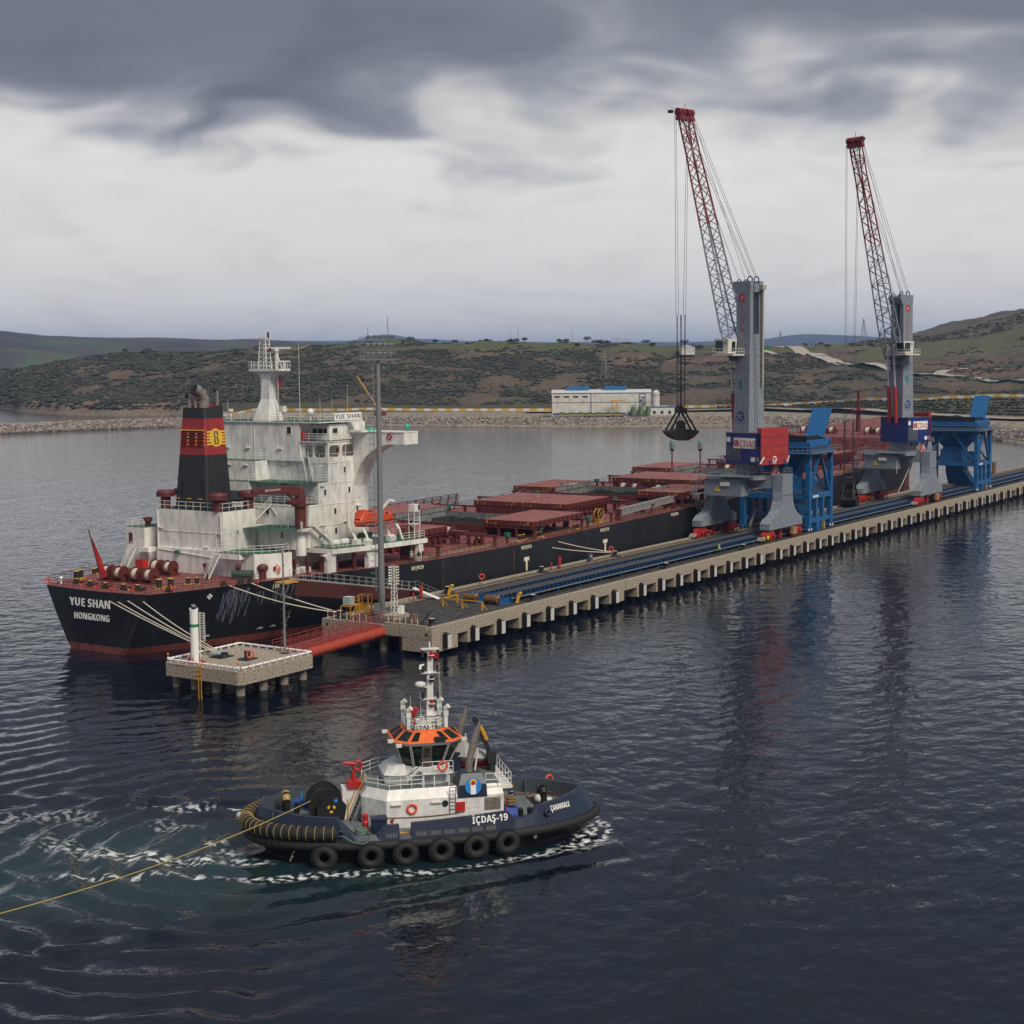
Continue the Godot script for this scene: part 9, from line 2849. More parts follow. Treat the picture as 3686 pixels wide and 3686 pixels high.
	part(wo, "rope_drum", mb().tube(V(-7.5, 3.05, -2.1), V(-7.5, 3.05, -0.2), 0.75, 20), "tow_rope")
	for k in 3: part(wo, "drum_mark", mb().box(V(-7.15 + 0.24 * cos(k * TAU / 3 + 0.5), 2.95 + 0.24 * sin(k * TAU / 3 + 0.5), 0.66), V(0.22, 0.16, 0.02), Basis(Vector3.BACK, k * TAU / 3 + 2.0)), "band_yellow")
	part(wo, "maker_disc", mb().tube(V(-6.8, 3.55, 0.65), V(-6.8, 3.55, 0.67), 0.14, 12), "logo_sky")
	var sp = part(o, "staple_post", mb().path([V(-10.4, 2.0, -1.5), V(-10.4, 3.5, -1.5), V(-10.4, 3.8, -1.2), V(-10.4, 3.8, -0.6), V(-10.4, 3.5, -0.3), V(-10.4, 2.0, -0.3)], 0.3, 12), "tug_black")
	part(sp, "brass_cap", mb().path([V(-10.4, 3.5, -1.5), V(-10.4, 3.84, -1.2), V(-10.4, 3.84, -0.6), V(-10.4, 3.5, -0.3)], 0.31, 12), paint("brass", lin(0.42, 0.30, 0.12), 0.5, "grime", Vector3.ONE))
	part(o, "capstan", mb().lathe(V(-9.2, 2.0, 0.9), [[0.3, 0], [0.24, 0.2], [0.24, 0.5], [0.3, 0.6], [0.3, 0.7], [0, 0.7]], 14), "tug_black")
	part(o, "bow_bitts", mb().tube(V(-9.6, 2.0, -1.8), V(-9.4, 2.9, -1.8), 0.24, 10).tube(V(-9.9, 2.0, 0.0), V(-9.9, 2.6, 0.0), 0.26, 10), "tug_black")
	for q in [[-8.4, -3.6], [-9.4, -3.8]]: part(o, "blue_cover", mb().lathe(V(q[0], 2.0, q[1]), [[0.55, 0], [0.45, 0.5], [0.15, 0.75], [0, 0.78]], 8), "tarp_blue")
	part(o, "gas_bottle", mb().tube(V(-9.0, 2.0, -4.0), V(-9.0, 3.2, -4.0), 0.12, 8), "logo_sky")
	part(o, "deck_box", mb().cbox(-4.6, -3.5, 2.0, 2.95, 3.7, 4.6, 0.08).cbox(-4.65, -3.45, 2.95, 3.1, 3.65, 4.65, 0.1), "tug_blue")
	part(o, "hose_valve", mb().lathe(V(-5.0, 2.0, 3.7), [[0.22, 0], [0.22, 0.6], [0.28, 0.65], [0.2, 0.8], [0.24, 1.2], [0, 1.35]], 10), "red_paint")
	part(o, "rope_coil", mb().torus(V(-5.4, 2.15, 4.5), 0.36, 0.13, Basis(), 16, 6).torus(V(-5.4, 2.35, 4.5), 0.34, 0.13, Basis(), 16, 6).path([V(-5.0, 2.3, 4.9), V(-4.8, 2.2, 5.4), V(-5.0, 1.9, 5.85), V(-5.4, 1.75, 6.0), V(-6.2, 1.9, 5.85), V(-6.9, 2.3, 5.5)], 0.05, 5), paint("rope_green", lin(0.09, 0.16, 0.11), 0.8, ""))
	part(o, "fairlead_eye", mb().torus(V(-7.0, 2.4, 5.32), 0.2, 0.09, Basis(Vector3.RIGHT, PI / 2 - 0.1), 14, 6), "tug_blue")
	part(o, "fairlead_eye", mb().torus(V(8.6, 2.55, 4.28), 0.2, 0.09, Basis(Vector3.UP, 0.55) * Basis(Vector3.RIGHT, PI / 2 - 0.2), 14, 6), "tug_blue")
	part(o, "deck_hatch_mark", mb().box(V(-2.3, 2.006, 5.0), V(0.75, 0.01, 0.7)), "yellow")
	# after deck
	var fl = part(o, "staple_post", mb().path([V(9.3, 2.0, -0.9), V(9.3, 2.8, -0.9), V(9.35, 3.15, -0.6), V(9.35, 3.15, -0.2), V(9.3, 2.8, 0.1), V(9.3, 2.0, 0.1)], 0.28, 12), "tug_black")
	part(o, "tow_pad", mb().prism(PackedVector2Array([V2(8.4, -2.2), V2(8.5, 0.6), V2(10.2, 0.9), V2(11.2, -0.8)]), 2.004, 2.02), "black_iron")
	part(o, "line_bundle", mb().sphere(V(9.0, 2.4, -0.1), V(0.4, 0.35, 0.35), 6, 8).sphere(V(9.8, 2.2, -0.3), V(0.35, 0.2, 0.3), 6, 8), "white_cloth")
	for q in [6.7, 7.4]: part(o, "after_bitts", mb().tube(V(q, 2.0, 3.6), V(q - 0.05, 2.85, 3.7), 0.2, 12), "tug_black")
	part(o, "coir_coil", mb().torus(V(6.3, 2.75, 1.9), 0.30, 0.14, Basis(), 14, 6).torus(V(6.3, 2.98, 1.9), 0.31, 0.14, Basis(), 14, 6).torus(V(6.3, 3.2, 1.9), 0.28, 0.13, Basis(), 14, 6), "coir")
	part(o, "tarpaulin", mb().loft([[V(5.7, 2.0, 2.8), V(5.7, 2.0, 1.2), V(7.3, 2.0, 2.1), V(6.9, 2.0, 3.0)], [V(5.8, 2.6, 2.4), V(5.9, 2.65, 1.5), V(6.7, 2.6, 1.7), V(6.6, 2.5, 2.5)]].map(func(r): return r), true, false, true), "tarp_blue")
	part(o, "hose", mb().path([V(7.0, 2.9, 0.0), V(8.0, 2.6, -0.8), V(9.2, 2.5, -1.6), V(10.4, 2.3, -1.9), V(11.0, 2.2, -1.2)], 0.05, 6), paint("hose_red", lin(0.16, 0.02, 0.025), 0.6, ""))
	for s in [[7.6, -5.0, 8.6, -1.9], [8.6, -1.9, 10.4, -2.4]]: part(o, "deck_line", mb().bar(V(s[0], 2.006, s[1]), V(s[2], 2.006, s[3]), 0.01, 0.12), "yellow")
	lifebuoy(o, V(10.6, 2.95, -3.35), Basis(Vector3.UP, 0.45) * Basis(Vector3.RIGHT, PI / 2), 0.33)
	part(o, "vent_box", mb().bb(7.5, 8.3, 2.6, 2.9, -4.5, -4.1).bar(V(7.6, 2.0, -4.3), V(7.6, 2.6, -4.3), 0.08).bar(V(8.2, 2.0, -4.3), V(8.2, 2.6, -4.3), 0.08), "galvanised")
	# towing line running off past the camera's left
	var tl = single("towing_line", mb().path(range(0, 25).map(func(k):
		var t: float = k / 24.0
		var a = o.transform * V(-8.0, 3.4, -1.1)
		var b = V(-111.5, 9.6, 49.0)
		return a.lerp(b, t) - V(0, 4.0 * t * (1.0 - t), 0)), 0.03, 6), "tow_rope", "yellow towing line leading from the tug's bow winch across the water", "rope")

func make_foam():
	var mat = StandardMaterial3D.new()
	mat.resource_name = "sea_foam"
	mat.albedo_color = lin(0.80, 0.83, 0.84)
	mat.vertex_color_use_as_albedo = true
	mat.roughness = 0.9
	mat.transparency = BaseMaterial3D.TRANSPARENCY_ALPHA
	mat.albedo_texture = noise_tex(noise(0.010, 6, 151), 1024, [[0.0, Color(1, 1, 1, 0)], [0.46, Color(1, 1, 1, 0)], [0.58, Color(1, 1, 1, 0.4)], [0.76, Color(1, 1, 1, 1)], [1.0, Color(1, 1, 1, 1)]])
	# centre lines on the water with half width and density
	var lines = [
		[[[-48.6, 50.6, 0.5, 0.6], [-50.3, 52.5, 1.0, 1.0], [-53.3, 53.6, 1.2, 1.0], [-56.8, 53.0, 1.0, 0.8], [-61.0, 50.8, 0.8, 0.7], [-64.5, 48.6, 0.7, 0.7], [-68.2, 44.2, 0.8, 0.8], [-70.6, 41.2, 0.9, 1.0], [-72.8, 39.5, 1.0, 1.0], [-74.0, 37.0, 0.8, 1.0], [-74.9, 34.3, 0.7, 1.0], [-76.2, 31.9, 0.6, 0.9], [-77.9, 30.2, 0.6, 0.8], [-79.6, 27.3, 0.6, 0.6], [-82.0, 23.5, 0.7, 0.4]]],
		[[[-69.0, 37.6, 0.6, 0.5], [-70.4, 36.0, 1.0, 0.8], [-72.0, 33.2, 1.1, 0.9], [-73.3, 30.2, 1.1, 0.95], [-73.9, 27.0, 1.3, 0.95], [-75.2, 24.8, 1.4, 0.8], [-75.5, 21.5, 1.4, 0.6], [-74.0, 15.0, 1.5, 0.4]]],
		[[[-67.4, 28.2, 0.5, 0.6], [-68.6, 30.2, 0.9, 0.9], [-69.6, 32.6, 1.0, 0.7], [-69.4, 35.0, 0.8, 0.4]]],
		[[[-63.5, 29.0, 0.5, 0.6], [-61.3, 26.0, 0.7, 0.9], [-61.6, 23.4, 0.9, 0.7], [-63.5, 20.4, 1.2, 0.6], [-65.0, 17.0, 1.2, 0.45]]],
		[[[-66.0, 27.2, 0.8, 0.5], [-67.4, 23.6, 1.2, 0.6], [-66.0, 20.6, 1.2, 0.5]]],
		[[[-70.5, 20.0, 1.6, 0.3], [-69.0, 15.0, 1.8, 0.35], [-72.9, 11.6, 1.8, 0.4], [-77.0, 8.0, 2.0, 0.3]]],
		[[[-47.2, 49.2, 0.3, 0.5], [-47.6, 51.0, 0.5, 0.8], [-49.6, 53.6, 0.5, 0.9], [-53.2, 55.0, 0.5, 0.7], [-57.2, 54.6, 0.4, 0.4]]]]
	var vv = PackedVector3Array()
	var nn = PackedVector3Array()
	var cc = PackedColorArray()
	var uu = PackedVector2Array()
	for l in lines:
		var P: Array = l[0]
		var pts = []
		for k in P.size() - 1:
			for i in 10:
				var f = i / 10.0
				pts.append([lerpf(P[k][0], P[k + 1][0], f), lerpf(P[k][1], P[k + 1][1], f), lerpf(P[k][2], P[k + 1][2], f), lerpf(P[k][3], P[k + 1][3], f)])
		var rows = []
		for k in pts.size():
			var a: Array = pts[maxi(k - 1, 0)]
			var b: Array = pts[mini(k + 1, pts.size() - 1)]
			var d = V2(b[0] - a[0], b[1] - a[1]).normalized()
			var nr = V2(-d.y, d.x)
			var row = []
			for j in 7:
				var u = (j - 3) / 3.0
				var x: float = pts[k][0] + nr.x * u * pts[k][2] * 1.1
				var z: float = pts[k][1] + nr.y * u * pts[k][2] * 1.1
				var end = minf(1.0, minf(k, pts.size() - 1 - k) / 8.0)
				row.append([V(x, water_height(x, z) + 0.045, z), Color(1, 1, 1, (1.0 - u * u) * pts[k][3] * end), V2(x, z) / 9.0])
			rows.append(row)
		for k in rows.size() - 1:
			for j in 6:
				for q in [[k, j], [k + 1, j], [k, j + 1], [k, j + 1], [k + 1, j], [k + 1, j + 1]]:
					var e: Array = rows[q[0]][q[1]]
					vv.append(e[0]); nn.append(Vector3.UP); cc.append(e[1]); uu.append(e[2])
	var a = []
	a.resize(Mesh.ARRAY_MAX)
	a[Mesh.ARRAY_VERTEX] = vv; a[Mesh.ARRAY_NORMAL] = nn; a[Mesh.ARRAY_COLOR] = cc; a[Mesh.ARRAY_TEX_UV] = uu
	var m = ArrayMesh.new()
	m.add_surface_from_arrays(Mesh.PRIMITIVE_TRIANGLES, a)
	var o = put(self, "foam", m, mat)
	o.set_meta("kind", "stuff")
	o.set_meta("label", "white foam streaks trailing round the moving tug")

func mooring(a: Vector3, b: Vector3, sag: float, label: String, guard := 0.0, group := ""):
	var pts = []
	for k in 15:
		var t = k / 14.0
		pts.append(a.lerp(b, t) - V(0, sag * 4 * t * (1 - t), 0))
	var o = thing("mooring_line", label, "mooring line", Vector3.ZERO, 0.0, group)
	part(o, "rope", mb().path(pts, 0.075, 6), "rope")
	if guard > 0.0:
		var d = (b - a).normalized()
		var p = a + d * guard
		part(o, "rat_guard", mb().lathe(p, [[0.05, -0.15], [0.42, 0.0], [0.42, 0.04], [0.05, 0.04]], 14, mb().frame_of(d)), "safety_orange")

func make_lines():
	var g = "stern lines to the dolphin"
	var starts = [V(-16.4, 8.1, -44.6), V(-16.6, 8.1, -42.0), V(-16.6, 8.1, -39.0), V(-16.5, 8.1, -35.4)]
	for k in 4: mooring(starts[k], V(-26.9 + 0.5 * (k % 2), 4.0, -10.1 + 0.4 * (k / 2)), 0.35 + 0.15 * (k % 2), "pale mooring rope from the ship's stern to the dolphin hooks", 1.4, g)
	mooring(V(-8.0, 8.1, -26.0), V(1.3, 4.2, -15.6), 0.5, "pale mooring rope from the ship's quarter to the pier end bollard, the longer one", 0.5)
	mooring(V(-4.8, 8.1, -25.2), V(1.4, 4.2, -15.7), 0.25, "pale mooring rope from the ship's quarter to the pier end bollard, the shorter one", 0.8)
	mooring(V(50.7, 8.3, -21.0), V(74.0, 4.2, -16.5), 0.5, "grey breast line from the ship's rail to a bollard on the apron, the longer one")
	mooring(V(57.0, 8.3, -20.3), V(74.1, 4.2, -16.4), 0.3, "grey breast line from the ship's rail to a bollard on the apron, with orange discs", 2.0)
	mooring(V(246.0, 13.5, -23.5), V(212.0, 4.0, -16.6), 0.5, "yellowish bow line slanting down from the forecastle to the apron", 9.0)
	mooring(V(270.0, 14.0, -28.0), V(285.0, 4.2, -16.5), 0.3, "bow line to the bollard beside the timber stack")
	# accommodation ladder and shore ramp
	var o = thing("gangway", "aluminium gangway with rope rails slung along the ship's side to the pier", "gangway")
	var A = V(-2.4, 8.6, -20.3)
	var B = V(20.6, 4.35, -18.55)
	var d = (B - A).normalized()
	var s = d.cross(Vector3.UP).normalized() * 0.55
	part(o, "walkway", mb().bar(A, B, 1.0, 0.12), "aluminium")
	for q in [-1.0, 1.0]:
		var st = mb().bar(A + s * q, B + s * q, 0.07, 0.42)
		part(o, "stringer", st, "aluminium")
		part(o, "hand_rope", mb().tube(A + s * q + V(0, 1.25, 0), B + s * q + V(0, 1.25, 0), 0.03, 5).path(range(0, 33).map(func(k): return A.lerp(B, k / 32.0) + s * q + V(0, 0.75 - (0.12 if k % 2 else 0.0), 0)), 0.02, 4), "aluminium")
		for k in 17: part(o, "stanchion", mb().tube(A.lerp(B, k / 16.0) + s * q, A.lerp(B, k / 16.0) + s * q + V(0, 1.3, 0), 0.03, 5), "aluminium")
	for k in 40: part(o, "rung_hole", mb().box(A.lerp(B, (k + 0.5) / 40.0) + s * 1.08, V(0.26, 0.18, 0.02), Basis(d, Vector3.UP, s.normalized())), "soot_and_hollow_shade")  # black plates painted for the shade in the holes
	part(o, "upper_platform", mb().bb(-4.6, -2.0, 8.3, 8.5, -21.4, -19.6), "yellow")
	part(o, "safety_net", mb().loft([[A + s * 1.2, A + s * 0.4 - V(0, 2.0, 0)], [A.lerp(B, 0.5) + s * 1.2, A.lerp(B, 0.5) + s * 0.6 - V(0, 1.9, 0)], [B + s * 1.2, B + s * 0.6 - V(0, 1.0, 0)]], false), paint("net_red", lin(0.09, 0.02, 0.02), 0.9, "grime", V(0.8, 0.8, 0.8)))
	var r = thing("shore_ramp", "short white ramp leading from the gangway down to the pier surface", "ramp")
	var C = V(19.6, 4.95, -17.6)
	var E = V(20.6, 3.56, -13.9)
	part(r, "plank", mb().bar(C, E, 0.9, 0.1), "lettering_white")
	part(r, "railing", mb().rail([C + V(0.45, 0, 0), E + V(0.45, 0, 0)], 1.0, 1.0, 0.03, 2), "galvanised")

# one continuous body: tapered capsules joined by a smooth minimum and meshed as surface nets
func person(called: String, label: String, at: Vector3, turn: float, H: float, col: Array, bend := 0.0, group := "", arms := 0.0):
	var k = H / 1.75
	var lean = V(0, 0, bend)
	var hip = V(0, 0.92, 0)
	var neck = V(0, 1.45, 0) + lean * 0.5
	var head = V(0, 1.62, 0.02) + lean * 0.75
	var B = []      # from, to, radius, radius, colour
	B.append([hip, neck - V(0, 0.12, 0), 0.145, 0.16, 0])
	B.append([neck - V(0.14, 0.07, 0), neck - V(-0.14, 0.07, 0), 0.085, 0.085, 0])
	B.append([neck, head, 0.055, 0.06, 2])
	B.append([head + V(0, -0.03, 0.01), head + V(0, 0.05, 0), 0.092, 0.1, 2])
	B.append([head + V(0, -0.01, 0.09), head + V(0, -0.03, 0.115), 0.02, 0.018, 2])
	for s in [-1, 1]:
		var sh: Vector3 = neck + V(s * 0.19, -0.08, 0)
		var el: Vector3 = sh + V(s * 0.07, -0.27, 0.03 + arms * 0.1)
		var wr: Vector3 = el + V(s * 0.02, -0.22, 0.09 + arms * 0.2)
		B.append([sh, el, 0.06, 0.05, 0]); B.append([el, wr, 0.048, 0.036, 0])
		B.append([wr, wr + V(0, -0.08, 0.02), 0.035, 0.03, 2])
		for f in 4: B.append([wr + V((f - 1.5) * 0.02, -0.08, 0.02), wr + V((f - 1.5) * 0.022, -0.155 + absf(f - 1.6) * 0.012, 0.045), 0.011, 0.009, 2])
		B.append([wr + V(-s * 0.03, -0.04, 0.02), wr + V(-s * 0.045, -0.09, 0.05), 0.012, 0.01, 2])
		var kn = V(s * 0.1, 0.5, 0.03 * s)
		var an = V(s * 0.11, 0.09, -0.02 + 0.05 * s)
		B.append([hip + V(s * 0.085, -0.04, 0), kn, 0.095, 0.065, 1]); B.append([kn, an, 0.06, 0.045, 1])
		B.append([an - V(0, 0.04, 0.02), an + V(0, -0.05, 0.14), 0.048, 0.04, 3])
	var c = 0.03
	var lo = V(-0.5, -0.06, -0.36)
	var n = Vector3i(34, 64, 30)
	var F = PackedFloat32Array()
	F.resize(n.x * n.y * n.z)
	F.fill(1.0)
	for b in B:
		var r: float = maxf(b[2], b[3]) + 0.1
		var mn: Vector3 = ((b[0].min(b[1]) - Vector3.ONE * r - lo) / c).floor()
		var mx: Vector3 = ((b[0].max(b[1]) + Vector3.ONE * r - lo) / c).ceil()
		var ab: Vector3 = b[1] - b[0]
		for x in range(maxi(0, int(mn.x)), mini(n.x, int(mx.x) + 1)):
			for y in range(maxi(0, int(mn.y)), mini(n.y, int(mx.y) + 1)):
				for z in range(maxi(0, int(mn.z)), mini(n.z, int(mx.z) + 1)):
					var p = lo + V(x, y, z) * c - b[0]
					var t = clampf(p.dot(ab) / ab.length_squared(), 0, 1)
					var dd: float = (p - ab * t).length() - lerpf(b[2], b[3], t)
					var i = (x * n.y + y) * n.z + z
					var h = clampf(0.5 + 0.5 * (F[i] - dd) / 0.03, 0, 1)
					F[i] = lerpf(F[i], dd, h) - 0.03 * h * (1 - h)
	var vert = {}
	var m = mb()
	m.xf = Transform3D(Basis().scaled(V(k, k, k)), Vector3.ZERO)
	var cell = func(x: int, y: int, z: int) -> Vector3:
		var id = Vector3i(x, y, z)
		if vert.has(id): return vert[id]
		var s = Vector3.ZERO
		var q = 0
		for e in [[0, 0, 0, 1, 0, 0], [0, 1, 0, 1, 1, 0], [0, 0, 1, 1, 0, 1], [0, 1, 1, 1, 1, 1], [0, 0, 0, 0, 1, 0], [1, 0, 0, 1, 1, 0], [0, 0, 1, 0, 1, 1], [1, 0, 1, 1, 1, 1], [0, 0, 0, 0, 0, 1], [1, 0, 0, 1, 0, 1], [0, 1, 0, 0, 1, 1], [1, 1, 0, 1, 1, 1]]:
			var fa = F[((x + e[0]) * n.y + y + e[1]) * n.z + z + e[2]]
			var fb = F[((x + e[3]) * n.y + y + e[4]) * n.z + z + e[5]]
			if (fa < 0) != (fb < 0):
				s += V(x + e[0], y + e[1], z + e[2]).lerp(V(x + e[3], y + e[4], z + e[5]), fa / (fa - fb))
				q += 1
		vert[id] = lo + s / maxi(q, 1) * c
		return vert[id]
	for x in range(1, n.x - 1):
		for y in range(1, n.y - 1):
			for z in range(1, n.z - 1):
				var a = F[(x * n.y + y) * n.z + z] < 0
				for ax in 3:
					var e = Vector3i(1 if ax == 0 else 0, 1 if ax == 1 else 0, 1 if ax == 2 else 0)
					var b = F[((x + e.x) * n.y + y + e.y) * n.z + z + e.z] < 0
					if a == b: continue
					var P = []
					for o2 in [[0, 0], [1, 0], [1, 1], [0, 1]]:
						var w = Vector3i(x, y, z)
						w[(ax + 1) % 3] -= o2[0]
						w[(ax + 2) % 3] -= o2[1]
						P.append(cell.call(w.x, w.y, w.z))
					var mid: Vector3 = (P[0] + P[2]) / 2
					var best = 9.0
					for q in B:
						var ab: Vector3 = q[1] - q[0]
						var t = clampf((mid - q[0]).dot(ab) / ab.length_squared(), 0, 1)
						var dd: float = (mid - q[0] - ab * t).length() - lerpf(q[2], q[3], t)
						if dd < best:
							best = dd
							m.col = col[q[4]]
					if not a: P.reverse()
					m.quad(P[0], P[1], P[2], P[3])
	var o = thing(called, label, "person", at, turn, group)
	if not M.has("figure"):
		var f = paint("figure", Color.WHITE, 0.8, "")
		f.vertex_color_use_as_albedo = true
	part(o, "body", m, "figure")
	var hp = head * k
	if col[4] != null:
		var hm = StandardMaterial3D.new()
		hm.albedo_color = col[4].linear_to_srgb()
		hm.roughness = 0.4
		part(o, "helmet", mb().lathe(hp + V(0, 0.04, 0), [[0.15, -0.01], [0.13, 0.0], [0.125, 0.05], [0.09, 0.11], [0.0, 0.135]], 14), hm)
	if col.size() > 5:
		var bm = StandardMaterial3D.new()
		bm.albedo_color = col[5].linear_to_srgb()
		bm.roughness = 0.6
		part(o, "reflective_band", mb().tube(V(0, 0.98, 0) * k, V(0, 1.03, 0) * k, 0.175 * k, 14, -1.0, false).tube(V(0, 1.28, 0.0) * k + lean * 0.3, V(0, 1.33, 0.0) * k + lean * 0.3, 0.195 * k, 14, -1.0, false), bm)

func make_people():
	var skin = Color(0.34, 0.19, 0.13)
	var boot = Color(0.02, 0.018, 0.016)
	var navy = Color(0.020, 0.026, 0.055)
	var dark = Color(0.014, 0.014, 0.018)
	var tb = Basis(Vector3.UP, TUG_TURN)
	person("person", "crewman in navy overalls and yellow helmet on the tug's after deck", TUG + tb * V(6.7, 2.0, 0.3), TUG_TURN + 0.1, 1.72, [navy, navy, skin, boot, Color(0.75, 0.48, 0.03), Color(0.55, 0.56, 0.58)], 0.05)
	person("person", "person in dark jacket and white trousers at the ship's rail", V(24.0, 7.95, -19.9), -0.6, 1.66, [dark, Color(0.5, 0.48, 0.5), skin, boot, null], 0.02)
	person("person", "person in dark top, orange trousers and white helmet at the ship's rail", V(24.9, 7.97, -19.9), 0.6, 1.66, [dark, Color(0.42, 0.06, 0.02), skin, boot, Color(0.75, 0.75, 0.75)], 0.02)
	person("person", "person with yellow helmet and pale vest beside the ship's hose crane", V(22.9, 7.95, -20.4), 0.0, 1.66, [Color(0.45, 0.46, 0.40), dark, skin, boot, Color(0.7, 0.5, 0.05)], 0.02)
	person("person", "dock worker in green hi-vis vest and blue helmet by the crane bogie", V(101.4, PD, -1.7), 2.4, 1.62, [Color(0.20, 0.62, 0.10), dark, skin, Color(0.6, 0.6, 0.6), Color(0.05, 0.06, 0.25)], 0.04)
	person("person", "dock worker in yellow hi-vis jacket stooping by the crane bogie", V(103.2, PD, -1.7), 2.2, 1.62, [Color(0.50, 0.66, 0.05), dark, skin, Color(0.6, 0.6, 0.6), null], 0.28, "", 0.6)
	person("person", "dock worker in hi-vis jacket standing beside the outer conveyor", V(85.2, PD, -2.6), 1.2, 1.62, [Color(0.42, 0.68, 0.07), dark, skin, boot, Color(0.6, 0.6, 0.5)], 0.03)

func make_far_buildings():
	# long white plant building on the shore
	var o = thing("shore_building", "long white industrial building with blue roof ventilators on the far shore", "building", V(635, 4.6, -380), -1.0539)
	var L = 59.0
	part(o, "wall", mb().bb(0, L, 0, 13.2, -24, 0), "building_white")
	part(o, "wall_band", mb().bb(-0.1, L + 0.1, 7.6, 7.9, -0.3, 0.12), paint("band_rust", lin(0.16, 0.10, 0.08), 0.7, ""))
	part(o, "corner_trim", mb().bb(-0.15, 0.15, 0, 13.3, -0.1, 0.15).bb(23.2, 23.6, 0, 13.3, 0, 0.15).bb(-0.2, L + 0.2, 13.1, 13.45, -0.2, 0.2), "trim_blue")
	part(o, "roof", mb().prism(PackedVector2Array([V2(0.3, 13.3), V2(-12, 15.2), V2(-24.3, 13.3)]), -0.3, L + 0.3, Transform3D(Basis(Vector3.BACK, Vector3.RIGHT, Vector3.UP), Vector3.ZERO)), "roof_white")
	for x in [9.0, 31.5]:
		part(o, "roof_ventilator", mb().loft([[V(x, 14.4, -9), V(x + 12.6, 14.4, -9), V(x + 12.6, 14.4, -15), V(x, 14.4, -15)], [V(x - 0.4, 17.0, -8), V(x + 13.0, 17.0, -8), V(x + 13.0, 17.0, -16), V(x - 0.4, 17.0, -16)]], true, false, true), "roof_blue")
	for k in 4: part(o, "window", mb().bb(1.6 + k * 5.6, 4.8 + k * 5.6, 10.7, 11.6, -0.02, 0.08), "window_glass")
	for k in 9: part(o, "shutter", mb().bb(0.8 + k * 5.6, 5.0 + k * 5.6, 0.4, 1.5, -0.02, 0.1), "trim_blue")
	part(o, "escape_stair", mb().rail([V(52.2, 4.5, 0.3), V(55.6, 4.5, 0.3)], 8.5, 3.4, 0.12, 4).bar(V(52.4, 4.6, 0.5), V(55.4, 6.7, 0.5), 0.3).bar(V(55.4, 6.7, 0.5), V(52.4, 8.8, 0.5), 0.3).bar(V(52.4, 8.8, 0.5), V(55.4, 10.9, 0.5), 0.3), "trim_blue")
	var at = o.transform
	var sl = thing("silo", "pale cylindrical silo beside the white shore building", "silo", at * V(62.0, 0, -5.0))
	part(sl, "shell", mb().lathe(Vector3.ZERO, [[2.2, 0], [2.2, 13.4], [0.6, 14.8], [0, 14.8]], 18), "building_white")
	part(sl, "ring", mb().tube(V(0, 11.6, 0), V(0, 11.9, 0), 2.3, 18), "galvanised")
	var ab = thing("annex_building", "low white annex with blue roof edge beside the silo", "building", at * V(58.0, 0, 4.0), -1.0539)
	part(ab, "wall", mb().bb(0, 16, 0, 4.6, -8, 0), "building_white")
	part(ab, "roof_edge", mb().bb(-0.2, 16.2, 4.6, 5.1, -8.2, 0.2), "trim_blue")
	for x in [2.0, 6.5, 11.0]: part(ab, "window", mb().bb(x, x + 1.6, 0.8, 2.6, -0.02, 0.06), "window_glass")
	for k in 3:
		var tk = thing("green_tank", "upright green tank in a row in front of the white annex", "tank", at * V(48.6 + k * 4.4, 0, 3.0), 0.0, "green tanks by the shore building")
		part(tk, "shell", mb().tube(Vector3.ZERO, V(0, 5.0, 0), 1.6, 14), "tank_green")
		part(tk, "top_rail", mb().rail([V(-1.4, 5, -0.8), V(-1.4, 5, 0.8), V(1.4, 5, 0.8), V(1.4, 5, -0.8)], 1.0, 1.4, 0.06, 2, true), "tank_green")
	var gc = thing("gantry_frame", "yellow gantry frame standing in front of the white building", "gantry", at * V(36.0, 0, 4.0), -1.0539)
	for x in [0.0, 2.6]: part(gc, "leg", mb().bar(V(x - 0.8, 0, 0), V(x, 8.6, 0), 0.35).bar(V(x + 0.8, 0, 0), V(x, 8.6, 0), 0.35), "yellow")
	part(gc, "beam", mb().bar(V(-1.0, 8.7, 0), V(7.5, 9.1, 0), 0.6), "yellow")
	for k in 7:
		var gm = thing("pump_unit", "green pump unit on the yellow base before the white building", "machine", at * V(6.5 + k * 5.4, 0.2, 4.6), -1.0539, "green pump units by the shore building")
		part(gm, "motor", mb().cbox(-1.6, 1.6, 0.6, 1.9, -0.8, 0.8, 0.3), "machine_green")
		part(gm, "base", mb().bb(-2.2, 2.2, 0, 0.6, -1.0, 1.0), "yellow")
	var sh = thing("hilltop_shed", "pale blue metal shed on the brow of the hill", "shed", on_land(27.1, 1285), 0.5)
	part(sh, "wall", mb().bb(-10, 12, -1, 5.4, -6, 6), "building_white")
	part(sh, "roof", mb().prism(PackedVector2Array([V2(-6.4, 5.4), V2(0, 7.0), V2(6.4, 5.4)]), -10.3, 12.3, Transform3D(Basis(Vector3.BACK, Vector3.RIGHT, Vector3.UP), Vector3.ZERO)), "roof_white")
	part(sh, "end_bay", mb().bb(12, 14.5, -1, 5.6, -6, 6), "roof_blue")
	# lattice pylons and thin masts on the skyline
	for q in [[20.82, 1434, 25.0, 3.2, "tall lattice power pylon on the skyline between the two cranes"], [30.1, 1130, 18.0, 2.4, "lattice power pylon standing behind the white shore building"], [23.75, 1480, 16.0, 1.2, "slim lattice mast on the skyline just beyond the near crane"], [17.16, 1520, 11.0, 1.0, "short lattice mast on the green slope below the wooded hill"]]:
		var py = thing("power_pylon", q[4], "pylon", on_land(q[0], q[1]))
		var m = mb()
		var w: float = q[3]
		for sx in [-1, 1]:
			for sz in [-1, 1]: m.bar(V(sx * w, -1, sz * w), V(sx * 0.2, q[2], sz * 0.2), 0.28)
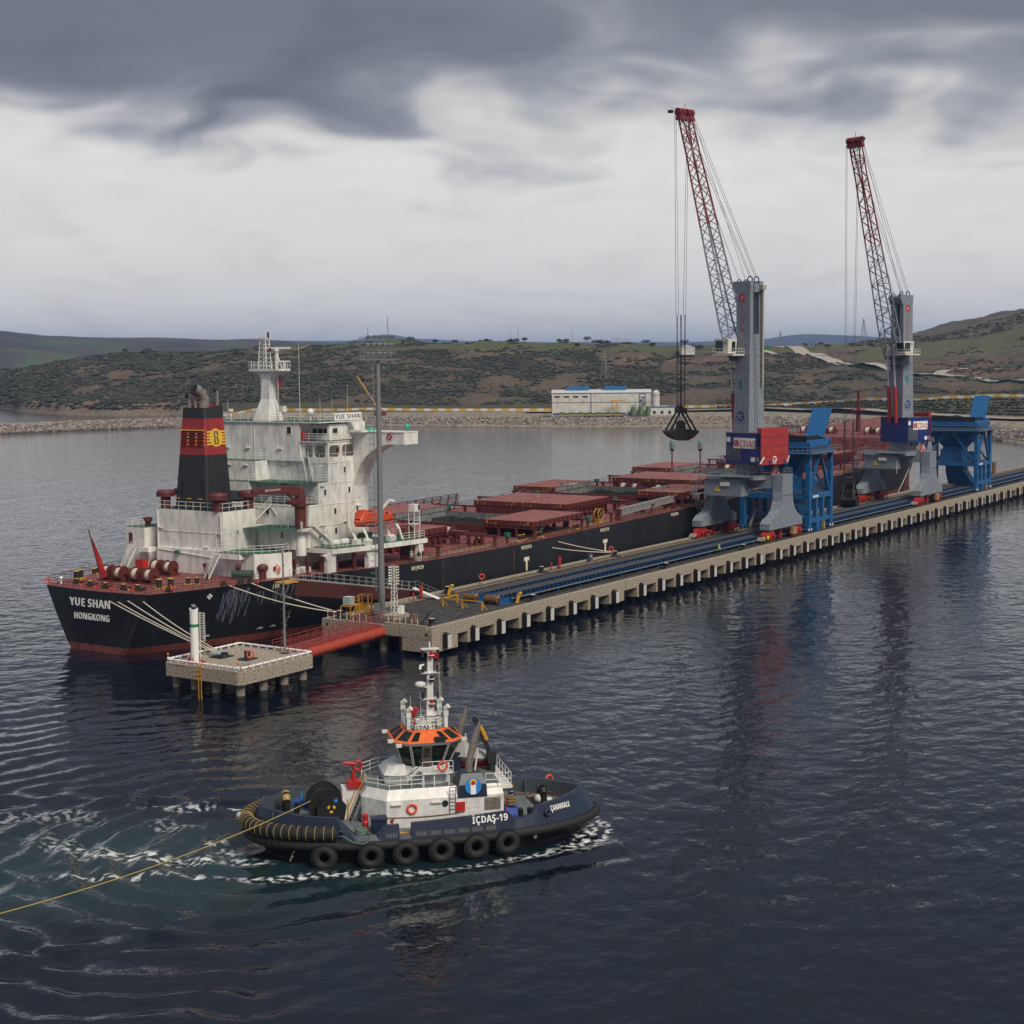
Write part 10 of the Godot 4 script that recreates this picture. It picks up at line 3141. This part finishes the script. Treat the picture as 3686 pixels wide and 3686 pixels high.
		for k in 10:
			var a: float = w * (1 - k / 10.0) + 0.2
			var b: float = w * (1 - (k + 1) / 10.0) + 0.2
			var s = 1 if k % 2 else -1
			m.bar(V(s * a, q[2] * k / 10.0, a), V(-s * b, q[2] * (k + 1) / 10.0, b), 0.16)
			m.bar(V(a, q[2] * k / 10.0, s * a), V(b, q[2] * (k + 1) / 10.0, -s * b), 0.16)
		part(py, "lattice", m, "galvanised")
		for y in [0.72, 0.86]: part(py, "cross_arm", mb().bar(V(-w * 1.1, q[2] * y, 0), V(w * 1.1, q[2] * y, 0), 0.25), "galvanised")
	for q in [[33.26, 1410, 14.0], [31.29, 1400, 15.0], [33.55, 1420, 9.0], [35.5, 1430, 8.0], [26.4, 1320, 13.0]]:
		var mp = thing("line_pole", "thin pole on the green brow of the plateau", "pole", on_land(q[0], q[1]), 0.0, "thin poles on the skyline")
		part(mp, "shaft", mb().tube(V(0, -1, 0), V(0, q[2], 0), 0.22, 6, 0.12), "galvanised")
		part(mp, "cross_arm", mb().bar(V(-0.9, q[2] * 0.95, 0), V(0.9, q[2] * 0.95, 0), 0.16), "galvanised")
	# trees along the brow
	var r = RandomNumberGenerator.new()
	r.seed = 77
	var n = 0
	for q in [[33.53, 1402, 5.0, 0], [33.34, 1404, 5.2, 0], [33.03, 1404, 5.0, 0], [31.75, 1392, 4.0, 1], [31.5, 1392, 4.2, 1], [30.73, 1398, 7.0, 0], [30.45, 1398, 5.0, 1], [30.25, 1396, 5.2, 1], [30.0, 1396, 4.5, 1], [29.68, 1392, 7.0, 2], [29.28, 1392, 7.2, 2], [28.6, 1386, 5.5, 1], [28.35, 1386, 4.5, 1], [27.2, 1372, 7.5, 0], [26.9, 1365, 5.0, 1], [26.65, 1360, 5.2, 1], [31.1, 1330, 4.5, 0], [21.2, 1440, 5.5, 1], [20.6, 1440, 5.0, 1], [22.1, 1430, 4.5, 1], [47.4, 1545, 5.0, 0], [46.6, 1530, 4.5, 1], [35.6, 1425, 5.0, 1], [36.3, 1430, 4.5, 0], [37.2, 1440, 5.0, 1]]:
		var lb: String = ["rounded dark pine tree on the plateau's brow", "spreading dark bush tree on the plateau's brow", "leafless pale tree on the plateau's brow"][q[3]]
		var t = thing("brow_tree", lb, "tree", on_land(q[0], q[1]) - V(0, 0.3, 0), r.randf() * 6.0, ["round pines on the brow", "bush trees on the brow", "leafless trees on the brow"][q[3]])
		var h: float = q[2]
		part(t, "trunk", mb().tube(Vector3.ZERO, V(0.2, h * 0.55, 0), 0.22, 6, 0.12).tube(V(0.1, h * 0.4, 0), V(1.0, h * 0.75, 0.4), 0.1, 5, 0.05).tube(V(0.1, h * 0.4, 0), V(-0.9, h * 0.75, -0.3), 0.1, 5, 0.05), "bark")
		var cr = mb()
		var w: float = h * (0.55 if q[3] == 0 else 0.75)
		for i in (260 if q[3] < 2 else 150):
			var d = V(r.randfn(), r.randfn() * 0.7, r.randfn()).normalized() * pow(r.randf(), 0.4)
			var p = V(d.x * w, h * (0.72 if q[3] != 1 else 0.5) + d.y * h * 0.34, d.z * w)
			var s = r.randf_range(0.25, 0.6) if q[3] < 2 else 0.22
			var b = Basis.from_euler(V(r.randf() * TAU, r.randf() * TAU, 0))
			var g = r.randf_range(0.6, 1.2)
			cr.col = Color(0.026 * g, 0.034 * g, 0.020 * g) if q[3] == 0 else (Color(0.040 * g, 0.040 * g, 0.028 * g) if q[3] == 1 else Color(0.10 * g, 0.08 * g, 0.07 * g))
			cr.tri(p + b * V(s, 0, 0), p + b * V(-s, s * 0.5, 0.1), p + b * V(-s * 0.4, -s, 0))
		part(t, "crown", cr, "foliage")
	var bl = thing("green_stockpile", "small group of green machines on the hill crest by the road", "machine", on_land(24.3, 1400))
	part(bl, "body", mb().cbox(-4, 4, 0, 3.2, -2, 2, 0.6).cbox(5, 8, 0, 2.4, -2, 2, 0.4), "machine_green")
	# yellow mobile crane on the shore behind the ship's bridge
	var yc = thing("mobile_crane", "yellow telescopic mobile crane behind the ship's bridge on the far shore", "crane", on_land(38.35, 985))
	part(yc, "boom", mb().bar(V(0, 2.5, 0), V(-9.5, 25.0, -10.5), 0.9), "yellow")
	part(yc, "boom_logo", mb().bar(V(-4.0, 12.0, -4.4), V(-4.7, 13.6, -5.2), 1.0), "roof_blue")
	part(yc, "carrier", mb().cbox(-5, 5, 0.6, 2.8, -1.4, 1.4, 0.3).cbox(-4, -1, 2.8, 4.0, -1.3, 1.3, 0.3), paint("crane_maroon", lin(0.20, 0.03, 0.03), 0.6, ""))
	part(yc, "luffing_ram", mb().tube(V(2, 2.6, 2), V(-2.0, 7.5, -2.4), 0.3, 8), "yellow")
	for x in [-3.6, -1.2, 1.2, 3.6]: part(yc, "wheel", mb().tube(V(x, 0.6, -1.5), V(x, 0.6, 1.5), 0.6, 10), "rubber")
	var pl = thing("timber_stack", "brown timber fender piles standing on the far apron", "timber", V(289.0, PD, -16.3))
	for k in 3: part(pl, "timber", mb().bb(k * 0.7, k * 0.7 + 0.55, 0, 3.4, -0.4, 0.2), "coir")
	# harbour marker buoy stone off the headland

func _ready():
	rng.seed = 7
	make_camera_and_light()
	make_textures()
	make_materials()
	sans = SystemFont.new(); sans.font_names = PackedStringArray(["Droid Sans"])
	sans_bold = SystemFont.new(); sans_bold.font_names = PackedStringArray(["Droid Sans"]); sans_bold.font_weight = 700
	serif = SystemFont.new(); serif.font_names = PackedStringArray(["Droid Serif"])
	make_water()
	make_land()
	make_scrub()
	make_breakwater()
	make_roads()
	make_far_buildings()
	make_pier()
	make_dolphin()
	make_pier_fittings()
	make_catwalk()
	make_masts()
	make_conveyors()
	make_ship()
	make_cranes()
	make_tug()
	make_lines()
	make_people()
	make_foam()
